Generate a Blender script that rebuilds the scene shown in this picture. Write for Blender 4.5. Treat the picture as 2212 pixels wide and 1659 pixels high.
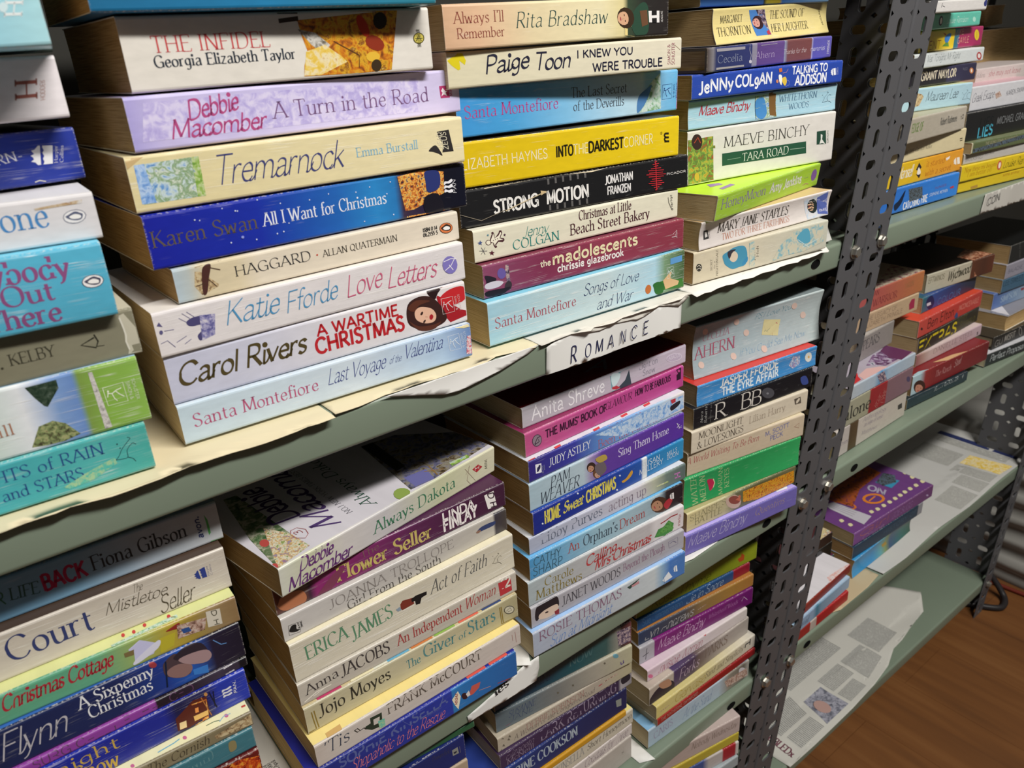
import bpy, bmesh, math, random
from mathutils import Vector, Matrix
from mathutils.geometry import tessellate_polygon
random.seed(7)
for _o in list(bpy.data.objects): bpy.data.objects.remove(_o)
SC = bpy.context.scene
COL = SC.collection

# ------------------------------------------------------------------ camera
Z0 = 1.0                                   # height of the lens above the old measuring plane
CAM_ROT = Matrix([[0.7855273, 0.2872139, -0.5481377], [-0.6160366, 0.2789189, -0.7366839], [-0.0586999, 0.9163582, 0.3960327]])
cam_data = bpy.data.cameras.new('camera')
cam_data.sensor_fit = 'HORIZONTAL'; cam_data.sensor_width = 36.0
cam_data.lens = 1690.0 / 2212.0 * 36.0
cam_data.clip_start = 0.02; cam_data.clip_end = 50
cam_data.dof.use_dof = True; cam_data.dof.focus_distance = 0.62; cam_data.dof.aperture_fstop = 13.0
cam = bpy.data.objects.new('camera', cam_data); COL.objects.link(cam)
cam.matrix_world = Matrix.Translation((0, -0.4158, Z0)) @ CAM_ROT.to_4x4()
SC.camera = cam

# ------------------------------------------------------------------ light
world = bpy.data.worlds.new('room_fill'); SC.world = world; world.use_nodes = True
bg = world.node_tree.nodes['Background']
bg.inputs[0].default_value = (0.93, 0.96, 1.0, 1); bg.inputs[1].default_value = 0.06
def area_light(name, loc, target, sx, sy, power, col):
    l = bpy.data.lights.new(name, 'AREA'); l.shape = 'RECTANGLE'; l.size = sx; l.size_y = sy
    l.energy = power; l.color = col
    o = bpy.data.objects.new(name, l); COL.objects.link(o); o.location = loc
    o.rotation_euler = (Vector(target) - Vector(loc)).to_track_quat('-Z', 'Y').to_euler()
    return o
area_light('ceiling_tube', (0.65, -1.1, 2.25), (0.5, 0.1, 0.7), 1.2, 0.14, 49, (1.0, 0.97, 0.92))
area_light('ceiling_tube_far', (2.0, -1.5, 2.5), (1.0, 0.1, 0.5), 1.2, 0.3, 3, (1.0, 0.97, 0.92))
SC.view_settings.view_transform = 'Standard'; SC.view_settings.look = 'None'
SC.view_settings.gamma = 1.0; SC.view_settings.use_curve_mapping = False
SC.view_settings.exposure = 0.0

# ------------------------------------------------------------------ small helpers
def lin(c):
    c = c / 255.0
    return c / 12.92 if c <= 0.04045 else ((c + 0.055) / 1.055) ** 2.4
def rgb(h):
    h = h.lstrip('#')
    return (lin(int(h[0:2], 16)), lin(int(h[2:4], 16)), lin(int(h[4:6], 16)), 1.0)
MATS = {}
def new_mat(name, rough=0.5, spec=0.4, metal=0.0):
    m = bpy.data.materials.new(name); m.use_nodes = True
    b = m.node_tree.nodes['Principled BSDF']
    b.inputs['Roughness'].default_value = rough; b.inputs['Specular IOR Level'].default_value = spec
    b.inputs['Metallic'].default_value = metal
    return m, m.node_tree, b
def ink(h):
    if h not in MATS:
        m, nt, b = new_mat('ink_' + h.strip('#'), 0.45, 0.3)
        b.inputs['Base Color'].default_value = rgb(h); MATS[h] = m
    return MATS[h]
def node(nt, t, **kw):
    n = nt.nodes.new(t)
    for k, v in kw.items(): setattr(n, k, v)
    return n
def ramp(nt, stops, mode='LINEAR'):
    r = nt.nodes.new('ShaderNodeValToRGB'); e = r.color_ramp.elements
    r.color_ramp.interpolation = mode
    stops = sorted(stops, key=lambda s: s[0])[:30]
    while len(e) < len(stops): e.new(0.5)
    for el, (p, c) in zip(e, stops):
        el.position = p; el.color = rgb(c) if isinstance(c, str) else c
    return r
def mix(nt, fac, a, b, blend='MIX'):
    n = nt.nodes.new('ShaderNodeMix'); n.data_type = 'RGBA'; n.blend_type = blend
    for sock, v in ((n.inputs[0], fac), (n.inputs[6], a), (n.inputs[7], b)):
        if isinstance(v, bpy.types.NodeSocket): nt.links.new(v, sock)
        else: sock.default_value = v
    return n.outputs[2]
def math_(nt, op, a, b=None, c=None):
    n = nt.nodes.new('ShaderNodeMath'); n.operation = op
    for i, v in enumerate((a, b, c)):
        if v is None: continue
        if isinstance(v, bpy.types.NodeSocket): nt.links.new(v, n.inputs[i])
        else: n.inputs[i].default_value = v
    return n.outputs[0]

def cover_mat(name, base, zones, crease, seed, spine=True):
    """printed, laminated card: colour bands along the spine, pale crease lines, rubbed edges"""
    m, nt, b = new_mat(name, 0.36, 0.42)
    L = nt.links
    uvn = node(nt, 'ShaderNodeUVMap'); sep = node(nt, 'ShaderNodeSeparateXYZ'); L.new(uvn.outputs[0], sep.inputs[0])
    u, v = sep.outputs[0], sep.outputs[1]
    if zones:
        r = ramp(nt, zones); L.new(u, r.inputs[0]); col = r.outputs[0]
    else:
        rg = node(nt, 'ShaderNodeRGB'); rg.outputs[0].default_value = rgb(base); col = rg.outputs[0]
    mp = node(nt, 'ShaderNodeMapping'); L.new(uvn.outputs[0], mp.inputs[0]); mp.inputs['Location'].default_value = (seed * 3.7, seed * 1.3, seed)
    mp.inputs['Scale'].default_value = (9, 4, 1)
    gr = node(nt, 'ShaderNodeTexNoise'); gr.inputs['Scale'].default_value = 2.2; gr.inputs['Detail'].default_value = 5; L.new(mp.outputs[0], gr.inputs[0])
    g = math_(nt, 'MULTIPLY_ADD', gr.outputs[0], 0.22, 0.89)
    gc = node(nt, 'ShaderNodeCombineColor'); [L.new(g, gc.inputs[i]) for i in range(3)]
    col = mix(nt, 1.0, col, gc.outputs[0], 'MULTIPLY')
    hgt = None
    if spine and crease > 0:
        mp2 = node(nt, 'ShaderNodeMapping'); L.new(uvn.outputs[0], mp2.inputs[0])
        mp2.inputs['Location'].default_value = (seed, seed * 2.1, 0); mp2.inputs['Scale'].default_value = (1.3, 16.0, 1)
        nz = node(nt, 'ShaderNodeTexNoise'); nz.inputs['Scale'].default_value = 1.0; nz.inputs['Detail'].default_value = 2.5
        nz.inputs['Distortion'].default_value = 0.25; L.new(mp2.outputs[0], nz.inputs[0])
        d = math_(nt, 'ABSOLUTE', math_(nt, 'SUBTRACT', nz.outputs[0], 0.5))
        line = math_(nt, 'SUBTRACT', 1.0, math_(nt, 'MULTIPLY', d, 42.0)); line = math_(nt, 'MAXIMUM', line, 0.0)
        n3 = node(nt, 'ShaderNodeTexNoise'); n3.inputs['Scale'].default_value = 1.4; n3.inputs['Detail'].default_value = 3; L.new(mp.outputs[0], n3.inputs[0])
        msk = math_(nt, 'MULTIPLY', math_(nt, 'SUBTRACT', n3.outputs[0], 0.62 - 0.25 * crease), 6.0)
        msk = math_(nt, 'MINIMUM', math_(nt, 'MAXIMUM', msk, 0.0), 1.0)
        f = math_(nt, 'MULTIPLY', math_(nt, 'MULTIPLY', line, msk), 0.16 + 0.36 * crease)
        col = mix(nt, f, col, (0.83, 0.81, 0.77, 1)); hgt = f
    if spine:
        ed = math_(nt, 'ABSOLUTE', math_(nt, 'SUBTRACT', v, 0.5))
        ex = math_(nt, 'ABSOLUTE', math_(nt, 'SUBTRACT', u, 0.5))
        ew = math_(nt, 'MAXIMUM', math_(nt, 'MULTIPLY', math_(nt, 'SUBTRACT', ed, 0.475), 40.0), math_(nt, 'MULTIPLY', math_(nt, 'SUBTRACT', ex, 0.4955), 220.0))
        wn = node(nt, 'ShaderNodeTexNoise'); wn.inputs['Scale'].default_value = 14; wn.inputs['Detail'].default_value = 4; L.new(mp.outputs[0], wn.inputs[0])
        w = math_(nt, 'MULTIPLY', math_(nt, 'MINIMUM', math_(nt, 'MAXIMUM', ew, 0.0), 1.0), math_(nt, 'MINIMUM', math_(nt, 'MAXIMUM', math_(nt, 'MULTIPLY', math_(nt, 'SUBTRACT', wn.outputs[0], 0.5), 7.0), 0.0), 1.0))
        col = mix(nt, math_(nt, 'MULTIPLY', w, 0.75), col, (0.72, 0.68, 0.6, 1))
    L.new(col, b.inputs['Base Color'])
    if hgt is not None:
        bp = node(nt, 'ShaderNodeBump'); bp.inputs['Strength'].default_value = 0.35; bp.inputs['Distance'].default_value = 0.0006
        L.new(hgt, bp.inputs['Height']); L.new(bp.outputs[0], b.inputs['Normal'])
    return m

def page_mat(name, c1, c2):
    m, nt, b = new_mat(name, 0.9, 0.1); L = nt.links
    tc = node(nt, 'ShaderNodeTexCoord'); mp = node(nt, 'ShaderNodeMapping'); L.new(tc.outputs['Object'], mp.inputs[0]); mp.inputs['Scale'].default_value = (30, 30, 2600)
    n = node(nt, 'ShaderNodeTexNoise'); n.inputs['Scale'].default_value = 1; n.inputs['Detail'].default_value = 2; L.new(mp.outputs[0], n.inputs[0])
    r = ramp(nt, [(0.3, c2), (0.55, c1), (1, c1)]); L.new(n.outputs[0], r.inputs[0])
    n2 = node(nt, 'ShaderNodeTexNoise'); n2.inputs['Scale'].default_value = 22; L.new(tc.outputs['Object'], n2.inputs[0])
    L.new(mix(nt, math_(nt, 'MULTIPLY', n2.outputs[0], 0.4), r.outputs[0], rgb(c2)), b.inputs['Base Color'])
    bp = node(nt, 'ShaderNodeBump'); bp.inputs['Strength'].default_value = 0.5; bp.inputs['Distance'].default_value = 0.0005
    L.new(n.outputs[0], bp.inputs['Height']); L.new(bp.outputs[0], b.inputs['Normal'])
    return m
PAGES = [page_mat('pages_cream', '#d8c49a', '#ab9468'), page_mat('pages_tan', '#c6a878', '#8f7248'), page_mat('pages_pale', '#e0d4b4', '#b8a684')]

PAL = {  # printed picture palettes, dark to light through the noise
 'stain': ['#dcd9db', '#d6cfc6', '#c4ad8c', '#a8845c', '#d8d4d2'], 'tree': ['#1c2a24', '#24382a', '#3a4a3c', '#6a7a70'], 'reeds': ['#2a2a22', '#4a4230', '#7a8a5a', '#a8a878', '#5a3a30'],
 'lace': ['#6a6a6a', '#b8b4b0', '#d8d4d0', '#8a8a88'], 'grass': ['#4ab0b0', '#5ab8a8', '#a8c89a', '#5ab4ac'], 'battle': ['#2a1c12', '#8a4a1c', '#c8761c', '#d8a62c', '#7a3a18', '#e0c060'],
 'smoke': ['#3a3428', '#8a8478', '#d8d4cc', '#5a5040'], 'gold': ['#d8b02c', '#e4c45a', '#e8dcb4', '#c89018'], 'lilac': ['#a89cd4', '#b8aee0', '#d4ccec', '#dcd6ee'], 'pastel': ['#b8d0c4', '#d8d4e8', '#e8d4d8', '#c4bce0'],
 'coast': ['#3a6aa8', '#6a9ad0', '#c8d8d8', '#7a9a6a', '#d4dcd0', '#4a7ab8'], 'blue': ['#4a74b8', '#7aa4dc', '#b8d0ec', '#5a84c4'], 'green': ['#4a7a3a', '#8ab04a', '#c4d0a0', '#5a8ac0'],
 'citynight': ['#141830', '#3a2a30', '#c86a2c', '#f0c05a', '#2a3a6a', '#8a3a24'], 'horse': ['#3a2a24', '#7a6248', '#b8a078', '#d0c09a', '#5a4438'], 'inkblot': ['#3a3868', '#6a68a0', '#b0acc8', '#d8d4d8'],
 'confetti': ['#5a7ac0', '#c83a4a', '#e8e4e8', '#5a6ab0'], 'cliff': ['#4a7ab0', '#7aa86a', '#b8d0c8', '#d0dcd0', '#5a8a70'], 'flower': ['#4a9a4a', '#d86aa0', '#e8a0c0', '#5ab0d8'],
 'crowd': ['#1a1820', '#3a3040', '#7a6a80', '#c8b0a8', '#2a2430'], 'garden': ['#22301c', '#3a5a34', '#6a7a58', '#b8b4a0', '#34442c'], 'flowers': ['#3a4a2c', '#8a9a4a', '#d8d4c8', '#c8a040', '#7a80b0', '#b04a44'],
 'arch': ['#7a3a24', '#a85a34', '#5a7a3a', '#8aa84a', '#c8a43a', '#4a3a2c'], 'sky': ['#a8bcd4', '#c4d0dc', '#d8d4d4', '#b8c8dc'], 'check': ['#3a4a90', '#d0d0e0', '#5a6ab0', '#c8c8dc'],
 'bluewash': ['#5a9cb4', '#8ab4bc', '#c8c8b4', '#d0c8b0', '#7aacb8'], 'people': ['#3a2a28', '#7a5a4c', '#b8988a', '#c8bcb0', '#4a4a68'], 'holly': ['#3a7a4a', '#8ac09a', '#d8e4d8', '#5a9a6a', '#c84040'],
 'fire': ['#3a1a18', '#8a3420', '#e08a3a', '#f4d080', '#5a2430'], 'flame': ['#4a1416', '#7a1c14', '#c84a1c', '#e8a03a', '#5a1614'], 'leafy': ['#4a6a4a', '#a8b86a', '#d0d0b0', '#8a9a80'], 'tree2': ['#2a5a2c', '#4a8a40', '#6aa85a', '#3a6a34'],
 'snowsky': ['#4a7ac0', '#86aede', '#c8d8e8', '#6a98d0'], 'figure': ['#3f8ac8', '#d8d4d4', '#4a90cc', '#c87a7a', '#e4e4e4'], 'wagon': ['#22221c', '#5a4a34', '#8a8474', '#6a6a8a', '#3a3a2c', '#a49c84'],
 'ink': ['#12161c', '#3a3a34', '#5a6a7a', '#1c1c20'], 'lacebrown': ['#2c1810', '#5a2c1c', '#a86a4c', '#d8b090', '#3a2018'], 'figures': ['#3a3038', '#8a3a5a', '#c4b49c', '#d8ccb4', '#4a5a5c'],
 'scene': ['#241c24', '#4a2a48', '#7a5a80', '#b8b4c0', '#34485a'], 'girl': ['#2a1818', '#5a2a20', '#a8561f', '#7a3a44', '#3a2838'], 'greyphoto': ['#3a3c44', '#6a6c78', '#a8a8b4', '#52545c'], 'redfade': ['#c84a3a', '#d8a8a0', '#dcd4d4', '#c05a4c'],
 'news': ['#8a8a86', '#a4a4a0', '#b8b8b2', '#9a9a94'],
}
def pic_mat(pal, sc):
    key = (pal, sc)
    if key not in MATS:
        m, nt, b = new_mat('print_' + pal, 0.42, 0.35); L = nt.links
        tc = node(nt, 'ShaderNodeTexCoord')
        n = node(nt, 'ShaderNodeTexNoise'); n.inputs['Scale'].default_value = sc * 6.0; n.inputs['Detail'].default_value = 5; n.inputs['Roughness'].default_value = 0.62; n.inputs['Distortion'].default_value = 0.6
        L.new(tc.outputs['Object'], n.inputs[0])
        cs = PAL[pal]; k = len(cs)
        r = ramp(nt, [(0.28 + 0.44 * i / (k - 1), c) for i, c in enumerate(cs)]); L.new(n.outputs[0], r.inputs[0])
        L.new(r.outputs[0], b.inputs['Base Color']); MATS[key] = m
    return MATS[key]

def link(o, parent=None):
    COL.objects.link(o)
    if parent is not None: o.parent = parent
    return o
def mesh_obj(name, verts, faces, mats, parent=None, midx=None, smooth=False, uvs=None):
    me = bpy.data.meshes.new(name); me.from_pydata(verts, [], faces)
    for m in mats if isinstance(mats, (list, tuple)) else [mats]: me.materials.append(m)
    if midx: me.polygons.foreach_set('material_index', midx)
    if smooth: me.polygons.foreach_set('use_smooth', [True] * len(me.polygons))
    if uvs:
        ul = me.uv_layers.new(name='UVMap')
        for lp in me.loops: ul.data[lp.index].uv = uvs[lp.vertex_index]
    me.update()
    return link(bpy.data.objects.new(name, me), parent)
def bm_obj(name, bm, mats, parent=None, smooth=False):
    me = bpy.data.meshes.new(name); bm.to_mesh(me); bm.free()
    for m in mats if isinstance(mats, (list, tuple)) else [mats]: me.materials.append(m)
    if smooth: me.polygons.foreach_set('use_smooth', [True] * len(me.polygons))
    return link(bpy.data.objects.new(name, me), parent)
def tag(o, label, cat=None, group=None, kind=None):
    if label: o['label'] = label
    if cat: o['category'] = cat
    if group: o['group'] = group
    if kind: o['kind'] = kind
    return o
def empty(name, loc=(0, 0, 0)):
    o = bpy.data.objects.new(name, None); o.empty_display_size = 0.02; o.location = loc
    return link(o)
def box_bm(bm, a, b, bev=0.0):
    (x0, y0, z0), (x1, y1, z1) = a, b
    vs = [bm.verts.new(p) for p in ((x0,y0,z0),(x1,y0,z0),(x1,y1,z0),(x0,y1,z0),(x0,y0,z1),(x1,y0,z1),(x1,y1,z1),(x0,y1,z1))]
    fs = [bm.faces.new([vs[i] for i in f]) for f in ((0,3,2,1),(4,5,6,7),(0,1,5,4),(1,2,6,5),(2,3,7,6),(3,0,4,7))]
    if bev:
        es = list({e for f in fs for e in f.edges}); bmesh.ops.bevel(bm, geom=es, offset=bev, segments=2, affect='EDGES')

# ------------------------------------------------------------------ lettering: pen strokes on a skeleton alphabet
BOWL = '~.09,.44 .16,.57 .29,.62 .42,.55 .48,.4 .47,.2 .39,.04 .26,-.01 .14,.05 .09,.17'
CEE = '~.69,.8 .57,.96 .4,1 .2,.91 .07,.68 .06,.5 .08,.3 .2,.09 .4,0 .57,.04 .7,.19'
ROUND = '~.4,1 .2,.92 .08,.72 .06,.5 .08,.28 .2,.08 .4,0 .6,.08 .72,.28 .74,.5 .72,.72 .6,.92 .4,1'
GL = {
'A': (.74, '.02,0 .37,1;.37,1 .72,0;.14,.34 .6,.34'), 'B': (.63, '.1,0 .1,1;~.1,1 .34,1 .5,.9 .5,.64 .34,.53 .1,.53;~.1,.53 .38,.53 .57,.42 .57,.12 .38,0 .1,0'),
'C': (.74, CEE), 'D': (.78, '.1,0 .1,1;~.1,1 .36,1 .58,.9 .7,.68 .71,.5 .7,.32 .58,.1 .36,0 .1,0'), 'E': (.6, '.1,0 .1,1;.1,1 .54,1;.1,.53 .48,.53;.1,0 .57,0'),
'F': (.56, '.1,0 .1,1;.1,1 .54,1;.1,.52 .47,.52'), 'G': (.78, CEE + ';.7,.02 .7,.46;.48,.45 .72,.45'), 'H': (.76, '.1,0 .1,1;.66,0 .66,1;.1,.52 .66,.52'), 'I': (.28, '.14,0 .14,1'),
'J': (.4, '~.28,1 .28,.55 .28,.2 .2,0 .06,-.06 -.02,.02'), 'K': (.68, '.1,0 .1,1;.6,1 .11,.44;.25,.6 .66,0'), 'L': (.55, '.1,0 .1,1;.1,0 .53,0'), 'M': (.9, '.08,0 .13,1;.13,1 .45,.08;.45,.08 .77,1;.77,1 .82,0'),
'N': (.78, '.1,0 .1,1;.1,1 .68,0;.68,0 .68,1'), 'O': (.8, ROUND), 'P': (.58, '.1,0 .1,1;~.1,1 .34,1 .5,.92 .54,.74 .5,.56 .34,.47 .1,.47'), 'Q': (.82, ROUND + ';.42,.22 .78,-.14'),
'R': (.66, '.1,0 .1,1;~.1,1 .34,1 .5,.92 .54,.74 .5,.57 .34,.48 .1,.48;.3,.48 .64,0'), 'S': (.56, '~.49,.83 .4,.96 .27,1 .13,.94 .07,.79 .13,.63 .28,.53 .44,.43 .5,.26 .45,.09 .3,0 .15,.03 .05,.18'),
'T': (.64, '.32,0 .32,1;.02,1 .62,1'), 'U': (.74, '~.1,1 .1,.7 .1,.36 .18,.09 .37,0 .56,.09 .64,.36 .64,.7 .64,1'), 'V': (.7, '.02,1 .35,0;.35,0 .68,1'), 'W': (1.02, '.02,1 .27,0;.27,0 .51,.92;.51,.92 .75,0;.75,0 1,1'),
'X': (.68, '.04,1 .64,0;.62,1 .04,0'), 'Y': (.66, '.02,1 .33,.46;.64,1 .33,.46;.33,.46 .33,0'), 'Z': (.62, '.07,1 .57,1;.57,1 .05,0;.05,0 .59,0'),
'a': (.53, '~.09,.5 .17,.6 .28,.62 .39,.56 .42,.42 .42,.14 .46,.02 .52,.03;~.42,.36 .22,.32 .08,.2 .1,.05 .22,-.01 .35,.06 .42,.17'), 'b': (.54, '.09,0 .09,1;' + BOWL),
'c': (.46, '~.43,.5 .36,.6 .26,.62 .12,.54 .06,.36 .07,.2 .16,.04 .28,0 .38,.04 .45,.15'), 'd': (.56, '.46,0 .46,1;~.46,.46 .38,.59 .27,.62 .13,.54 .06,.36 .08,.16 .18,.01 .28,0 .4,.07 .46,.18'),
'e': (.48, '.07,.34 .43,.34;~.43,.34 .41,.5 .34,.6 .26,.62 .13,.54 .06,.36 .07,.2 .16,.04 .28,0 .38,.04 .45,.15'), 'f': (.33, '~.38,.93 .31,1 .22,.98 .16,.86 .15,.6 .15,.3 .15,0;.03,.61 .32,.61'),
'g': (.52, '~.43,.48 .36,.59 .26,.62 .13,.54 .07,.38 .1,.18 .24,.08 .36,.14 .43,.28;~.43,.62 .43,.3 .43,-.02 .38,-.22 .24,-.29 .1,-.22'), 'h': (.56, '.09,0 .09,1;~.09,.4 .17,.55 .3,.62 .42,.56 .46,.42 .46,.2 .46,0'),
'i': (.22, '.11,0 .11,.62;@.11,.86'), 'j': (.22, '~.12,.62 .12,.3 .12,-.06 .06,-.24 -.05,-.27;@.12,.86'), 'k': (.52, '.09,0 .09,1;.43,.62 .1,.27;.2,.37 .49,0'), 'l': (.2, '.1,0 .1,1'),
'm': (.87, '.09,0 .09,.62;~.09,.4 .16,.55 .28,.62 .39,.56 .43,.42 .43,.2 .43,0;~.43,.4 .5,.55 .62,.62 .73,.56 .77,.42 .77,.2 .77,0'), 'n': (.56, '.09,0 .09,.62;~.09,.4 .17,.55 .3,.62 .42,.56 .46,.42 .46,.2 .46,0'),
'o': (.54, '~.27,.62 .13,.55 .06,.4 .06,.22 .13,.06 .27,0 .41,.06 .48,.22 .48,.4 .41,.55 .27,.62'), 'p': (.55, '.09,-.28 .09,.62;' + BOWL), 'q': (.55, '.46,-.28 .46,.62;~.46,.46 .38,.59 .27,.62 .13,.54 .06,.36 .08,.16 .18,.01 .28,0 .4,.07 .46,.18'),
'r': (.38, '.09,0 .09,.62;~.09,.38 .15,.54 .25,.62 .36,.59'), 's': (.42, '~.36,.52 .29,.6 .2,.62 .1,.57 .07,.46 .13,.37 .25,.31 .35,.23 .36,.1 .28,.01 .18,0 .06,.08'), 't': (.35, '~.15,.82 .15,.5 .15,.16 .2,.02 .28,0 .35,.05;.02,.61 .33,.61'),
'u': (.56, '~.09,.62 .09,.3 .11,.1 .18,.01 .28,0 .4,.08 .46,.22;.46,.62 .46,0'), 'v': (.5, '.03,.62 .25,0;.25,0 .47,.62'), 'w': (.74, '.03,.62 .2,0;.2,0 .37,.56;.37,.56 .54,0;.54,0 .71,.62'), 'x': (.5, '.04,.62 .46,0;.44,.62 .04,0'),
'y': (.5, '.03,.62 .26,.02;~.47,.62 .28,.05 .18,-.2 .06,-.27'), 'z': (.47, '.05,.62 .42,.62;.42,.62 .04,0;.04,0 .44,0'),
'0': (.6, '~.3,1 .12,.85 .06,.5 .12,.15 .3,0 .48,.15 .54,.5 .48,.85 .3,1'), '1': (.4, '.22,0 .22,1;.08,.84 .22,1'), '2': (.56, '~.07,.78 .14,.95 .28,1 .44,.92 .48,.74 .4,.52 .2,.25 .05,0;.05,0 .52,0'), '3': (.54, '~.07,.88 .2,1 .38,.97 .45,.8 .38,.6 .22,.54;~.22,.54 .42,.48 .49,.28 .42,.06 .22,0 .06,.1'),
'4': (.58, '.42,0 .42,1;.42,1 .04,.28;.04,.28 .55,.28'), '5': (.54, '.46,1 .14,1;.14,1 .1,.56;~.1,.56 .28,.62 .44,.52 .49,.32 .42,.08 .22,0 .05,.08'), '6': (.56, '~.46,.92 .32,1 .15,.85 .07,.5 .1,.15 .28,0 .46,.12 .5,.34 .42,.54 .26,.58 .1,.42'), '7': (.52, '.05,1 .49,1;.49,1 .18,0'),
'8': (.56, '~.28,1 .14,.92 .12,.72 .28,.54 .46,.36 .46,.1 .28,0 .1,.1 .1,.36 .28,.54 .44,.72 .42,.92 .28,1'), '9': (.56, '~.46,.58 .3,.42 .12,.48 .06,.68 .14,.92 .3,1 .44,.9 .48,.55 .4,.15 .2,0'),
"'": (.16, '.1,1 .06,.78'), '.': (.2, '@.1,.05'), ',': (.2, '.12,.06 .06,-.14'), '-': (.4, '.06,.36 .34,.36'), '&': (.76, '~.7,.5 .6,.2 .42,.02 .2,.0 .07,.16 .12,.36 .32,.52 .44,.7 .42,.9 .3,1 .18,.9 .18,.74 .34,.44 .7,0'), ' ': (.3, ''), '!': (.2, '.1,.3 .1,1;@.1,.05'),
}
def _parse(s):
    out = []
    for p in s.split(';'):
        if not p: continue
        if p[0] == '@': out.append(('@', [tuple(map(float, p[1:].split(',')))])); continue
        k = '-'
        if p[0] == '~': k = '~'; p = p[1:]
        out.append((k, [tuple(map(float, q.split(','))) for q in p.split()]))
    return out
GLYPH = {k: (w, _parse(s)) for k, (w, s) in GL.items()}
def catmull(pts, n, closed=False):
    k = len(pts); out = []
    rng = range(k if closed else k - 1)
    for i in rng:
        if closed: p0, p1, p2, p3 = pts[(i - 1) % k], pts[i], pts[(i + 1) % k], pts[(i + 2) % k]
        else: p0, p1, p2, p3 = pts[max(i - 1, 0)], pts[i], pts[i + 1], pts[min(i + 2, k - 1)]
        for j in range(n):
            t = j / n
            out.append(tuple(0.5 * (2 * b + (c - a) * t + (2 * a - 5 * b + 4 * c - d) * t * t + (3 * b - a - 3 * c + d) * t ** 3) for a, b, c, d in zip(p0, p1, p2, p3)))
    if not closed: out.append(pts[-1])
    return out
#        thin  thick pen  serif slant
STYLE = {'r': (.045, .115, 20, .11, 0), 'R': (.07, .17, 15, .1, 0), 'i': (.04, .1, 25, .05, .2), 's': (.1, .1, None, 0, 0), 'S': (.2, .2, None, 0, 0), 'h': (.04, .085, 40, 0, .3), 'H': (.09, .185, 40, 0, .24)}
def ribbon(pts, wfun, V, F, cap=0.0):
    n = len(pts)
    if n < 2: return
    base = len(V)
    for i, p in enumerate(pts):
        a = pts[max(i - 1, 0)]; b = pts[min(i + 1, n - 1)]
        dx, dy = b[0] - a[0], b[1] - a[1]; l = math.hypot(dx, dy) or 1e-9; dx /= l; dy /= l
        w = wfun(dx, dy) / 2; q = p
        if cap and i == 0: q = (p[0] - dx * w * cap, p[1] - dy * w * cap)
        if cap and i == n - 1: q = (p[0] + dx * w * cap, p[1] + dy * w * cap)
        V.append((q[0] - dy * w, q[1] + dx * w)); V.append((q[0] + dy * w, q[1] - dx * w))
        if i: F.append((base + 2 * i - 2, base + 2 * i - 1, base + 2 * i + 1, base + 2 * i))
def text2d(txt, style, width, h):
    """outline of a line of text, baseline on y=0 from x=0 to x=width, capitals h high (any unit)"""
    thin, thick, pen, serif, slant = STYLE[style]
    track = .0 if style in 'hH' else .07
    adv = sum(GLYPH.get(c, GLYPH['x'])[0] + track for c in txt) - track
    if adv <= 0: adv = 1
    sx = width / adv
    k = min(1.0, max(.72, sx / h * 1.15)) if sx < h else 1.0
    thin, thick = thin * h * k, thick * h * k
    def wf(dx, dy):
        if pen is None: return thin
        a = math.atan2(dy, dx) - math.radians(pen)
        return max(thin, thick * abs(math.sin(a)))
    V, F = [], []; x = 0.0
    n = 3 if h > .005 else 2
    for ci, c in enumerate(txt):
        w, strokes = GLYPH.get(c, GLYPH['x'])
        if style in 'hH' and c in 'acdehiklmntu' and ci + 1 < len(txt) and txt[ci + 1].islower():
            strokes = strokes + [('~', [(w - .14, .03), (w - .04, .0), (w + .06, .12), (w + .13, .34)])]
        for kind, pts in strokes:
            q = [((x + a) * sx + slant * b * h, b * h) for a, b in pts]
            if kind == '@':
                r = thick * .72; b0 = len(V)
                for i in range(8): V.append((q[0][0] + r * math.cos(i * math.pi / 4), q[0][1] + r * math.sin(i * math.pi / 4)))
                F.append(tuple(range(b0, b0 + 8))); continue
            if kind == '~': q2 = catmull(q, n)
            else: q2 = q
            ribbon(q2, wf, V, F, 0.0 if kind == '~' else (.35 if pen is None or style in 'hH' else 0))
            if serif:
                for e, nb in ((0, 1), (-1, -2)):
                    y = pts[e][1]; dx, dy = pts[nb][0] - pts[e][0], pts[nb][1] - pts[e][1]
                    if min(abs(y), abs(y - 1), abs(y - .62), abs(y + .28)) < .001 and abs(dy) > 1.2 * abs(dx):
                        hw = serif * min(sx, h) + thick * .3
                        l, r = (hw, hw) if abs(y - .62) > .01 and not (abs(y - 1) < .01 and c.islower()) else (hw, thick * .2)
                        sgn = 1 if dy > 0 else -1
                        ribbon([(q[e][0] - l, q[e][1] + sgn * thin * .5), (q[e][0] + r, q[e][1] + sgn * thin * .5)], lambda a, b: thin, V, F)
            if serif and kind == '-' and abs(pts[0][1] - pts[-1][1]) < .01 and pts[-1][1] in (0, 1) and c in 'EFLTZ':
                sg = 1 if pts[-1][1] == 0 else -1
                ends = [q[-1]] + ([q[0]] if c == 'T' else [])
                for e in ends: ribbon([(e[0], e[1]), (e[0] + .03 * h, e[1] + sg * .17 * h)], lambda a, b: thin * 1.2, V, F)
        x += w + track
    return V, F

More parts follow.
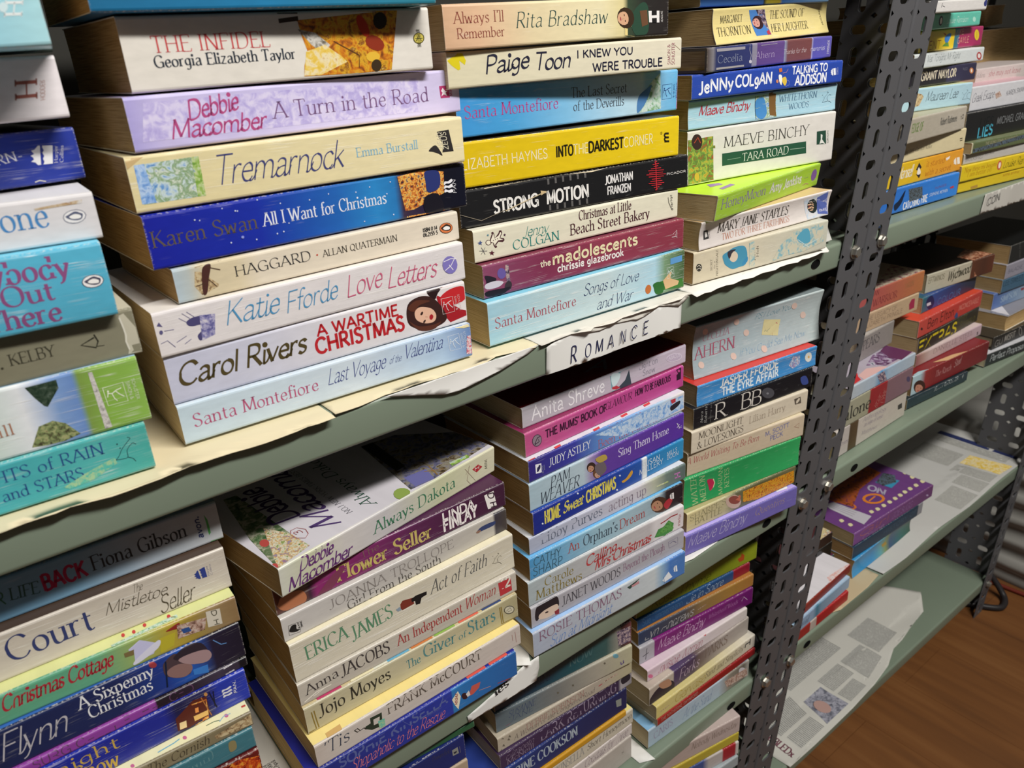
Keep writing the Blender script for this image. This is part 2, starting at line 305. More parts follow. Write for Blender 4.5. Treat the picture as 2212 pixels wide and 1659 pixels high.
# ------------------------------------------------------------------ books
class Shape:
    """surface of one lying book: spine faces -y; u along the spine, v up it (metres)"""
    def __init__(s, L, T, W, bow, lean, r): s.L, s.T, s.W, s.bow, s.lean, s.r = L, T, W, bow, lean, r
    def y(s, v):
        t = min(1, max(0, v / s.T)); y = -s.bow * 4 * t * (1 - t) + s.lean * t
        d = min(v, s.T - v)
        if d < s.r: y += s.r - math.sqrt(max(0, s.r * s.r - (s.r - d) ** 2))
        return y
    def spine(s, u, v, off): return (u, s.y(v) - off, v)
    def top(s, u, w, off): return (u, w + s.lean, s.T + off)

def make_cover(name, sh, parent, mats, hard, flip=False):
    L, T, W, r = sh.L, sh.T, sh.W, sh.r
    th = .0022 if hard else .0005
    vs = [T * i / 14 for i in range(15)]
    vs = sorted(set([0, r * .15, r * .45, r, T - r, T - r * .45, T - r * .15, T] + [v for v in vs if r < v < T - r]))
    outer = [(W, 0.0)] + [(sh.y(v), v) for v in vs] + [(W + sh.lean * .3, T)]
    inner = [(W, th)] + [(sh.y(v) + th, min(max(v, th), T - th)) for v in vs] + [(W + sh.lean * .3, T - th)]
    n = len(outer); V, UV, F, MI = [], [], [], []
    xs = [0, .0012, L - .0012, L]
    for loop in (outer, inner):
        for x in xs:
            for (y, z) in loop: V.append((x, y, z)); UV.append((x / L, min(1, max(0, z / T))))
    nx = len(xs); idx = lambda l, i, j: (l * nx + i) * n + j
    for i in range(nx - 1):
        for j in range(n - 1):
            F.append((idx(0, i, j), idx(0, i + 1, j), idx(0, i + 1, j + 1), idx(0, i, j + 1))); MI.append(0 if 0 < j < n - 2 else 1)
            F.append((idx(1, i, j), idx(1, i, j + 1), idx(1, i + 1, j + 1), idx(1, i + 1, j))); MI.append(2)
        for j in (0, n - 1):
            F.append((idx(0, i, j), idx(1, i, j), idx(1, i + 1, j), idx(0, i + 1, j))); MI.append(2)
    for i in (0, nx - 1):
        for j in range(n - 1):
            F.append((idx(0, i, j), idx(0, i, j + 1), idx(1, i, j + 1), idx(1, i, j))); MI.append(2)
    if flip: V = [(x, W - y, z) for x, y, z in V]
    return mesh_obj(name, V, F, mats, parent, MI, False, UV)

def make_pages(sh, parent, mat, hard, flip=False):
    th = .0022 if hard else .0005; i0 = .004 if hard else .0004
    L, T, W = sh.L, sh.T, sh.W
    k = 8; V, F = [], []
    for x in (i0, L - i0):
        for a in range(k + 1):
            v = th + (T - 2 * th) * a / k
            V.append((x, sh.y(v) + th + .0002, v))
        for a in range(k + 1):
            v = th + (T - 2 * th) * (k - a) / k
            V.append((x, W - i0 - (.004 if hard else .0006) + sh.lean * .3 * (v / T) - (.0015 * math.sin(v / T * math.pi)), v))
    m = 2 * k + 2
    F.append(tuple(range(m))[::-1]); F.append(tuple(range(m, 2 * m)))
    for a in range(m): F.append((a, (a + 1) % m, m + (a + 1) % m, m + a))
    if flip: V = [(x, W - y, z) for x, y, z in V]
    return mesh_obj('page_block', V, F, mat, parent)

INNER = None
def poly_tris(pts):
    t = tessellate_polygon([[Vector((a, b, 0)) for a, b in pts]])
    return [tuple(i) for i in t]

def print_ops(root, sh, ops):
    """everything printed on the spine or the cover: lettering lines are parts, the picture is one part"""
    pieces = []                                  # printed shapes; those that touch become one part
    L, T, W = sh.L, sh.T, sh.W
    def clampS(u, v): return (min(L - .0004, max(.0004, u)), min(T - .0003, max(.0003, v)))
    def clampT(u, w): return (min(L - .0004, max(.0004, u)), min(W - .001, max(.0008, w)))
    curved = abs(sh.bow) > 0 or abs(sh.lean) > 0
    def add(pts, faces, mat, face, off):
        cl = clampT if face else clampS
        p2 = [cl(*p) for p in pts]
        if curved and not face:
            bm = bmesh.new(); vs = [bm.verts.new((a, b, 0)) for a, b in p2]
            for f in faces:
                try: bm.faces.new([vs[i] for i in f])
                except ValueError: pass
            for _ in range(4):
                es = [e for e in bm.edges if abs(e.verts[0].co.y - e.verts[1].co.y) > .0035]
                if not es: break
                bmesh.ops.subdivide_edges(bm, edges=es, cuts=1)
            bm.verts.index_update()
            p2 = [(v.co.x, v.co.y) for v in bm.verts]; faces = [[v.index for v in f.verts] for f in bm.faces]; bm.free()
        f3 = sh.top if face else sh.spine
        us = [p[0] for p in p2]; ws = [p[1] for p in p2]
        pieces.append([face, min(us), max(us), min(ws), max(ws), [([f3(a, b, off) for a, b in p2], faces, mat)]])
    k = 0
    for op in ops:
        k += 1; off = .00005 + .000012 * k
        if op[0] == 'p' or op[0] == 'n':
            if op[0] == 'p': _, col, fl, sm, face = op; mat = ink(col)
            else: _, pal, sc, fl, face = op; sm = 0; mat = pic_mat(pal, sc)
            pts = [(fl[i] / 1000, fl[i + 1] / 1000) for i in range(0, len(fl), 2)]
            if sm: pts = catmull(pts, 4, True)
            cl = clampT if face else clampS
            pts = [cl(*p) for p in pts]
            try: tr = poly_tris(pts)
            except Exception: continue
            add(pts, tr, mat, face, off)
        elif op[0] == 's':
            _, col, w, fl, face = op
            pts = [(fl[i] / 1000, fl[i + 1] / 1000) for i in range(0, len(fl), 2)]
            if len(pts) > 5 and pts[0] != pts[-1]: pts = catmull(pts, 3)
            V, F = [], []; ribbon(pts, lambda a, b: w / 1000, V, F, .3); add(V, F, ink(col), face, off)
        elif op[0] == 'strip':
            _, col, x = op; a, b = x * L, min(L, (x + .1) * L)
            add([(a, .0012), (b, .0012), (b, .03), (a, .03)], [(0, 1, 2, 3)], ink(col), 1, off)
        elif op[0] in 'tv':
            if op[0] == 't':
                _, txt, st, col, u0, v0, u1, v1, h = op; face = 0
                ax, ay = (u1 - u0) / 1000, (v1 - v0) / 1000; wd = math.hypot(ax, ay); ax /= wd; ay /= wd
                bx, by = -ay, ax; ox, oy = u0 / 1000, v0 / 1000; h /= 1000
            else:
                _, txt, st, col, q, face = op
                ox, oy, px_, py_, hx, hy = [t / 1000 for t in q]
                ax, ay = px_ - ox, py_ - oy; wd = math.hypot(ax, ay) or 1e-6; ax /= wd; ay /= wd
                bx, by = hx - ox, hy - oy; h = math.hypot(bx, by) or 1e-6; bx /= h; by /= h
            V, F = text2d(txt, st, wd, h)
            cl = clampT if face else clampS; f3 = sh.top if face else sh.spine
            P = []
            for a, b in V:
                P.append(f3(*cl(ox + ax * a + bx * b, oy + ay * a + by * b), off))
            if F:
                o = mesh_obj('lettering', P, F, ink(col), root)
    g = .0022; merged = True
    while merged:
        merged = False
        for i in range(len(pieces)):
            for j in range(i + 1, len(pieces)):
                a, c = pieces[i], pieces[j]
                if a[0] == c[0] and a[1] - g < c[2] and c[1] - g < a[2] and a[3] - g < c[4] and c[3] - g < a[4]:
                    pieces[i] = [a[0], min(a[1], c[1]), max(a[2], c[2]), min(a[3], c[3]), max(a[4], c[4]), a[5] + c[5]]
                    del pieces[j]; merged = True; break
            if merged: break
    for face, u0, u1, w0, w1, parts in pieces:
        V, F, M, mats = [], [], [], []
        for vs, fs, mat in parts:
            if mat not in mats: mats.append(mat)
            b0 = len(V); V += vs
            for f in fs: F.append(tuple(b0 + i for i in f)); M.append(mats.index(mat))
        if F: mesh_obj('cover_picture' if face else ('printed_mark' if u1 - u0 < .016 else 'spine_picture'), V, F, mats, root, M)

ORD = ['top one', 'second', 'third', 'fourth', 'fifth', 'sixth', 'seventh', 'eighth', 'ninth', 'tenth']
STACK = {'s1': "the upper shelf's cut-off stack", 's2': "the upper shelf's second stack", 's3': "the upper shelf's third stack", 's4': "the upper stack beside the post",
 'l1': "the middle shelf's cut-off stack", 'l2': "the middle shelf's second stack", 'l3': "the stack under the handwritten label", 'l4': "the middle stack beside the post",
 'c1': "the lower shelf's cut-off stack", 'c2': "the lower shelf's second stack", 'c3': "the lower stack beside the post", 'd1': 'the stack below the lower shelf'}
STACKR = {**dict.fromkeys('abcdefghij', "the far upper near stack"), **dict.fromkeys('klmnopqrs', "the far upper outer stack")}
STACK2 = {**dict.fromkeys('abcdef', "the far middle near stack"), **dict.fromkeys('ghijklm', "the far middle central stack"), **dict.fromkeys('nopqrst', "the far middle outer stack")}
STACK3 = {**dict.fromkeys('abc', 'the pile on the far newspaper'), **dict.fromkeys('def', "the far bay's low near pile"), **dict.fromkeys('ghi', "the far bay's low dark pile")}
def where(k):
    if k[:2] in STACK: s = STACK[k[:2]]; i = ord(k[2]) - 97
    else:
        d = {'r1': STACKR, 'r2': STACK2, 'r3': STACK3}[k[:2]]; s = d[k[2]]; i = sorted(c for c in d if d[c] == s).index(k[2])
    return ORD[i], s

def build_book(k, f, desc, base, B, ops, label=None, group=None):
    x, y, z, yaw, roll, L, T = f
    hard = B.get('hard', 0); W = B.get('depth') or min(.62 * L + .002, .135)
    flip = B.get('page') == 'f'
    sh = Shape(L, T, W, B.get('bow', 0), B.get('lean', 0), min(.0016, T * .2))
    sd = (hash_(k) % 97) / 7.0
    root = empty('hardback_book' if hard else 'paperback_book', (x, y, z))
    root.rotation_euler = (0, -roll, yaw)
    o_, s_ = where(k) if label is None else (None, None)
    tag(root, label or '%s, %s in %s' % (desc, o_, s_), 'book', group or 'books in ' + s_)
    global INNER
    if INNER is None:
        INNER = new_mat('cover_inside', .7, .2)[0]; INNER.node_tree.nodes['Principled BSDF'].inputs['Base Color'].default_value = rgb('#d9d2c2')
    m0 = cover_mat('cover_' + k, base, B.get('zones'), B.get('crease', 0), sd)
    m1 = cover_mat('board_' + k, B.get('top') or base, None if B.get('top') else B.get('zones'), 0, sd, False)
    make_cover('cover', sh, root, [m0, m1, m1 if hard else INNER], hard, flip)
    make_pages(sh, root, PAGES[1 if B.get('page') == 't' else int(sd) % 3 if B.get('page') != 'f' else 1], hard, flip)
    print_ops(root, sh, ops)
    return root
def hash_(s):
    h = 7
    for c in s: h = (h * 31 + ord(c)) % 100003
    return h

# ------------------------------------------------------------------ the books, measured: x, y, z, yaw, roll, length, thickness (m); prints in mm
BOOKS=[
('s1h',[-0.1136,0.0118,0.8015,-0.0407,-0.0002,0.1821,0.0268],'Teal paperback with navy capitals','#4cb2b8',{'top':'#7fd0cc','crease':0.75,'zones':[(0,'#4fb6bb'),(0.6,'#47aab4'),(0.85,'#52b0ae'),(1,'#4aa8a0')]},[('t','LIGHTS of RAIN','r','#2a4f88',97,16.3,160,16.3,6.6),('t','and STARS','r','#2a4f88',111.5,6.6,148.3,6.6,6.2),('s','#1f3540',0.3,[164.3,10.9,167.1,10.4,170.1,10.5,170.6,14.5,173.8,17.6,175.5,16.4],0),('s','#1f3540',0.3,[164.3,10.9,166.2,12.6,168.4,15.9,171.6,18.9,173.5,20.6,172.3,21.6],0),('s','#1f3540',0.3,[170.1,10.5,172.3,9.1,173.3,6.9],0),('p','#1f3540',[167.2,19.3,167.1,19.1,167,19,166.8,19,166.7,19,166.5,19.2,166.5,19.4,166.5,19.6,166.6,19.7,166.7,19.8,166.9,19.9,167,19.8,167.1,19.7,167.2,19.5],0,0),('p','#1f3540',[167.9,16.7,167.9,16.5,167.8,16.5,167.6,16.4,167.5,16.5,167.4,16.6,167.4,16.7,167.4,16.9,167.5,17,167.6,17.1,167.7,17.1,167.8,17.1,167.9,17,167.9,16.8],0,0),('n','grass',50,[137.6,4.7,150.9,9.3,164.1,12.7,164.4,9,151.8,4,140.4,2.9],0)]),
('s1g',[-0.109,0.0135,0.8286,-0.045,0.0007,0.182,0.0359],'Lakeside picture paperback with green end','#cfd3d6',{'top':'#a8c8e0','crease':0.9,'zones':[(0,'#c6c9cc'),(0.52,'#d5d8db'),(0.62,'#c9d8d2'),(0.7,'#e2e6ea'),(0.78,'#7f9fd0'),(0.83,'#6d8fc8'),(0.845,'#7d9a4a'),(0.9,'#86b04a'),(1,'#8cb653')]},[('n','tree',60,[130.8,33.6,144.6,33.8,144.5,29.4,137.7,21.3,136.4,22.1,133.6,27.1],0),('n','reeds',70,[125.8,2.7,131.3,12.5,137.8,13.6,142.8,10.6,147.9,2.9,140.5,1.5,132,1.8],0),('n','lace',90,[158.8,33.5,160.7,33.2,162.6,1.9,159.2,1.7],0),('s','#e8ecd8',0.28,[163.2,23.6,172.9,24,173.1,13.5,163.5,13.6,163.2,23.6],0),('s','#e8ecd8',0.5,[164.7,20.2,166.7,19.5,169.1,20.8,171.5,21.3],0),('s','#e8ecd8',0.45,[168.6,20.4,170.1,18.2,171.9,16.5],0),('s','#e8ecd8',0.4,[166.7,19.5,167.3,16.6,168.3,15.1],0),('s','#e8ecd8',0.4,[165.2,20.7,164.3,18.1],0),('p','#e8ecd8',[165.6,21,165.5,20.8,165.4,20.7,165.2,20.6,165,20.7,164.8,20.8,164.7,21.1,164.8,21.3,164.9,21.5,165,21.7,165.2,21.7,165.4,21.7,165.6,21.5,165.7,21.3],0,0),('v','SIMON &','s','#e4e8d4',[174.3,23.8,174.5,13.7,175.9,23.9],0),('v','SCHUSTER','s','#e4e8d4',[177.1,24.7,177.3,13,178.6,24.7],0),('t','ill','r','#a8735a',114.4,12,121,12,6)]),
('s1f',[-0.1047,0.0125,0.8648,-0.0233,-0.0016,0.182,0.0247],'Olive hardback with pale lace end','#7d7a66',{'top':'#c9c5b2','zones':[(0,'#6f6c56'),(1,'#85826e')]},[('p','#bdb9a6',[175.2,21.9,175.8,12.6,175.3,8.3,175.9,3.6,175.1,1.2,182,0.9,182.2,8.4,181.7,23.8],0,0),('s','#d5d2c4',0.8,[175.3,20.9,175.9,16.4,176.3,11.2,175.6,8.2,176.2,3.5],0),('t','KELBY','r','#3b392d',124,9.2,143.4,9.2,5.7),('t','.','R','#3b392d',119.4,8.8,121.3,8.7,5.1),('s','#26251d',0.7,[162.1,15.2,163.1,11.5,161.5,8.5,155.2,11.4,161.7,13.8],0),('s','#26251d',0.3,[161.6,9.1,165.4,8.7],0)]),
('s1e',[-0.1124,0.0108,0.8901,-0.0561,-0.0054,0.1822,0.0365],'Thick turquoise paperback with purple words','#56b0ce',{'top':'#7fd0ea','crease':0.75,'bow':0.001},[('t','ybody','R','#8a4f7f',134.1,24.3,166.3,23.2,10.4),('t','Out','R','#8a4f7f',136.2,13.8,157.5,13.8,9.4),('t','There','R','#8a4f7f',126.9,3.2,158.1,3.2,10),('p','#4a4a60',[179.7,18.6,179,17.3,177.6,16.2,175.5,15.7,173.4,15.8,171.5,16.5,170.3,17.7,170,19.1,170.7,20.4,172.1,21.5,174.1,22,176.3,21.9,178.1,21.2,179.3,20.1],0,0),('p','#f0eeee',[179.3,18.7,178.7,17.4,177.4,16.5,175.5,16,173.5,16.1,171.8,16.7,170.7,17.8,170.4,19.1,171,20.3,172.3,21.2,174.2,21.7,176.1,21.6,177.9,21,179,19.9],0,0),('p','#4a4a60',[171.1,19.3,172.7,20.1,175.4,21.1,177.4,20.2,178.4,19.3,177.5,17.3,175.3,16.9,172.8,17.8],1,0),('p','#f2f0ec',[172.7,19.1,175.1,20,177.3,19,177,17.7,174.6,17.8,173.2,18.2],1,0)]),
('s1d',[-0.1086,0.0182,0.9275,-0.0588,-0.0084,0.182,0.022],'White paperback with blue word and penguin','#dcd9db',{'top':'#eeecec','crease':0.2},[('t','one','r','#4c88c0',141.6,9,161.1,9,11.6),('p','#5a5f78',[177.2,11.9,176.5,10.5,175,9.4,172.9,8.7,170.7,8.7,168.7,9.4,167.5,10.5,167.2,11.9,167.8,13.3,169.3,14.4,171.4,15,173.6,15.1,175.6,14.4,176.8,13.3],0,0),('p','#eceaea',[176.8,11.9,176.2,10.6,174.8,9.6,172.9,9,170.8,9.1,169,9.6,167.8,10.6,167.5,11.9,168.1,13.2,169.5,14.2,171.4,14.7,173.5,14.7,175.3,14.2,176.5,13.2],0,0),('p','#5a5f78',[168.3,12.2,169.9,13.1,172.7,14.2,174.8,13.3,175.8,12.5,174.9,10.5,172.7,10,170.1,10.7],1,0),('p','#f2f0ec',[169.9,12.1,172.4,13,174.7,12.2,174.4,10.9,171.9,10.8,170.5,11.2],1,0),('n','stain',30,[156.6,17.9,177.1,19.2,176.7,17.6,156.9,17],0)]),
('s1c',[-0.0995,0.0211,0.9507,0.1731,-0.0052,0.1825,0.0255],'Worn navy paperback with white flame logo','#2a3a96',{'top':'#1b2350','crease':0.6},[('t','ERN-','r','#e8e8ee',140,11.1,156.1,13,4.5),('p','#e8e8ea',[163.9,18.5,164.8,18.4,163,9.4,161.6,9.4,160.7,10.8,158.9,11.4,160.5,12.3,160.3,13.2,159.4,14.2,161.2,14.8,160.3,16.5,161.9,16.8],0,0),('p','#e8e8ea',[165.8,18.3,170.6,17.9,168.5,9.3,164.1,9.4,164.9,10.7,164.6,12.1,165.5,13.4,165.1,14.8,166,16.1,165.7,17.4],0,0),('v','Harper','r','#e8e8ea',[170.9,9.4,172.9,17.5,169.2,9.4],0),('v','Collins','r','#e8e8ea',[173.5,9.3,175.7,17.3,171.8,9.4],0),('s','#d9d6cc',0.5,[158.1,1.6,160.4,2.1,163,1.2],0),('s','#d9d6cc',0.45,[181.8,24.9,183.3,22.2,183.3,13.5,182.2,7.2,182.4,0],0)]),
('s1b',[-0.1049,0.0157,0.9808,0.1,0,0.1831,0.028],'White paperback with small brown mark','#e6dfe2',{'crease':0.3},[('v','H','R','#9c5c52',[161.6,9.8,163.6,17.9,171.2,9.9],0),('v','HODDER','s','#c09a90',[172.1,8.5,174.2,17.2,174.2,8.8],0)]),
('s1a',[-0.1113,0.0126,1.0091,-0.1658,0.0126,0.1826,0.028],'Pale sky-blue paperback with white mark','#9fd6e6',{'zones':[(0,'#8fcbe0'),(0.8,'#8fcbe0'),(1,'#b4e4ec')]},[('v','H','R','#eef4f4',[168.4,11.7,170.5,17.4,174.9,11.6],0),('p','#d8eef2',[170.8,15,170.4,14.2,169.8,13.6,169,13.2,168.3,13.3,167.8,13.6,167.5,14.3,167.6,15.2,168,16,168.6,16.6,169.4,16.9,170.1,16.9,170.6,16.5,170.9,15.8],0,0)]),
('s2i',[0.0885,0.0175,0.8021,-0.0278,-0.0012,0.197,0.0242],'Pale blue paperback with pink author name','#c3d2e0',{'top':'#d4dfe8','crease':0.35,'zones':[(0.0,'#bccfdc'),(0.549,'#c9d6e2'),(0.879,'#a9c2de'),(1,'#6d8cc0')]},[('t','Santa Montefiore','r','#b2587c',6.8,9.2,82.7,9.2,8.1),('t','Last Voyage','h','#3f4a86',88.8,10.5,129.4,10.5,10.2),('t','of the','h','#3f4a86',132.5,12.1,141.4,12.1,5),('t','Valentina','h','#3f4a86',143.3,12.5,173.5,12.5,9.5),('s','#dfe8f2',0.28,[178.4,19.3,187.2,19.4,188.4,8.2,179.3,8.6,178.4,19.3],0),('s','#dfe8f2',0.5,[180,15.6,181.9,14.8,184,16.1,186.1,16.6],0),('s','#dfe8f2',0.45,[183.6,15.8,185.1,13.3,187,11.4],0),('s','#dfe8f2',0.4,[181.9,14.8,182.6,11.7,183.7,10.1],0),('s','#dfe8f2',0.4,[180.4,16.1,179.8,13.5],0),('p','#dfe8f2',[180.8,16.6,180.7,16.4,180.6,16.3,180.4,16.3,180.2,16.3,180.1,16.4,180,16.6,179.9,16.8,180,16.9,180.1,17,180.3,17.1,180.5,17,180.7,16.9,180.8,16.7],0,0),('v','SIMON &','s','#dfe8f2',[188.4,19.1,189.7,8.3,189.9,19.1],0),('v','SCHUSTER','s','#dfe8f2',[190.8,19.9,192.3,7.4,192.3,19.9],0),('n','confetti',120,[193.7,15.9,196.7,15.7,197.1,2,192.1,2.8],0),('p','#d2c69a',[184.5,25,189,24.7,196.6,24.3,196.4,22,191.4,22.1,187.6,23.3],0,0)]),
('s2h',[0.0882,0.0194,0.8267,-0.0188,0.0005,0.1979,0.0284],'Pale lilac-grey saga with red title and woman','#cdcdda',{'top':'#d8d8e0','crease':0.25,'zones':[(0.0,'#bfc2d8'),(0.257,'#c9cadb'),(0.547,'#d9d6da'),(1,'#e2dcdc')]},[('t','Carol Rivers','H','#4f4426',4.4,10.1,80.5,10.1,12.7),('t','A WARTIME','S','#b8262e',89,17.5,145.5,17.5,6.9),('t','CHRISTMAS','S','#b8262e',86.6,6.6,148.7,6.6,9.5),('p','#a3202a',[175,22.2,179.4,27.9,197.3,28.3,197.8,4.3,184.2,2.5,177.5,11.6],0,0),('p','#c22a30',[177.3,20.6,185.4,25.4,197,25,197.4,15.9,184.2,14.5],1,0),('p','#3a2220',[151.3,16.9,154.4,23.8,164.3,25.8,173.6,21.5,181.1,9.6,179.9,4.2,170.1,2.1,159.2,4.4,152.4,8.9],1,0),('p','#2a1a1c',[168.1,27.1,172.3,31.6,182.2,30.5,176.6,25.2,173.6,21.5],1,0),('p','#e2b69c',[157.6,16.5,162.2,18.7,170.4,15.6,173.4,10.4,171.3,6.4,164.4,6.8,158.2,10.8],1,0),('p','#3a2622',[163.5,15.2,163.7,14.8,163.7,14.3,163.5,13.8,163.1,13.4,162.6,13.1,162.1,13,161.7,13.1,161.5,13.5,161.5,13.9,161.7,14.4,162.1,14.9,162.7,15.2,163.1,15.3],0,0),('p','#3a2622',[164.8,9.2,165,8.9,165,8.4,164.7,8,164.4,7.5,163.9,7.3,163.5,7.2,163.1,7.3,163,7.6,163,8,163.2,8.5,163.6,8.9,164.1,9.2,164.5,9.3],0,0),('p','#a8202c',[171,9.4,170.5,8.6,169.9,8.2,169.3,8,168.6,8.3,168.2,8.9,168,9.7,168.1,10.6,168.5,11.3,169.1,11.8,169.8,11.9,170.4,11.6,170.9,11,171.1,10.2],0,0),('s','#b08068',0.3,[165,11.3,166.8,10.7],0),('p','#5a3226',[152.7,11.1,159.4,6,170.4,4.3,176.8,5,170,1,159.1,3.3],1,0),('p','#5a3226',[152.7,19.9,159.2,23.8,169.9,21.2,161.1,20,157.1,16.6],1,0),('s','#e8dcdc',0.28,[178.3,20.4,187.4,20.2,188.2,9.5,178.8,9.6,178.3,20.4],0),('s','#e8dcdc',0.5,[179.8,16.6,181.7,15.8,184,17.1,186.2,17.6],0),('s','#e8dcdc',0.45,[183.5,16.8,185.1,14.4,186.9,12.6],0),('s','#e8dcdc',0.4,[181.7,15.8,182.4,12.8,183.4,11.2],0),('s','#e8dcdc',0.4,[180.3,17.1,179.5,14.4],0),('p','#e8dcdc',[180.7,17.6,180.6,17.4,180.5,17.3,180.3,17.3,180.1,17.3,179.9,17.4,179.8,17.6,179.8,17.8,179.9,17.9,180,18,180.2,18.1,180.4,18,180.6,17.9,180.7,17.7],0,0),('v','SIMON &','s','#e2c8c8',[188.7,20,189.5,9.8,190.2,20],0),('v','SCHUSTER','s','#e2c8c8',[191.3,20.7,192.3,9,192.8,20.7],0)]),
('s2g',[0.0874,0.0171,0.8556,0.0037,0.0006,0.2014,0.0256],'Off-white paperback with blue and pink script','#dcd7d8',{'top':'#efeae4','crease':0.9},[('p','#4a4672',[16.8,17.1,21,18.6,27.3,17.7,28,12.4,25.1,7.5,21.9,4.6,20.8,7.8,24.1,10.6,24.2,13.4,19.5,13.7,17.1,14.8],1,0),('n','inkblot',60,[24.1,18.9,32.6,17.7,30.2,6.1,22.7,4.4],0),('p','#5a5680',[3.7,14.2,3.4,13.7,3.1,13.4,2.7,13.2,2.2,13.4,1.9,13.7,1.8,14.2,1.8,14.7,2,15.2,2.3,15.6,2.8,15.7,3.2,15.6,3.5,15.2,3.7,14.8],0,0),('p','#5a5680',[1.3,18.4,2.8,20.3,4.2,17.2],0,0),('s','#6a6690',0.3,[16.7,16.7,13.2,19.9],0),('s','#6a6690',0.3,[18.8,18.4,15.3,22.1],0),('s','#6a6690',0.3,[21.4,18.5,17.9,22.3],0),('s','#6a6690',0.3,[15.1,9.3,9.4,7.1],0),('s','#6a6690',0.3,[17.1,6.9,13.3,5.1],0),('s','#6a6690',0.3,[4.5,14.9,9.4,14.5],0),('s','#6a6690',0.3,[1.3,8.5,4.9,9.3,8.1,4.7],0),('t','Katie','h','#4a90bd',36.6,9.6,68.9,9.6,13.4),('t','Fforde','h','#4a90bd',72.6,7.7,106.5,9.4,12.1),('t','Love','h','#c85a7c',112.2,8,137.7,9.8,13.1),('t','Letters','h','#c85a7c',140.9,7.4,178.4,7.4,13),('p','#7f76bc',[195.8,11.6,195.2,9.1,193.5,7.2,191.1,6.3,188.4,6.7,186.1,8.2,184.5,10.5,183.9,13.2,184.5,15.8,186.2,17.6,188.5,18.5,191.2,18.2,193.5,16.7,195.2,14.4],0,0),('s','#ece8f0',0.5,[185.6,9.4,190.4,11.7,194.1,16.3],0),('s','#ece8f0',0.5,[185,15.5,190.9,16.5,195.3,15.5],0),('s','#ece8f0',0.5,[189.2,12.5,192,8.6],0)]),
('s2f',[0.1035,0.0206,0.882,0.0171,-0.001,0.1871,0.0191],'Beige classic with horse picture and orange logo','#d9cdb8',{'crease':0.15,'zones':[(0,'#aebfc9'),(0.04,'#b6bfbe'),(0.082,'#cfc2a2'),(0.184,'#d6c8a8'),(0.256,'#ddd2be'),(1,'#ded3c2')]},[('n','horse',70,[12.1,18,27.4,19.7,22.5,4.9,13,2.1,9.9,7.8],0),('p','#4a2c28',[16.3,17.1,20.8,17.9,18.3,10.4,15.8,2.8,13.6,2.4,14.4,10.4],1,0),('s','#4a3428',0.6,[18.8,16.6,25.3,13.8],0),('s','#4a3428',0.6,[18.1,13.1,25.4,18.8],0),('s','#4a3428',0.5,[17.5,10.6,21.7,5.1],0),('s','#4a3428',0.5,[16.1,8.2,10.7,7.6],0),('t','HAGGARD','r','#1f2228',33.1,8.1,79.4,8.1,5.9),('p','#c24a3a',[84.1,10.3,84,10.1,83.8,9.9,83.5,9.9,83.3,9.9,83.1,10.1,82.9,10.3,82.9,10.5,83,10.8,83.2,10.9,83.5,11,83.7,10.9,84,10.8,84.1,10.6],0,0),('t','ALLAN QUATERMAIN','r','#3a362e',87.2,8.4,139.2,8.4,4),('t','ISBN 0 14','S','#2c2c2c',158.9,10.3,170.1,10.3,2.3),('t','06.2155 5','S','#2c2c2c',158.8,7.1,170.1,7.1,2.3),('p','#3a2a20',[182.4,9.4,182,7.8,180.6,6.7,178.5,6.1,176.1,6.3,173.9,7.1,172.4,8.5,171.8,10.1,172.2,11.6,173.6,12.7,175.7,13.3,178.1,13.2,180.2,12.4,181.8,11],0,0),('p','#d87a48',[182.1,9.4,181.6,8,180.3,7,178.4,6.5,176.2,6.6,174.2,7.4,172.7,8.6,172.2,10,172.6,11.4,173.9,12.5,175.8,13,178,12.8,180,12.1,181.5,10.9],0,0),('p','#3a2a20',[172.9,10.1,174.5,11.1,177.4,12.3,179.7,11.3,180.9,10.3,180.3,8.1,177.9,7.6,175.1,8.5],1,0),('p','#f2f0ec',[174.7,10,177.2,11,179.8,10,179.7,8.5,176.9,8.5,175.4,9],1,0)]),
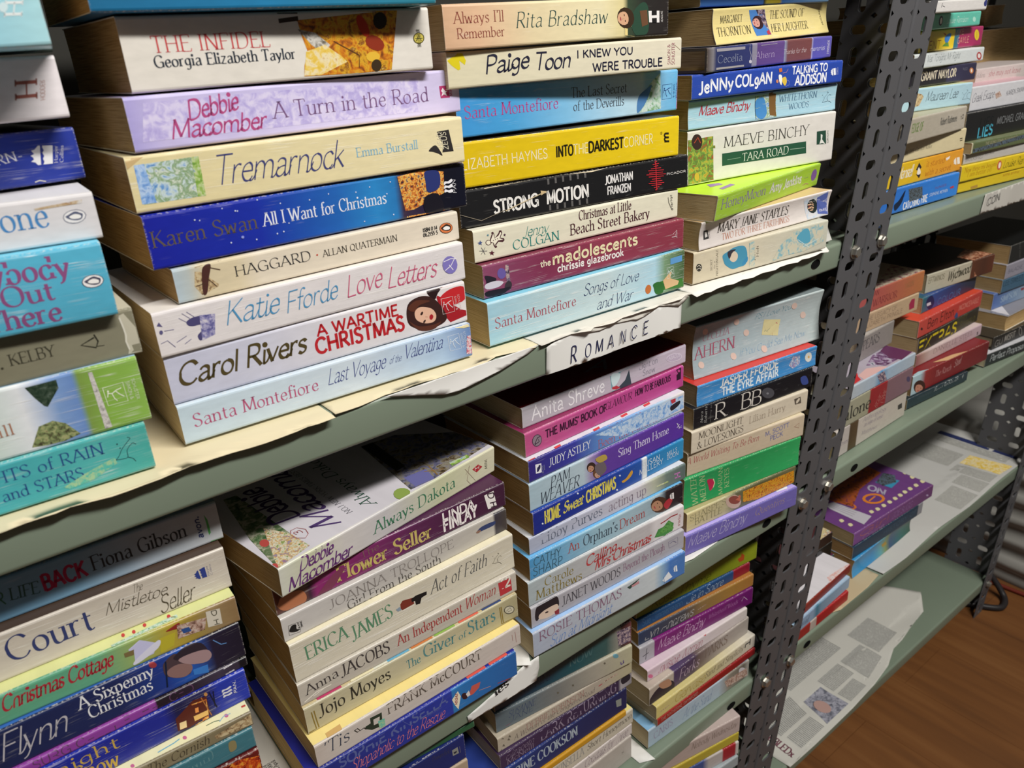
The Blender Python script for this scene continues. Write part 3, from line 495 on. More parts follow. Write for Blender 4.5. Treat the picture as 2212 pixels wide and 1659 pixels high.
('s2e',[0.0952,0.0216,0.902,0.0341,-0.0005,0.2073,0.0288],'Royal blue starry paperback with town scene','#1b2a9e',{'top':'#2a3cc0','crease':0.08,'zones':[(0.0,'#1a2298'),(0.295,'#1b2fa2'),(0.538,'#2463b4'),(0.666,'#2d86c8'),(0.734,'#2a78b8'),(0.757,'#3a2c40'),(0.875,'#1c1a3a'),(0.899,'#121320'),(1,'#101222')]},[('t','Karen Swan','r','#5f5546',2.2,11.8,60.1,11.8,8.6),('t','All I Want for Christmas','r','#e4e8f4',63.7,12.2,145.1,12.2,7.5),('p','#c9d2ee',[26.6,22.4,26.5,22.3,26.4,22.2,26.2,22.2,26.1,22.2,25.9,22.3,25.9,22.4,25.9,22.6,25.9,22.7,26.1,22.8,26.2,22.9,26.4,22.8,26.5,22.7,26.6,22.6],0,0),('p','#c9d2ee',[29.2,21.7,29.1,21.6,29,21.5,28.8,21.4,28.7,21.4,28.6,21.5,28.5,21.7,28.5,21.8,28.6,22,28.7,22.1,28.8,22.1,29,22.1,29.1,22,29.2,21.9],0,0),('p','#c9d2ee',[42.4,25.9,42.3,25.8,42.2,25.7,42,25.6,41.9,25.7,41.7,25.8,41.7,25.9,41.7,26.1,41.7,26.2,41.9,26.3,42,26.4,42.2,26.3,42.3,26.3,42.4,26.1],0,0),('p','#c9d2ee',[50.6,23.2,50.5,23,50.4,22.9,50.2,22.9,50,22.9,49.9,23,49.8,23.1,49.8,23.3,49.9,23.4,50,23.6,50.2,23.6,50.4,23.6,50.5,23.5,50.6,23.3],0,0),('p','#c9d2ee',[62.9,27.3,62.8,27.2,62.7,27,62.5,27,62.3,27,62.2,27.1,62.1,27.3,62.1,27.4,62.2,27.6,62.3,27.7,62.5,27.8,62.7,27.7,62.8,27.6,62.9,27.5],0,0),('p','#c9d2ee',[76,23.3,76,23.1,75.8,23,75.7,23,75.5,23,75.3,23.1,75.2,23.2,75.2,23.4,75.3,23.6,75.4,23.7,75.6,23.7,75.8,23.7,75.9,23.6,76,23.4],0,0),('p','#c9d2ee',[79.2,11.4,79.1,11.2,78.9,11.1,78.8,11.1,78.6,11.1,78.4,11.2,78.3,11.4,78.3,11.5,78.4,11.7,78.5,11.8,78.7,11.9,78.9,11.8,79.1,11.7,79.1,11.6],0,0),('p','#c9d2ee',[94.2,22.3,94.1,22.2,94,22,93.8,22,93.6,22,93.4,22.1,93.3,22.3,93.3,22.5,93.4,22.6,93.5,22.7,93.7,22.8,93.9,22.7,94.1,22.6,94.2,22.5],0,0),('p','#c9d2ee',[106.7,23.8,106.7,23.7,106.5,23.6,106.3,23.5,106.1,23.5,106,23.7,105.9,23.8,105.9,24,105.9,24.1,106.1,24.3,106.3,24.3,106.5,24.3,106.6,24.2,106.7,24],0,0),('p','#c9d2ee',[125.1,22,125,21.9,124.8,21.8,124.6,21.7,124.4,21.7,124.3,21.8,124.1,22,124.1,22.2,124.2,22.4,124.4,22.5,124.5,22.5,124.8,22.5,124.9,22.4,125,22.2],0,0),('p','#c9d2ee',[134.9,23.7,134.8,23.5,134.7,23.4,134.5,23.3,134.3,23.3,134.1,23.5,134,23.6,134,23.8,134,24,134.2,24.1,134.4,24.1,134.6,24.1,134.8,24,134.9,23.8],0,0),('p','#c9d2ee',[149.9,24.6,149.8,24.4,149.7,24.3,149.5,24.2,149.2,24.3,149.1,24.4,148.9,24.5,148.9,24.7,149,24.9,149.2,25,149.4,25.1,149.6,25,149.8,24.9,149.9,24.8],0,0),('p','#c9d2ee',[149.6,4.3,149.5,4.1,149.4,4,149.2,3.9,148.9,4,148.8,4.1,148.6,4.3,148.6,4.5,148.7,4.6,148.8,4.8,149.1,4.8,149.3,4.8,149.5,4.6,149.6,4.5],0,0),('p','#c9d2ee',[128.3,3.7,128.2,3.5,128,3.4,127.8,3.4,127.6,3.4,127.4,3.5,127.3,3.7,127.3,3.9,127.4,4,127.5,4.2,127.7,4.2,127.9,4.2,128.1,4.1,128.2,3.9],0,0),('p','#c9d2ee',[146.4,17.7,146.3,17.5,146.2,17.4,146,17.4,145.8,17.4,145.6,17.5,145.5,17.7,145.4,17.9,145.5,18,145.7,18.2,145.9,18.2,146.1,18.2,146.3,18.1,146.4,17.9],0,0),('p','#c9d2ee',[50.5,8.7,50.4,8.5,50.3,8.3,50.1,8.3,49.9,8.3,49.7,8.4,49.6,8.6,49.6,8.8,49.7,9,49.8,9.1,50,9.2,50.2,9.1,50.4,9,50.5,8.8],0,0),('p','#c9d2ee',[43.7,6.8,43.6,6.6,43.4,6.5,43.2,6.5,43.1,6.5,42.9,6.6,42.8,6.8,42.8,7,42.9,7.2,43,7.3,43.2,7.3,43.4,7.3,43.6,7.2,43.7,7],0,0),('p','#c9d2ee',[58.4,5.8,58.3,5.6,58.1,5.5,57.9,5.4,57.7,5.5,57.6,5.6,57.5,5.8,57.5,6,57.5,6.1,57.7,6.3,57.9,6.3,58.1,6.3,58.3,6.2,58.4,6],0,0),('p','#c9d2ee',[71.1,6.8,71,6.6,70.9,6.4,70.7,6.4,70.5,6.4,70.3,6.6,70.2,6.7,70.2,6.9,70.3,7.1,70.4,7.3,70.6,7.3,70.8,7.3,71,7.1,71.1,7],0,0),('p','#c9d2ee',[75.1,7.2,75.1,7,74.9,6.9,74.7,6.9,74.5,6.9,74.3,7,74.2,7.2,74.2,7.4,74.3,7.6,74.4,7.7,74.6,7.8,74.9,7.7,75,7.6,75.1,7.4],0,0),('p','#c9d2ee',[26.7,22.5,26.6,22.3,26.4,22.2,26.3,22.1,26.1,22.2,25.9,22.3,25.8,22.4,25.8,22.6,25.9,22.8,26.1,22.9,26.3,23,26.4,22.9,26.6,22.8,26.7,22.7],0,0),('p','#c9d2ee',[49.4,23.5,49.3,23.3,49.2,23.2,49,23.1,48.8,23.2,48.6,23.3,48.5,23.5,48.5,23.6,48.6,23.8,48.7,23.9,48.9,24,49.1,24,49.3,23.9,49.4,23.7],0,0),('p','#8f9ae0',[51,8.5,50.9,8.2,50.6,8,50.3,7.9,49.9,8,49.6,8.2,49.4,8.5,49.4,8.9,49.6,9.2,49.9,9.4,50.2,9.5,50.6,9.4,50.9,9.2,51,8.9],0,0),('n','citynight',60,[154.8,27,174.5,29.1,190.3,25.3,188.8,-0.7,159,0.5],0),('p','#2a3570',[175.7,27.3,186.3,25.9,185.8,16,176.7,14.1,175.5,20.9],1,0),('p','#171520',[173.7,11.3,184.6,11.8,187.4,0.1,173.8,1.3],1,0),('p','#e8e8ee',[190.3,18.9,193.1,18.7,195.9,19.9,196.6,18.3,193.7,17.2,191.7,17.5,189.6,16.8],1,0),('p','#e8e8ee',[190.3,16.4,193,15.8,195.8,16.7,196.5,14.9,193.7,14.2,191.6,14.8,189.5,14.4],1,0),('p','#e8e8ee',[190.2,13.9,192.9,12.9,195.7,13.3,196.4,11.5,193.6,11.2,191.6,12.1,189.5,12],1,0),('v','PAN','s','#e8e8ee',[199.2,10.1,199.1,19.1,196.4,10.5],0)]),
('s2d',[0.0942,0.0232,0.9318,0.0077,-0.0006,0.2066,0.0284],'Cream paperback with seaside picture, torn corner','#e4d8ac',{'top':'#efe2b2','crease':0.7,'zones':[(0.0,'#dccf9f'),(1.0,'#e6dab0')]},[('n','coast',24,[3.8,24.1,36.3,24.7,36,4.2,4.1,4.3],0),('n','blue',40,[3.8,24.1,8.8,24.3,10.6,4.5,3.4,4.7],0),('n','green',50,[32.7,24.7,36.5,24.7,36.2,4.1,31.9,4.4],0),('t','Tremarnock','h','#3f4378',41.2,8.6,119.1,8.6,15.1),('t','Emma Burstall','r','#7fb8d4',128.4,12.6,171.6,12.6,5.4),('p','#2f2c2c',[186.8,21.1,195.9,21.5,198.4,7.9,189.7,8.1,190.9,13.1,187.8,17.6],0,0),('v','HEAD','s','#e8e0c4',[190.4,11,189.8,20.4,187,11.2],0),('v','ZEUS','s','#e8e0c4',[194.5,9.4,193.3,20.4,190.8,9.7],0),('p','#2f2c2c',[179.4,10.2,182.3,12.5,185.6,12.6,189.5,6.3,186.4,7.8,182.6,9.3],1,0),('p','#c8ad7c',[-2.1,29.9,9.2,27.6,-1.1,22.6,-1.2,26],0,0)]),
('s2c',[0.1004,0.0232,0.9613,0.0778,0.0023,0.211,0.0267],'Lilac paperback with magenta handwriting','#c3b9e2',{'top':'#cfc2f0','zones':[(0.0,'#a9a0d8'),(0.077,'#c4bbe4'),(0.751,'#cdc6ea'),(1,'#c9bfe2')]},[('n','lilac',30,[9.2,23.4,179.9,23.1,177.3,3.4,4.7,5],0),('t','Debbie','H','#b04a80',29.9,13,58.3,16.1,9.3),('t','Macomber','H','#b04a80',19.1,4.9,72.3,4.9,9.1),('t','A Turn in the Road','r','#7a5a86',77.6,9,185.5,9,8.8),('n','pastel',20,[180.4,26.6,198.9,27,197.8,0.4,183.8,0.7],0),('p','#b2386c',[194.9,17.2,201.9,17.1,202.9,9.7,195.4,9.9],0,0),('p','#efe6ee',[197.6,16,199.4,14,201.7,14,199.7,12.9,200.8,10.7,198.1,12,196,10.9,197.2,13.1,196.1,14.2],0,0),('v','MIRA','s','#b2386c',[205.2,10.3,204.8,17,202.6,10.5],0)]),
('s2b',[0.1062,0.026,0.9892,0.0247,0.0024,0.1802,0.035],'Ivory novel with red title and battle scene','#ded9d0',{'top':'#ece8de'},[('t','THE INFIDEL','r','#c2474a',14.1,17.9,75.8,17.9,7.7),('t','Georgia Elizabeth Taylor','R','#2c3440',13.5,11.1,89.4,11.1,5.6),('n','battle',26,[82.9,34.7,93.8,29.7,94.7,23.2,97.2,14.4,93.9,7.4,92.8,1.7,127.8,1.1,150.2,1.6,158.4,33.7],0),('n','smoke',40,[93.1,25.9,103.1,23.8,111.5,17.2,107.4,12,99.9,17.8],0),('n','gold',40,[92.9,2.1,96.2,14.4,108.3,17.4,118.1,10.5,127.8,1.1],0),('p','#3a2a1c',[82.8,34.3,94.6,34.2,94.4,30.1,82.9,29.2],0,0),('p','#5a5220',[175.8,17.9,175.2,16.5,173.9,15.5,172.2,14.9,170.4,15,168.8,15.7,167.8,16.8,167.6,18.2,168.2,19.6,169.4,20.6,171.1,21.1,173,21.1,174.5,20.4,175.6,19.3],0,0),('p','#cfc05a',[175,17.9,174.6,16.8,173.5,15.9,172.1,15.4,170.6,15.5,169.3,16,168.5,17,168.3,18.2,168.8,19.3,169.8,20.2,171.3,20.7,172.7,20.6,174,20.1,174.9,19.1],0,0),('s','#3a3a1c',0.5,[169.5,16.4,171.9,19.7,173.5,16.4],0),('s','#3a3a1c',0.4,[169,17.9,174.4,17.9],0),('v','TROUBADOUR','s','#3a3a20',[173,12.9,172.8,23,170.5,13],0),('p','#c23a22',[137,27.2,137.8,24.5,137.8,22.2,137.1,20.7,135.7,20.3,134,21,132.3,22.8,131,25.2,130.2,27.9,130.2,30.1,131,31.6,132.3,32.1,134,31.3,135.7,29.6],0,0),('p','#8a2f18',[146.2,13.7,144.5,12.7,141.9,12.4,139.1,13.1,136.7,14.4,135,16.3,134.4,18.2,135.1,19.8,136.8,20.8,139.3,21.1,142.1,20.5,144.6,19.1,146.3,17.3,146.9,15.4],0,0),('p','#2b2418',[150.5,28.4,149.8,26.4,148.2,24.9,146.2,24.1,144.2,24.1,142.4,25.1,141.4,26.7,141.2,28.7,142,30.6,143.5,32.2,145.5,33,147.5,33,149.3,32,150.3,30.4],0,0),('p','#e0b43a',[143,9.2,142.3,8,140.9,7.1,139,6.6,136.9,6.8,135.1,7.4,134,8.4,133.7,9.7,134.4,10.9,135.8,11.8,137.7,12.2,139.8,12.1,141.6,11.5,142.7,10.4],0,0),('p','#3a2a18',[143.5,4.4,142.9,3,141.8,1.9,140.3,1.4,138.7,1.5,137.4,2.2,136.6,3.4,136.5,4.8,137,6.2,138.2,7.3,139.7,7.9,141.2,7.8,142.5,7.1,143.3,5.9],0,0),('s','#5a3a20',0.5,[114,18.9,129.3,10.8,128.3,4.4],0)]),
('s2a',[0.094,0.0157,1.0253,-0.0103,-0.0006,0.1878,0.028],'Dark teal book above the white novel','#1d6d9c',{'zones':[(0,'#1b6690'),(0.438,'#1f78a8'),(1,'#2f7f92')]},[]),
('s3h',[0.3038,0.0158,0.8022,-0.0354,0.0009,0.2008,0.0329],'Pale turquoise paperback with creased spine','#a9cfdc',{'top':'#86cfe8','crease':1.0,'zones':[(0,'#9fcadc'),(0.265,'#b4cfd6'),(0.558,'#c2d6da'),(0.827,'#b0d6e6'),(0.884,'#7a9a78'),(1.0,'#44603a')]},[('t','Santa Montefiore','r','#a85a66',5.5,12.5,81.1,12.5,7.9),('t','Songs of Love','h','#26335c',88.5,18,147.1,18,9),('t','and War','h','#26335c',101.8,3.8,140.5,3.8,8.9),('n','garden',40,[176.5,32.2,199.1,31.9,201.8,1.1,178.8,0.3],0),('p','#3f7a34',[164.2,10.9,175.6,11.6,199.2,8.6,201.8,1.6,178.8,0.3,165.7,4.8],0,0),('p','#c0703a',[161.9,6.8,161.2,5.3,159.9,4.3,158.4,4.1,156.9,4.6,155.8,5.8,155.2,7.4,155.2,9.2,155.9,10.6,157.2,11.6,158.7,11.9,160.1,11.3,161.3,10.2,161.9,8.5],0,0),('p','#d8b486',[175.6,11.6,182.7,16.4,185.6,17.9,184.3,11.8,194.8,7.4,193.4,4.5,178.7,3.5],0,0),('p','#5f9ad0',[183.8,28.7,197.7,29.1,197.9,23.8,184,23.5],0,0),('p','#2f6a30',[164.9,7.6,164.2,10.9,169.8,11.8,177.1,8.1,174.4,0.2,167.2,2.4],1,0),('s','#dce8e4',0.28,[180,21.4,187.7,21.4,188.7,12.5,180.7,12.1,180,21.4],0),('s','#dce8e4',0.5,[181.4,18.2,183,17.6,184.8,18.7,186.7,19.2],0),('s','#dce8e4',0.45,[184.5,18.4,185.9,16.5,187.4,15],0),('s','#dce8e4',0.4,[183,17.6,183.6,15,184.5,13.7],0),('s','#dce8e4',0.4,[181.7,18.6,181.1,16.3],0),('p','#dce8e4',[182.1,19,182,18.9,181.9,18.8,181.8,18.8,181.6,18.8,181.4,18.9,181.3,19,181.3,19.2,181.3,19.3,181.4,19.3,181.6,19.4,181.8,19.3,181.9,19.2,182,19.1],0,0)]),
('s3g',[0.3072,0.0232,0.8356,-0.0486,0.0006,0.2009,0.0244],'Maroon paperback with cream lowercase title','#8a3a50',{'top':'#7a3448','crease':0.55,'zones':[(0.0,'#8a4a6a'),(0.266,'#7f3350'),(0.559,'#8f3c50'),(1,'#8a3848')]},[('n','crowd',45,[0.3,24,22.2,21,23.5,2.4,1.4,0.5],0),('p','#2a2430',[1.8,17.1,10.9,13.4,8.4,9.4,2.4,7.1,2.4,12.5],1,0),('p','#d2ccd8',[1.7,10.8,10.7,11.6,17,9.4,12.5,6.7,2.4,7.1],1,0),('p','#3a3238',[23.8,4.3,22.8,3.1,21.4,2.4,20,2.4,18.7,3.1,18,4.3,17.8,5.7,18.3,7.2,19.3,8.4,20.6,9.1,22.1,9.1,23.3,8.4,24.1,7.2,24.2,5.7],0,0),('p','#6a5aa0',[19.6,15.2,19.1,13.5,17.9,12.3,16.4,11.9,14.7,12.2,13.3,13.3,12.4,14.9,12.2,16.7,12.7,18.3,13.8,19.5,15.4,20,17,19.6,18.4,18.6,19.3,17],0,0),('p','#211c26',[1.8,5.4,16.6,4.9,23.1,4.4,15.2,0.6,2.5,1.6],1,0),('t','the','S','#e8dcc4',50.7,13.4,60.2,13.4,4.6),('t','madolescents','S','#e8dcb4',61.9,12.9,148.4,12.9,8.9),('t','chrissie glazebrook','S','#efe6e2',66.5,6.4,133.2,6.4,5.5),('s','#e4d2d6',0.35,[188.4,13.6,192.6,16,191.3,11.6,187,11.3,192.8,10.8],0),('v','ARROW','s','#e4d2d6',[193.8,9.6,193.3,16.3,192.5,9.8],0)]),
('s3f',[0.3057,0.0293,0.8608,-0.0466,-0.0002,0.2016,0.0233],'Cream paperback with gingerbread man drawing','#e0dcc6',{'top':'#f0ecda','crease':0.3},[('p','#4a2a30',[14.8,12.6,14.5,11.8,13.7,11.3,12.7,11.1,11.6,11.3,10.6,11.8,10,12.6,9.8,13.5,10.2,14.3,10.9,14.8,11.9,15,13,14.8,14,14.2,14.6,13.4],0,0),('p','#eee8d2',[14.3,12.7,14,12.1,13.4,11.7,12.6,11.5,11.7,11.7,11,12.1,10.5,12.7,10.4,13.4,10.6,14,11.2,14.4,12,14.5,12.9,14.4,13.6,14,14.1,13.3],0,0),('p','#4a2a30',[13.7,15,15.6,18.6,15.2,19.7,16.8,20.1,17.7,18.2,17.9,15.1,21.4,18.4,22,19.9,23.8,19.9,24.5,17.9,22.7,14.7,25.8,13.7,26.2,12.3,24.5,11.2,20.9,12.2,18.6,10.1,19.5,8.6,17.9,8,16.5,10.1,16.1,12.3,14,12.3],0,0),('p','#efe9d4',[14.5,14.5,16.2,17.6,16.8,18.8,17.7,14.9,21.2,16.5,23,18.8,23.7,18,21.9,14.4,25,12.9,20.5,13.1,17.8,10.7,18,9.2,16.6,12.2,14.4,13.1],0,0),('p','#4a2a30',[17,13.8,16.9,13.6,16.8,13.5,16.6,13.5,16.4,13.5,16.3,13.6,16.2,13.7,16.1,13.9,16.2,14,16.3,14.1,16.5,14.2,16.7,14.1,16.8,14.1,17,13.9],0,0),('p','#4a2a30',[18.8,14,18.7,13.9,18.6,13.8,18.4,13.8,18.3,13.8,18.1,13.9,18,14,18,14.2,18,14.3,18.1,14.4,18.3,14.5,18.5,14.4,18.7,14.3,18.8,14.2],0,0),('p','#4a2a30',[20.6,14.3,20.6,14.2,20.4,14.1,20.3,14,20.1,14.1,19.9,14.2,19.8,14.3,19.8,14.5,19.8,14.6,20,14.7,20.1,14.8,20.3,14.7,20.5,14.6,20.6,14.5],0,0),('p','#4a5a8a',[3.1,14.5,4.9,14.7,5.5,16,6.1,14.6,7.4,14.3,6.3,13.7,6.5,12.3,5.3,13.3,3.9,12.8,4.3,13.9],0,0),('p','#5a2a34',[12.1,6,14,6,14.8,7.3,15.3,5.8,16.9,5.3,15.6,4.7,15.9,3.2,14.5,4.3,13,3.9,13.5,5],0,0),('p','#4a2a40',[25.2,16.4,26.1,16.5,26.6,17.3,27,16.4,27.6,16.1,26.9,15.8,27.1,14.9,26.5,15.5,25.6,15.3,25.9,15.9],0,0),('p','#5a8a9a',[11.3,18.6,12,18.8,12.3,19.4,12.7,18.6,13.3,18.4,12.6,18.1,12.7,17.5,12.2,17.9,11.5,17.8,11.7,18.3],0,0),('s','#3a3a4a',0.3,[4.1,8.6,10.7,7.4],0),('s','#3a3a4a',0.3,[6,10.7,8.8,5.3],0),('s','#3a3a4a',0.3,[9.2,10.1,5.5,5.9],0),('t','Jenny','h','#2f8a82',42.5,11.5,65.6,11.5,7.4),('t','COLGAN','r','#2f8a82',33,3.9,75.7,3.9,6.8),('t','Christmas at Little','r','#55333a',95.3,14.9,149.1,14.9,7.3),('t','Beach Street Bakery','r','#55333a',86.5,5.1,169.2,5.1,8.2),('v','sphere','s','#4a4844',[194.4,19.7,196.5,6.6,191.8,19.9],0),('s','#4a4844',0.4,[190.2,18.1,191,14,194.8,7.4],0)]),
('s3e',[0.3013,0.0363,0.885,-0.0886,-0.0027,0.2156,0.0259],'Black worn thriller with white narrow capitals','#1a1a1c',{'top':'#55504a','crease':0.08,'lean':0.001},[('t','STRONG','S','#e6e4e0',27.6,6.9,65.9,6.9,8.6),('t','MOTION','S','#e6e4e0',73.5,6.9,112.4,6.9,9),('t','JONATHAN','S','#e0dedc',128.9,13.9,156.5,13.9,6),('t','FRANZEN','S','#e0dedc',130.6,5.5,154.2,5.5,5.8),('t','PICADOR','S','#d8d4d0',192.1,12.4,213.3,12.4,1.7),('p','#5f5d5c',[74.7,24.9,76.5,24.8,76.5,20.7,74.8,20.7],0,0),('p','#5f5d5c',[75,5.8,76.7,5.8,76.8,1.9,75,2],0,0),('p','#5f5d5c',[81.4,25,83.1,24.9,83.2,20.8,81.4,20.8],0,0),('p','#5f5d5c',[81.7,5.8,83.5,5.8,83.5,1.9,81.7,1.9],0,0),('p','#5f5d5c',[88.1,25.1,89.9,25,89.9,20.9,88.1,20.9],0,0),('p','#5f5d5c',[88.5,5.8,90.3,5.8,90.4,1.8,88.5,1.9],0,0),('p','#5f5d5c',[94.8,25.2,96.7,25.2,96.7,20.9,94.9,21],0,0),('p','#5f5d5c',[95.3,5.8,97.2,5.8,97.3,1.8,95.4,1.9],0,0),('p','#5f5d5c',[101.7,25.3,103.5,25.3,103.6,21,101.8,21.1],0,0),('p','#5f5d5c',[102.3,5.8,104.1,5.8,104.3,1.8,102.4,1.9],0,0),('p','#5f5d5c',[108.6,25.4,110.5,25.4,110.6,21.1,108.7,21.2],0,0),('p','#5f5d5c',[109.3,5.8,111.2,5.8,111.3,1.8,109.4,1.9],0,0),('s','#cf2f38',0.7,[180.3,25.5,181.2,2.3],0),('s','#c8303a',0.55,[179.1,24.1,181.7,24.7],0),('s','#c8303a',0.55,[177.2,22.6,183.7,22.8],0),('s','#c8303a',0.55,[178.2,20.8,182.9,21.2],0),('s','#c8303a',0.55,[175.3,19.5,185.8,19.2],0),('s','#c8303a',0.55,[172.5,18.3,188.8,17.2],0),('s','#c8303a',0.55,[173.4,16.4,187.9,15.6],0),('s','#c8303a',0.55,[170.5,15.4,191,13.8],0),('s','#c8303a',0.55,[172.9,13.5,188.6,12.4],0),('s','#c8303a',0.55,[176.1,11.3,185.3,11.1],0),('s','#c8303a',0.55,[174.5,9.8,187.1,9.1],0),('s','#c8303a',0.55,[172.7,8.4,189,7.2],0),('s','#c8303a',0.55,[175.6,6.6,186.1,6.1],0),('s','#c8303a',0.55,[178,4.5,183.8,4.7],0),('s','#c8303a',0.55,[179.6,2.6,182.2,3.3],0),('s','#c9b998',0.7,[37.1,7.4,47.8,10.2,67.5,14.9,73,15.4],0),('s','#b8a888',0.5,[21.1,25.2,59.5,27.7,92.4,26.1],0),('s','#d0c2a4',0.8,[59.6,28.7,92.4,26.6,115.4,25,130.9,26.3],0),('p','#cbb48a',[68.1,17.4,73.6,16.2,68.5,13.8],0,0),('s','#8a8070',0.4,[0.5,10,16.3,3.7,37.2,8.3],0)]),
('s3d',[0.3035,0.0376,0.9119,-0.0924,-0.0044,0.2025,0.0306],'Yellow thriller with black and white capitals','#e2c21a',{'top':'#3a342c','crease':0.35,'zones':[(0,'#dcbc16'),(1,'#e6c81e')]},[('t','ELIZABETH HAYNES','s','#f0e6c0',-1.6,12.6,74.1,12.6,6.8),('t','INTO','S','#2a2610',81.6,12.3,97.3,12.3,7.3),('t','THE','s','#f2e8b8',97.3,12.3,111.4,12.3,7.1),('t','DARKEST','S','#2a2610',111.4,12.3,145.3,12.3,7.4),('t','CORNER','s','#f2e8b8',145.3,12.3,175,12.3,7.2),('v','m','S','#2a2412',[192.2,11.3,191.7,19,184.8,11.8],0),('v','8','s','#2a2412',[184.6,17.4,184.6,20.6,183,17.5],0)]),
('s3c',[0.3072,0.04,0.9446,0.0055,-0.0065,0.2208,0.0316],'Sky-blue paperback with cliffs and pink name','#5aa6d8',{'top':'#c8dcec','crease':0.4,'zones':[(0,'#3f93d4'),(0.213,'#4aa0d8'),(0.448,'#7fbce2'),(0.709,'#b4d6e8'),(0.81,'#bcd8e6'),(0.833,'#8fc0e2'),(1.0,'#6ab4e2')]},[('t','Santa Montefiore','r','#b04a8a',6.5,12.3,90.3,12.3,8.1),('t','The Last Secret','r','#4c5560',103.4,18.3,161.7,18.3,7.2),('t','of the Deverills','r','#4c5560',105.2,9,158.6,9,6.8),('n','cliff',36,[173.5,1.5,177.5,13.4,191.3,25.1,199.7,30,201.2,2.8],0),('p','#4f7fb4',[173.5,1.9,174.7,13.6,184.4,19.3,189.9,21.6,185.9,12.8,180.4,5.9],1,0),('s','#2f4f8a',0.28,[202.8,20.7,214.2,20.9,213.8,10,202.5,9.7,202.8,20.7],0),('s','#2f4f8a',0.5,[204.4,16.9,206.6,16.2,209.5,17.6,212.4,18.1],0),('s','#2f4f8a',0.45,[208.9,17.2,210.6,14.8,212.5,13],0),('s','#2f4f8a',0.4,[206.6,16.2,207.1,13.1,208.2,11.5],0),('s','#2f4f8a',0.4,[205,17.5,203.8,14.7],0),('p','#2f4f8a',[205.6,18,205.5,17.8,205.4,17.7,205.1,17.7,204.9,17.7,204.7,17.8,204.5,17.9,204.4,18.1,204.5,18.2,204.6,18.3,204.9,18.4,205.1,18.4,205.4,18.3,205.5,18.1],0,0),('v','SIMON &','s','#2f5a96',[215.8,20.7,215.4,10.2,217.7,20.7],0),('v','SCHUSTER','s','#2f5a96',[219.1,21.5,218.6,9.5,221,21.5],0),('n','flower',80,[221.6,29.7,226.4,29.9,226.7,1.2,219.8,1.3],0)]),
('s3b',[0.2995,0.0343,0.9764,-0.0681,-0.0015,0.2082,0.0224],'Cream paperback with bold navy brush lettering','#ddd6bc',{'top':'#eeeadc','crease':0.12,'zones':[(0.0,'#d9d2b4'),(1.0,'#e0d9c4')]},[('p','#d8c820',[0.6,22,3.6,22.4,5.5,19.3,8.4,21.3,12,21.1,14.3,16.6,13.2,14.1,9.3,16.9,9.7,11.8,7.9,11.2,3.2,14.4,0.6,17],0,0),('t','Paige','H','#26263a',28,7.5,64,9.6,10.8),('t','Toon','H','#26263a',67.9,7.5,99.6,7.5,10.8),('t','I KNEW YOU','S','#26263a',105.4,13.1,158.4,13.1,4.9),('t','WERE TROUBLE','S','#26263a',119.9,3.4,188.5,3.4,5.4),('v','SIMON &','s','#a0606e',[197,3.8,196.2,17.9,194.1,3.9],0),('v','SCHUSTER','s','#a0606e',[201.3,3.3,201.1,18.8,198.2,3.5],0),('s','#b0a08a',0.3,[201.1,17.3,207.1,13.6],0)]),
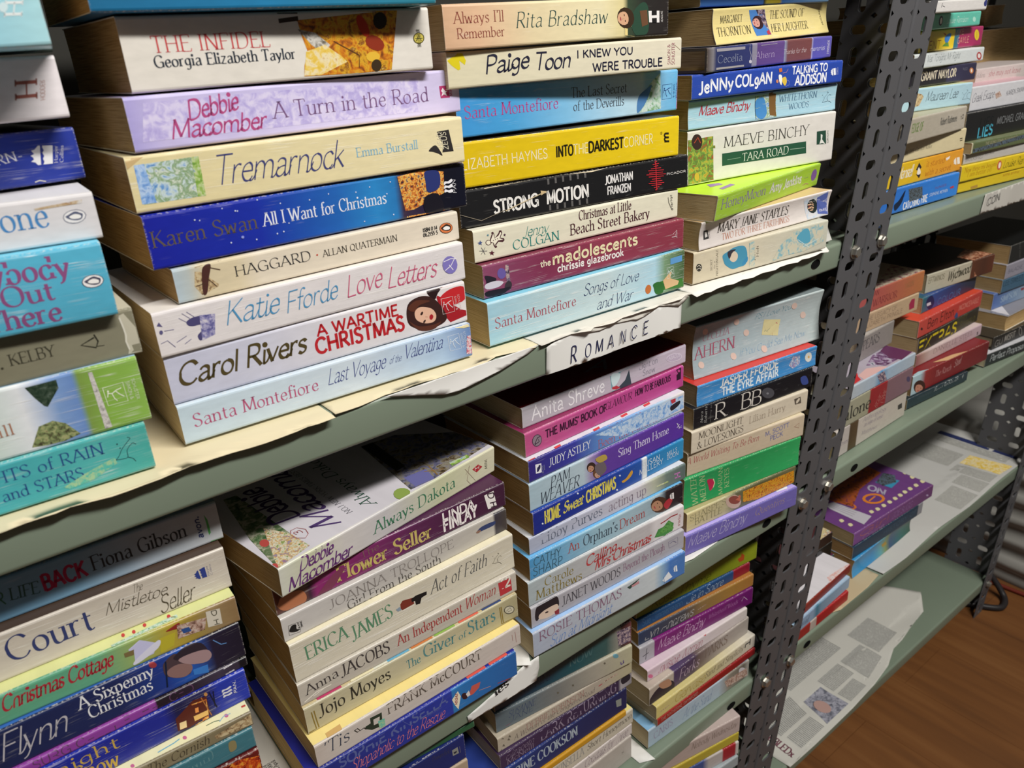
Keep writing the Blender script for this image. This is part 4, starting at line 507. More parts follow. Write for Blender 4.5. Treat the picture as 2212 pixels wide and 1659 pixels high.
('s3a',[0.2965,0.0297,0.9994,-0.0439,0.0065,0.1965,0.0266],'Sepia paperback with green script and girl','#dcc49c',{'crease':0.25,'zones':[(0,'#cfa988'),(0.128,'#dcb694'),(0.356,'#e0d0a8'),(0.659,'#e6dcb4'),(0.768,'#dccf98'),(0.791,'#3a4a38'),(0.882,'#2c2a28'),(1.0,'#2a2524')]},[('t',"Always I'll",'r','#8c4a3e',7.7,15.3,45.9,15.3,6.7),('t','Remember','r','#8c4a3e',9.2,6.5,45.9,6.5,6.1),('t','Rita Bradshaw','i','#35504a',55.1,10.8,135.2,10.8,9.4),('p','#e6d28c',[159.7,10.4,162.1,0.6,152.5,1.9,152.5,9.1],0,0),('p','#2c4a3a',[159.7,16,169.4,22.9,175.5,19.5,175.6,3.3,167,1.2,162.1,2.2,158.5,8.9],1,0),('p','#3a2a1c',[154.9,6.3,151.2,6.8,147.9,8.5,145.7,11.1,144.9,14.2,145.8,17.1,148.1,19.2,151.4,20.2,155.1,19.8,158.5,18.1,160.8,15.5,161.6,12.4,160.7,9.5,158.3,7.3],0,0),('p','#d6a886',[152.5,8.7,149.7,8.9,147.3,10,145.6,11.7,145.2,13.6,145.9,15.5,147.7,16.9,150.3,17.5,153,17.3,155.5,16.3,157.1,14.6,157.7,12.6,156.9,10.8,155.1,9.4],0,0),('p','#3a2a24',[151.9,14.4,151.7,14.5,151.5,14.7,151.4,15,151.3,15.3,151.3,15.6,151.4,15.8,151.6,15.9,151.8,15.8,152,15.6,152.1,15.3,152.2,15,152.2,14.7,152.1,14.5],0,0),('p','#3a2a24',[152.9,10.6,152.7,10.6,152.5,10.8,152.3,11.1,152.3,11.4,152.3,11.7,152.4,11.9,152.5,12,152.8,11.9,153,11.8,153.1,11.5,153.2,11.1,153.2,10.9,153.1,10.6],0,0),('p','#a8434a',[148.5,11.5,148.2,11.6,147.9,12,147.6,12.5,147.5,13.1,147.5,13.7,147.6,14.1,147.8,14.3,148.1,14.1,148.4,13.8,148.6,13.2,148.8,12.6,148.8,12.1,148.7,11.7],0,0),('s','#b08a70',0.2,[151.8,13.1,149.9,12.5,149.5,13.1],0),('p','#3a2a1c',[151.6,18.2,156.7,17,159,13.8,158.4,10.3,154.1,8.3,155.7,10.7,155.9,13.5,154.3,16.2],1,0),('p','#6a4a34',[167,17.4,174.3,17.9,175.6,8.2,169.4,6.8],0,0),('p','#e8e6e4',[175.8,17.1,187,16.9,187.1,8.9,176.6,9.4],0,0),('p','#1f1e1e',[179,17.2,184.2,17.1,184.3,14,179,14],0,0),('p','#1f1e1e',[179.3,12.1,184.3,12.1,184.4,9,179.6,9.1],0,0),('v','HEADLINE','s','#d8d4d0',[190.7,9,190.3,16.6,188.8,9.1],0)]),
('s4i',[0.5171,0.0093,0.8016,-0.0893,-0.0003,0.1777,0.0281],'Cream novel with blue period figures','#d2cab2',{'crease':0.4,'zones':[(0.0,'#cfc4aa'),(0.276,'#d2c8b0'),(1,'#c4c4b4')],'page':'t'},[('v','SECRET','r','#4c463c',[23,8.2,22.4,18.5,20.9,8.5],0),('v','NIGHTINGALE','r','#4c463c',[30.4,2.5,28.9,26.1,28,3],0),('v','for a','i','#4c463c',[26.4,9.2,26,16.1,24.7,9.6],0),('v','Victoria','r','#4c463c',[78,6.3,75.1,24.2,74.2,7],0),('v','Holt','r','#4c463c',[81.8,9.9,80.8,20.2,78.8,10.5],0),('p','#4a92b0',[35.1,19.5,40.8,21.8,50.1,24.4,62.3,23,66.7,14.5,65,6.1,56.5,5.1,48,5,39.3,10.2,36.7,14.1],1,0),('p','#d8c6b0',[54.4,14.4,53.5,12.5,51.7,11.3,49.4,11,47,11.8,44.9,13.4,43.7,15.5,43.6,17.7,44.5,19.6,46.3,20.8,48.6,21,51,20.3,53,18.7,54.3,16.6],0,0),('p','#3a3640',[40.9,20.9,45.5,22.6,51.5,22,46.9,19.8,44.8,16,43.1,15.4],1,0),('p','#3f8ab4',[61.1,8.6,66.8,12.7,67.2,8.3,61.3,5.9],1,0),('n','bluewash',30,[68.2,25.4,75.6,25.4,77.2,1.1,70.3,1.1],0),('n','bluewash',26,[100.7,1.9,110.9,15.2,128.1,24.7,149.4,26.5,170.3,25.8,173,7.9,145.8,3.5,118.8,4],0),('p','#5aa2bc',[132.9,18.5,142.9,24.9,149.9,22.8,152.9,11.4,140.6,11.8],1,0),('s','#cfe0e0',0.5,[134.5,16.4,152.3,6],0),('s','#cfe0e0',0.5,[142.4,7.8,165.3,12],0),('p','#3a3832',[10.1,13.7,9.8,12.3,8.9,11.3,7.6,10.9,6.1,11.2,4.7,12.1,3.7,13.5,3.2,15,3.5,16.4,4.4,17.4,5.7,17.8,7.3,17.5,8.7,16.6,9.7,15.2],0,0),('s','#cfc8b8',0.6,[4.1,15.3,6.6,16.5,8.9,14.2],0),('s','#cfc8b8',0.6,[4.2,13.2,7.2,13.8,9.3,12.2],0)]),
('s4h',[0.5226,0.0079,0.8301,-0.0282,0.0015,0.186,0.0248],'Dog-eared white paperback with red subtitle','#ded6d2',{'top':'#d9b98c','crease':0.5,'bow':-0.002,'lean':-0.002},[('t','MARY JANE STAPLES','r','#38332e',23.5,11.6,121.7,11.6,8.6),('t','TWO FOR THREE FARTHINGS','r','#c28a74',29.6,4.2,124.7,4.2,5.7),('n','sky',30,[142.6,21.8,180,23.3,192,0.8,153,1.4],0),('p','#26302e',[162.2,5.8,158.4,6.8,154.7,9,151.9,12,150.6,15.3,150.8,18.1,152.7,20,155.9,20.5,159.7,19.6,163.3,17.5,166.2,14.4,167.6,11.1,167.3,8.3,165.4,6.4],0,0),('p','#e2b894',[159.3,8.6,156.4,9.2,153.7,10.7,151.8,12.6,150.9,14.7,151.3,16.5,152.8,17.7,155.2,18,158.1,17.4,160.7,16,162.7,14,163.6,11.9,163.3,10.1,161.7,8.9],0,0),('p','#3a2a24',[157.5,14.6,157.3,14.7,157.1,14.9,156.9,15.2,156.7,15.5,156.7,15.8,156.7,16,156.9,16.1,157.1,16,157.3,15.8,157.6,15.5,157.7,15.1,157.8,14.8,157.7,14.6],0,0),('p','#3a2a24',[159.3,10.5,159.1,10.5,158.8,10.8,158.6,11.1,158.5,11.4,158.4,11.7,158.5,11.9,158.7,12,158.9,11.9,159.1,11.7,159.3,11.4,159.5,11,159.5,10.7,159.5,10.5],0,0),('p','#a8434a',[154.6,12,154.3,12.2,154,12.6,153.6,13.2,153.3,13.9,153.2,14.4,153.2,14.8,153.4,15,153.7,14.8,154.1,14.4,154.4,13.8,154.7,13.2,154.9,12.6,154.8,12.2],0,0),('s','#b08a70',0.2,[157.6,13.2,155.9,12.8,155.4,13.5],0),('p','#26302e',[156.4,18.5,161.8,16.5,164.8,12.9,164.9,9.4,161,7.9,162.1,10.2,161.7,13.1,159.6,16.1],1,0),('p','#5a6ab0',[163.7,20.4,179.8,24.2,183.8,10,191.5,1.4,169.3,4.1],0,0),('n','check',90,[164.7,18.4,180.4,20.5,187.2,3.9,172.1,5.5],0),('p','#3a3a3a',[4.7,17,9.8,16.7,12.7,9,6.1,9],0,0),('p','#d8d4d0',[6.3,15.5,8.7,15.5,10.8,11,7.8,10.4],0,0),('v','CORGI','s','#5a5450',[14.3,8.7,12.9,15.5,12.8,9],0)]),
('s4g',[0.5283,-0.0017,0.8553,0.1367,0.0011,0.1914,0.022],'Lime green paperback turned askew','#9cc23a',{'top':'#c2ea3c','crease':0.6,'lean':-0.003},[('t','HoneyMoon','R','#8a8494',7.5,9.3,83.7,9.3,8.7),('t','Amy Jenkins','S','#cfd2c8',92.2,8.9,153.9,8.9,8.5),('p','#7a5a94',[186.3,10.9,185.4,8.6,183.5,7,181,6.5,178.3,7,176,8.6,174.6,10.9,174.3,13.3,175.2,15.6,177.1,17.1,179.6,17.7,182.3,17.1,184.5,15.6,186,13.4],0,0),('s','#b0507a',0.5,[159.3,5.2,165.1,6.1,171.5,4.6],0),('s','#8a9a60',0.6,[160,11.8,168,11.9],0),('p','#9a7ab0',[41.7,36.4,53.6,31.1,48.2,24.1,32.8,27.2],0,1),('p','#9a7ab0',[29.8,17,54.1,20.1,51.6,14,27.2,11.8],0,1)]),
('s4f',[0.5461,0.0441,0.8781,-0.1196,0.0006,0.1908,0.0458],'Thick white novel with green title bar','#dcd8d2',{'top':'#e8e4dc','crease':0.3},[('n','arch',34,[-2.2,45.7,31.5,45.3,33,28.6,-1.7,32.5],0),('n','arch',34,[-2.2,38.7,29.8,39.3,32.5,1.5,2.3,1.2],0),('p','#3a2a28',[17.3,35.6,16.8,32.7,15.2,30.5,12.7,29.5,9.9,29.8,7.3,31.4,5.5,33.9,4.8,36.9,5.3,39.7,6.9,41.9,9.3,42.9,12.1,42.6,14.6,41.1,16.5,38.6],0,0),('s','#b04a30',0.9,[7.9,35.8,11.9,39.9,15.2,35],0),('p','#c8a83a',[15.3,6.2,15.1,4.6,14.3,3.4,13.2,2.8,11.9,3,10.7,3.9,9.8,5.3,9.4,6.9,9.6,8.5,10.4,9.7,11.5,10.2,12.8,10.1,14.1,9.2,14.9,7.8],0,0),('t','MAEVE BINCHY','r','#4c4a46',43.3,27.8,153.5,27.8,9.2),('p','#2a5440',[41.6,23,151.3,21.9,152.8,10.8,42.3,12.3],0,0),('t','TARA ROAD','r','#e4e4dc',67,13.2,127.8,13.2,7.1),('s','#8fa898',0.35,[48.4,16.9,64.9,17],0),('s','#b4c4b8',0.35,[129.6,16.9,150.1,16.2],0),('p','#2a4a3c',[165.5,29.4,178.3,29.3,180.5,16.6,166.9,17.2],0,0),('p','#dfe0da',[171.3,26.5,174.1,25.4,174,21.3,179.2,16.5,174.5,17.9,170.7,17.4,172.1,21.5],0,0),('v','ORION','s','#5a6a60',[184,16.9,182.2,28.7,181.8,17.1],0)]),
('s4e',[0.5457,0.0431,0.9248,-0.0972,-0.0004,0.1937,0.0239],'Ice-blue cracked paperback with woodland strip','#a6cede',{'top':'#c2e0e8','crease':0.85,'bow':-0.001},[('t','Maeve Binchy','H','#b23c48',12.1,10.8,74.9,10.8,8),('t','WHITETHORN','r','#3f6484',113.1,13.7,165.4,13.7,5.8),('t','WOODS','r','#3f6484',127,6.1,155,6.1,5.1),('n','coast',40,[80.7,23.5,107.5,23.7,110.6,1.5,83,1.3],0),('p','#4a8ac8',[81.9,17.4,91.5,19.6,97.5,6.9,92.1,1.2,83.7,4.3],1,0),('p','#7a5a34',[98.1,22.9,107.3,23.5,109.9,1.9,101.4,3.5],0,0),('s','#2a3034',0.5,[80.5,23.5,83,1.5],0),('s','#4a6070',0.3,[174.2,8.6,178.1,8.7,182,9.2,180.8,12.1,183.7,14.7,186.5,14.1],0),('s','#4a6070',0.3,[174.2,8.6,175.9,10.1,177.5,12.8,180.3,15.3,182.1,16.8,180,17.4],0),('s','#4a6070',0.3,[182,9.2,185.4,8.5,187.6,7.1],0),('p','#4a6070',[174.4,15,174.3,14.9,174.2,14.8,174,14.7,173.8,14.7,173.6,14.8,173.4,15,173.3,15.1,173.4,15.2,173.5,15.3,173.7,15.4,173.9,15.4,174.1,15.3,174.3,15.2],0,0),('p','#4a6070',[176.5,13.2,176.5,13.1,176.4,13.1,176.2,13,176,13,175.9,13.1,175.7,13.2,175.7,13.3,175.7,13.4,175.8,13.5,176,13.5,176.1,13.5,176.3,13.4,176.4,13.4],0,0)]),
('s4d',[0.541,0.0369,0.9495,-0.0808,0.002,0.1979,0.0196],'Bright blue paperback with quirky white capitals','#2c4aa8',{'top':'#3f5cc0','crease':0.1},[('t','JeNNy','S','#eceef6',8.8,4.7,49.4,6.2,9.4),('t','COLgAN','S','#eceef6',52,6.6,98.8,6.6,9),('t','TALKiNG TO','S','#eceef6',125.6,11.8,175.3,11.8,6.4),('t','ADDiSON','S','#eceef6',130.5,2.1,175.1,2.1,8),('p','#eef0f6',[182.5,12.9,183.1,12.9,184.8,6.9,183.8,6.9,182.7,7.8,181.2,8,182.1,8.6,181.6,9.2,180.7,9.7,181.7,10.3,180.5,11.2,181.6,11.6],0,0),('p','#eef0f6',[183.9,13,187.3,13.3,188.8,7.1,185.6,7,185.8,7.9,185.1,8.8,185.3,9.7,184.6,10.6,184.8,11.5,184,12.4],0,0),('v','Harper','r','#eef0f6',[190.3,7.3,189.1,13.3,189.2,7.2],0),('v','Collins','r','#eef0f6',[192.2,7.4,191.1,13.5,191,7.3],0),('p','#e0c04a',[111.9,9.2,116.6,10.4,118.9,6.5,116.9,2.9,113.6,5.4],1,0),('s','#8a94cc',0.4,[117.6,2.1,122.3,3.2,122,6.3,117.5,8.1],0),('s','#c88a9a',0.4,[119.5,16.9,117.4,14.1,112.6,13.7],0),('p','#c86a3a',[106.8,17.8,110.9,18.2,111.8,15.2,107.9,14.7],0,0),('p','#f0f0f0',[107.3,12.5,111.7,11.5,111.9,4,108.9,6.5],1,0),('p','#d08a6a',[107.6,7.3,107.5,6.7,107.1,6.2,106.4,5.9,105.7,6,105,6.3,104.4,6.9,104.2,7.6,104.3,8.2,104.7,8.7,105.3,8.9,106.1,8.9,106.8,8.5,107.3,8],0,0)]),
('s4c',[0.5543,0.033,0.9698,0.0427,0.0097,0.1951,0.0193],'Patchwork purple and brown hardback','#4a4660',{'hard':1,'zones':[(0,'#4a3f38'),(0.043,'#7d7a80'),(0.065,'#2c3560'),(0.324,'#32386a'),(0.329,'#8a8698'),(0.362,'#8a8698'),(0.367,'#5d4480'),(0.582,'#644a86'),(0.587,'#8f98b0'),(0.613,'#74484a'),(0.817,'#7a4a48'),(0.823,'#a8a4c8'),(0.834,'#5c58a6'),(1,'#625cae')]},[('t','Cecelia','r','#8a90a4',14.6,6.6,49.7,6.6,6.1),('t','Ahern','r','#b4a2c6',69.2,6.6,98.6,6.6,5.6),('t','Thanks for the','h','#e4d6d2',111.7,7.5,150.4,7.5,4.1),('t','memories','h','#e8e4f0',157.4,7.6,183.2,7.6,4.2),('p','#9a97a0',[12.6,18,52.9,17.5,53.1,15.4,13.4,15.6],0,0),('p','#9a97a0',[76.7,19.1,101.6,19.3,101.9,17.1,76.9,16.9],0,0),('p','#a09c9c',[12.9,3.3,52.3,3,52.4,1.6,13,1.7],0,0),('v','HARPER','s','#e0dcf0',[187.5,3.8,187,15.7,191.7,3.6],0),('p','#c0bcc8',[63.8,4.8,63.6,4.2,63.1,3.7,62.2,3.5,61.3,3.5,60.4,3.9,59.7,4.4,59.5,5.1,59.6,5.7,60.2,6.1,61,6.4,62,6.3,62.8,6,63.5,5.4],0,0),('s','#c0bcc8',0.5,[60.4,18.5,59.8,14.3,62.2,9.9,61.2,6.4],0)]),
('s4b',[0.5704,0.0363,0.99,0.1036,0.0179,0.1994,0.0282],'Straw-yellow paperback with blue portrait panel','#e0cf8c',{'top':'#4a6ab0','crease':0.55,'bow':-0.0025,'lean':0.004},[('t','MARGARET','r','#3f3a2c',11.3,16.7,45.7,16.7,5.7),('t','THORNTON','r','#3f3a2c',5.2,6.7,58.1,6.7,6.8),('t','THE SOUND OF','r','#3f3a2c',91.2,16.9,154.2,16.9,6.7),('t','HER LAUGHTER','r','#3f3a2c',93,5.9,160.3,5.9,6.7),('p','#4a7ec0',[55.4,25.4,81.6,25.1,91.2,4.1,65.8,4.2],0,0),('n','crowd',60,[66.5,25.3,81.3,25.1,89.2,7.5,76.6,16],0),('p','#3a2428',[73.9,9.4,69.6,9.8,65.7,11.2,62.9,13.4,61.8,15.8,62.5,18.1,64.9,19.8,68.5,20.5,72.7,20.2,76.7,18.8,79.5,16.6,80.7,14.1,80,11.8,77.6,10.1],0,0),('p','#d29a8c',[70.8,11.3,67.7,11.6,64.8,12.5,62.8,13.8,62.1,15.4,62.7,16.9,64.7,18,67.5,18.4,70.6,18.2,73.5,17.3,75.5,16,76.3,14.4,75.6,12.9,73.7,11.8],0,0),('p','#3a2a24',[69.7,15.9,69.4,16,69.2,16.1,69,16.3,68.8,16.6,68.8,16.8,68.9,17,69.1,17.1,69.3,17,69.6,16.9,69.8,16.6,69.9,16.4,69.9,16.2,69.8,16],0,0),('p','#3a2a24',[71.1,12.8,70.9,12.9,70.7,13,70.5,13.2,70.3,13.5,70.3,13.7,70.4,13.9,70.6,14,70.8,13.9,71.1,13.8,71.3,13.5,71.4,13.3,71.4,13,71.3,12.9],0,0),('p','#a8434a',[66,13.6,65.7,13.7,65.3,14,65,14.5,64.8,15,64.7,15.4,64.8,15.7,65,15.9,65.3,15.8,65.7,15.5,66,15,66.3,14.5,66.3,14.1,66.3,13.8],0,0),('s','#b08a70',0.2,[69.6,14.8,67.6,14.4,67.1,14.9],0),('p','#3a2428',[68.9,19,74.8,17.9,77.7,15.3,77.4,12.5,72.7,10.9,74.3,12.8,74.2,15.1,72.1,17.3],1,0),('p','#b03a4a',[83.8,7,88.3,8.3,90.7,4.3,84.9,4.4],0,0),('v','HEADLINE','s','#5a5440',[192.3,7.7,185.1,21.3,189.5,7.8],0)]),
('s4a',[0.5701,0.055,1.0202,-0.0122,0.0034,0.1855,0.0304],'Blue book with yellow patch','#3f6a9c',{'zones':[(0.0,'#4a7ab4'),(0.454,'#3f6aa4'),(0.464,'#3a3a20'),(0.484,'#b0a030'),(0.586,'#a8952c'),(0.607,'#3c6aa8'),(1.0,'#7aa0c0')]},[]),
('l1i',[-0.1013,0.0021,0.5218,-0.0577,-0.0,0.182,0.072],'Thick dark red paperback with orange flames','#5a1a1c',{'top':'#4a1416','crease':0.2,'zones':[(0,'#5a1a1a'),(0.85,'#4a1218'),(1,'#6a1f1a')]},[('n','flame',40,[158.9,71,170.8,70.6,182.1,66.2,180.9,50.2,160,59.4],0)]),
('l1h',[-0.1013,-0.0003,0.5938,-0.0309,-0.0001,0.182,0.0166],'Muted teal paperback with dull gold mark','#3f7480',{'top':'#356470','crease':0.25},[('t','ENTED','r','#5f8a90',139.9,7.8,156.2,7.8,7.9),('p','#8a7f58',[166.2,13.4,168.9,14.3,170.6,12,169.9,6.7,166,6.5],1,0)]),
('l1g',[-0.0996,0.0028,0.6104,-0.0427,-0.0006,0.182,0.0112],'Floral cream paperback with grey-brown spine','#8a8068',{'top':'#ece8bc','crease':0.1,'zones':[(0,'#8f866c'),(0.8,'#867c60'),(1,'#7a6e54')]},[('t','The Cornish','i','#4a4234',118.1,3.4,154.8,3.4,6.5),('n','horse',60,[158.1,6.6,182.4,9.5,181.4,1.6,159.2,3.6],0),('p','#c86a94',[169.8,6.1,169.4,5.5,169,5.2,168.5,5.2,168,5.6,167.6,6.3,167.5,7.1,167.6,7.8,167.9,8.4,168.4,8.7,168.9,8.7,169.4,8.3,169.7,7.6,169.9,6.8],0,1),('p','#c86a94',[143.8,4.8,143.5,4.2,143.1,3.9,142.6,4,142.1,4.4,141.7,5,141.6,5.8,141.6,6.5,141.9,7.1,142.3,7.4,142.9,7.3,143.3,6.9,143.7,6.3,143.8,5.5],0,1),('p','#c86a94',[113.1,3,112.9,2.5,112.5,2.2,112,2.3,111.5,2.6,111.2,3.2,111,4,111,4.7,111.3,5.2,111.6,5.5,112.1,5.5,112.6,5.1,112.9,4.5,113.1,3.7],0,1),('s','#5fa8c8',0.8,[126.7,4.5,136.3,5.6,139.8,6.7],1),('s','#4a6a50',0.6,[156.1,6.8,161.1,6.9,164.1,5.8],1),('s','#8ab0c8',0.7,[163.8,4.7,167.1,7.5,171.2,7],1),('p','#c04a40',[178.7,8.7,181.2,8.5,181.1,6.8,178.5,7],0,1)]),
('l1f',[-0.0949,0.0067,0.6216,0.0002,-0.0011,0.182,0.0239],'Cobalt paperback with glowing house','#2230a0',{'top':'#2a3ab8','crease':0.75,'zones':[(0,'#1e2a9c'),(0.72,'#1f2a90'),(0.76,'#1a1c48'),(0.86,'#1c1e58'),(0.9,'#2436a4'),(1,'#2a3cac')]},[('t','Midnight','r','#c8a84c',45,13.6,105,13.6,9),('t','Snow','r','#c8a84c',78.8,3.5,101.5,1.2,11.6),('p','#5a241c',[136.7,13,148.8,20.1,156.6,18.1,156.1,4,143.1,1.8,136.1,3.4],0,0),('n','fire',60,[147.4,17.7,156.2,16.2,154.8,1.5,146.2,0.8],0),('p','#f0c070',[146.6,8.3,155.6,7.7,155.1,4.1,146.6,4.4],0,0),('p','#f4d8a0',[138.1,8.7,142.1,8.1,141.4,3.1,137.4,3.7],0,0),('p','#f09a50',[148.6,13.6,150.6,13.3,150.2,9.7,148.2,10],0,0),('p','#f4e0a8',[147.7,1.9,151.5,1.8,151,-1,147.6,-0.8],0,0),('s','#b0703a',0.6,[153.5,19.1,156.7,2.5],0),('s','#151830',0.7,[158.7,20,160.9,6.3],0),('s','#151830',0.7,[161.1,19.5,160,8.1],0),('p','#c08a50',[157.6,19.1,157.3,18.6,157,18.3,156.5,18.3,156,18.6,155.7,19.2,155.5,19.8,155.5,20.5,155.8,21,156.1,21.3,156.6,21.3,157.1,21,157.4,20.4,157.6,19.8],0,0),('p','#dcdce4',[166.4,16.9,168.9,16.4,171.4,17,172,15.8,169.5,15.2,167.7,15.6,165.9,15.1],1,0),('p','#dcdce4',[166.5,14.7,168.8,14.1,171.3,14.6,171.8,13.4,169.4,12.9,167.6,13.3,165.9,12.9],1,0),('p','#dcdce4',[166.5,12.5,168.8,11.8,171.1,12.2,171.6,10.9,169.3,10.5,167.6,11,165.9,10.7],1,0),('v','PAN.','S','#dcdce4',[174.5,9.6,175.2,19.2,172.7,10.2],0)]),
('l1e',[-0.0916,0.0084,0.6456,-0.0003,-0.0002,0.182,0.007],'Thin dark purple paperback with magenta end','#2f2430',{'zones':[(0,'#8a3f9a'),(0.69,'#8f429c'),(0.695,'#241c24'),(0.8,'#2a2030'),(0.9,'#40384a'),(0.97,'#37303e'),(0.975,'#15141a'),(1,'#15141a')]},[('t','SURGICALLY ENHANCED','s','#5f3f5e',59.9,1.1,148.2,1.1,5.6),('v','H','S','#d4d0d4',[167.9,0.3,167.5,7.2,173.2,0.8],0)]),
('l1d',[-0.0909,0.011,0.6526,-0.0094,-0.0003,0.182,0.0267],'Deep blue saga with couple and white title','#1e3470',{'top':'#3a6ab8','crease':0.4,'zones':[(0,'#1c2444'),(0.6,'#1e2a58'),(0.74,'#1f3a8a'),(0.82,'#2058b0'),(0.86,'#2a4a90'),(0.9,'#241f34'),(1,'#1d1a2a')]},[('t','Flynn','h','#b9b6bc',46.6,7.2,80.3,7.2,16.8),('t','A Sixpenny','r','#e4e6ea',88.6,16.9,129.1,16.9,8.5),('t','Christmas','r','#e4e6ea',91.8,7.9,126.5,7.9,8.5),('p','#4a3a40',[134.7,19.8,137.4,23.3,143.2,24.9,148.3,15.6,149.2,8.7,146.2,6.3,135.5,11.5],1,0),('p','#8a6a66',[136.4,15.6,143,16.8,149.7,12.6,149,7.8,143.8,6.2,136.9,10.6],1,0),('p','#2f2630',[142.2,20.4,143.9,24.5,150.7,26.6,158.2,24.3,161.2,15.1,158.6,10.4],1,0),('p','#a08486',[143.6,19.5,150.9,20.3,160.2,17.9,162.3,12.4,158.4,9.4,149.3,12.9],1,0),('p','#3a7ac8',[149.9,8.2,158.7,7.1,158.2,0.9,149.8,4],0,0),('p','#9a3a40',[131.9,23.1,131.5,22.3,130.8,22,129.9,22.1,129,22.7,128.3,23.6,127.9,24.6,127.9,25.6,128.3,26.3,129,26.6,129.9,26.5,130.8,26,131.5,25.1,131.9,24.1],0,0),('s','#5f8ac0',0.6,[165.2,22.3,169.1,16.8,172.3,16],0),('s','#10203a',0.9,[136.8,22.6,133.9,4.6],0)]),
('l1c',[-0.0892,0.0157,0.6794,-0.034,-0.0018,0.182,0.0189],'Green and gold Christmas paperback with cottage','#8aa860',{'top':'#d8dc9a','crease':0.25,'zones':[(0,'#5aa080'),(0.55,'#62a684'),(0.68,'#9cae62'),(0.78,'#b4a03c'),(0.85,'#a08a40'),(0.92,'#96805a'),(1,'#8a6f4c')]},[('t','Christmas Cottage','H','#a82a38',53.8,8,109.5,8,9.9),('p','#c4c4e4',[119.7,21.2,126.2,16.5,133.8,10.2,130.8,3.9,120.2,3.1,121.2,10.5,118.8,12.9],0,0),('p','#b8ac34',[135.7,12.1,144.9,12,142.2,3.4,134.2,1.9],0,0),('p','#8a2c26',[140.8,19.3,148.4,17.1,147.9,13.4,140.1,14.7],0,0),('p','#7a6a44',[116.1,12.4,121.6,12.3,120.7,8.7,116.1,9.4],0,0),('p','#cfc8b8',[163.7,16.9,171.9,15.4,171.4,4,163,5.5],0,0),('v','D H','S','#5a5648',[166.8,16.3,166.9,4.9,169.6,15.8],0),('n','people',70,[146.6,16.1,163.3,13.1,160.9,5.2,145.3,6.7],0),('p','#d8d8e8',[120.6,4.8,134.9,11.6,133.6,6.3,120.6,1.8],1,0),('p','#2f4f8a',[148.1,12.3,152.7,11.7,153.5,8.2,148.9,8.8],0,0),('p','#c04040',[125.4,6,125.2,5.3,124.8,4.9,124.4,4.8,124,5.2,123.7,5.8,123.6,6.6,123.7,7.5,123.9,8.2,124.3,8.6,124.7,8.6,125.1,8.3,125.4,7.6,125.5,6.8],0,1),('p','#c04040',[131.9,8.1,131.6,7.4,131.2,7,130.8,6.9,130.4,7.3,130.1,7.9,130,8.7,130.1,9.6,130.4,10.3,130.7,10.7,131.2,10.8,131.6,10.4,131.9,9.8,132,8.9],0,1),('p','#c04040',[145.4,6.8,145.1,6.1,144.7,5.7,144.2,5.6,143.8,6,143.6,6.6,143.5,7.5,143.6,8.3,143.9,9,144.3,9.5,144.7,9.5,145.1,9.2,145.4,8.5,145.5,7.7],0,1),('p','#c04040',[119.7,7,119.5,6.3,119.1,5.9,118.7,5.9,118.3,6.2,118,6.9,117.9,7.7,118,8.5,118.2,9.2,118.6,9.6,119,9.7,119.4,9.3,119.7,8.7,119.8,7.9],0,1),('n','holly',60,[111.4,3.1,142.5,6.1,148.8,6.3,148.8,3.1,120.5,1.3,111.6,0.2],1)]),
('l1b',[-0.0867,0.0256,0.6984,-0.0288,-0.0015,0.182,0.0294],'Creased putty paperback with navy flame logo','#c9c0b4',{'top':'#4a3a30','crease':1.0,'bow':-0.0008},[('t','Rosie Court','r','#333c6c',16.1,9.6,104.7,9.6,15.4),('t','The','h','#4f4636',127.9,22.2,133.5,22.5,5.4),('t','Mistletoe','h','#4f4636',111.2,14.7,145.4,12.7,7.9),('t','Seller','h','#4f4636',138.9,1.5,159.6,2.6,11.5),('p','#2f3f86',[164.4,20.3,165,20.4,165.6,13.9,164.6,14,163.7,15,162.4,15.3,163.3,15.9,162.9,16.5,162.1,17,163.2,17.5,162.3,18.5,163.4,18.9],0,0),('p','#2f3f86',[165.8,20.5,169.1,21.1,169.3,13.5,166.3,13.8,166.6,14.8,166.1,15.8,166.5,16.9,166,17.9,166.4,18.9,165.8,19.9],0,0),('v','Harper','r','#2f3f86',[170.9,13.6,170.8,21.2,169.7,13.7],0),('v','Collins','r','#2f3f86',[172.6,13.4,172.7,21.5,171.5,13.5],0)]),
('l1a',[-0.0827,0.0357,0.7278,-0.0323,0.0002,0.182,0.0266],'Blue-grey paperback with green scalloped end','#9fb4c2',{'top':'#8aa0b0','crease':0.15,'zones':[(0,'#5f97bd'),(0.55,'#7fa8c4'),(0.75,'#a9b6c2'),(0.93,'#b4b8bc'),(1,'#b8bcbe')]},[('p','#4a9a4c',[174,26.3,173.9,20.1,174.1,14.1,174,8.6,174.2,0.9,182,0.6,182,26.3],0,0),('t','LIFE','r','#2f5a54',68,11.4,81.8,9.6,7.6),('t','YOUR','s','#2f6a50',47,12.2,65.5,10.4,7.8),('t','BACK','S','#b01f4c',84.1,9.5,106.1,9.5,9.9),('t','Fiona Gibson','r','#2e3338',109.3,10.7,161.9,10.7,9.7),('v','avon.','S','#34406a',[170.7,5.7,170.6,21.1,167.1,6.5],0)]),
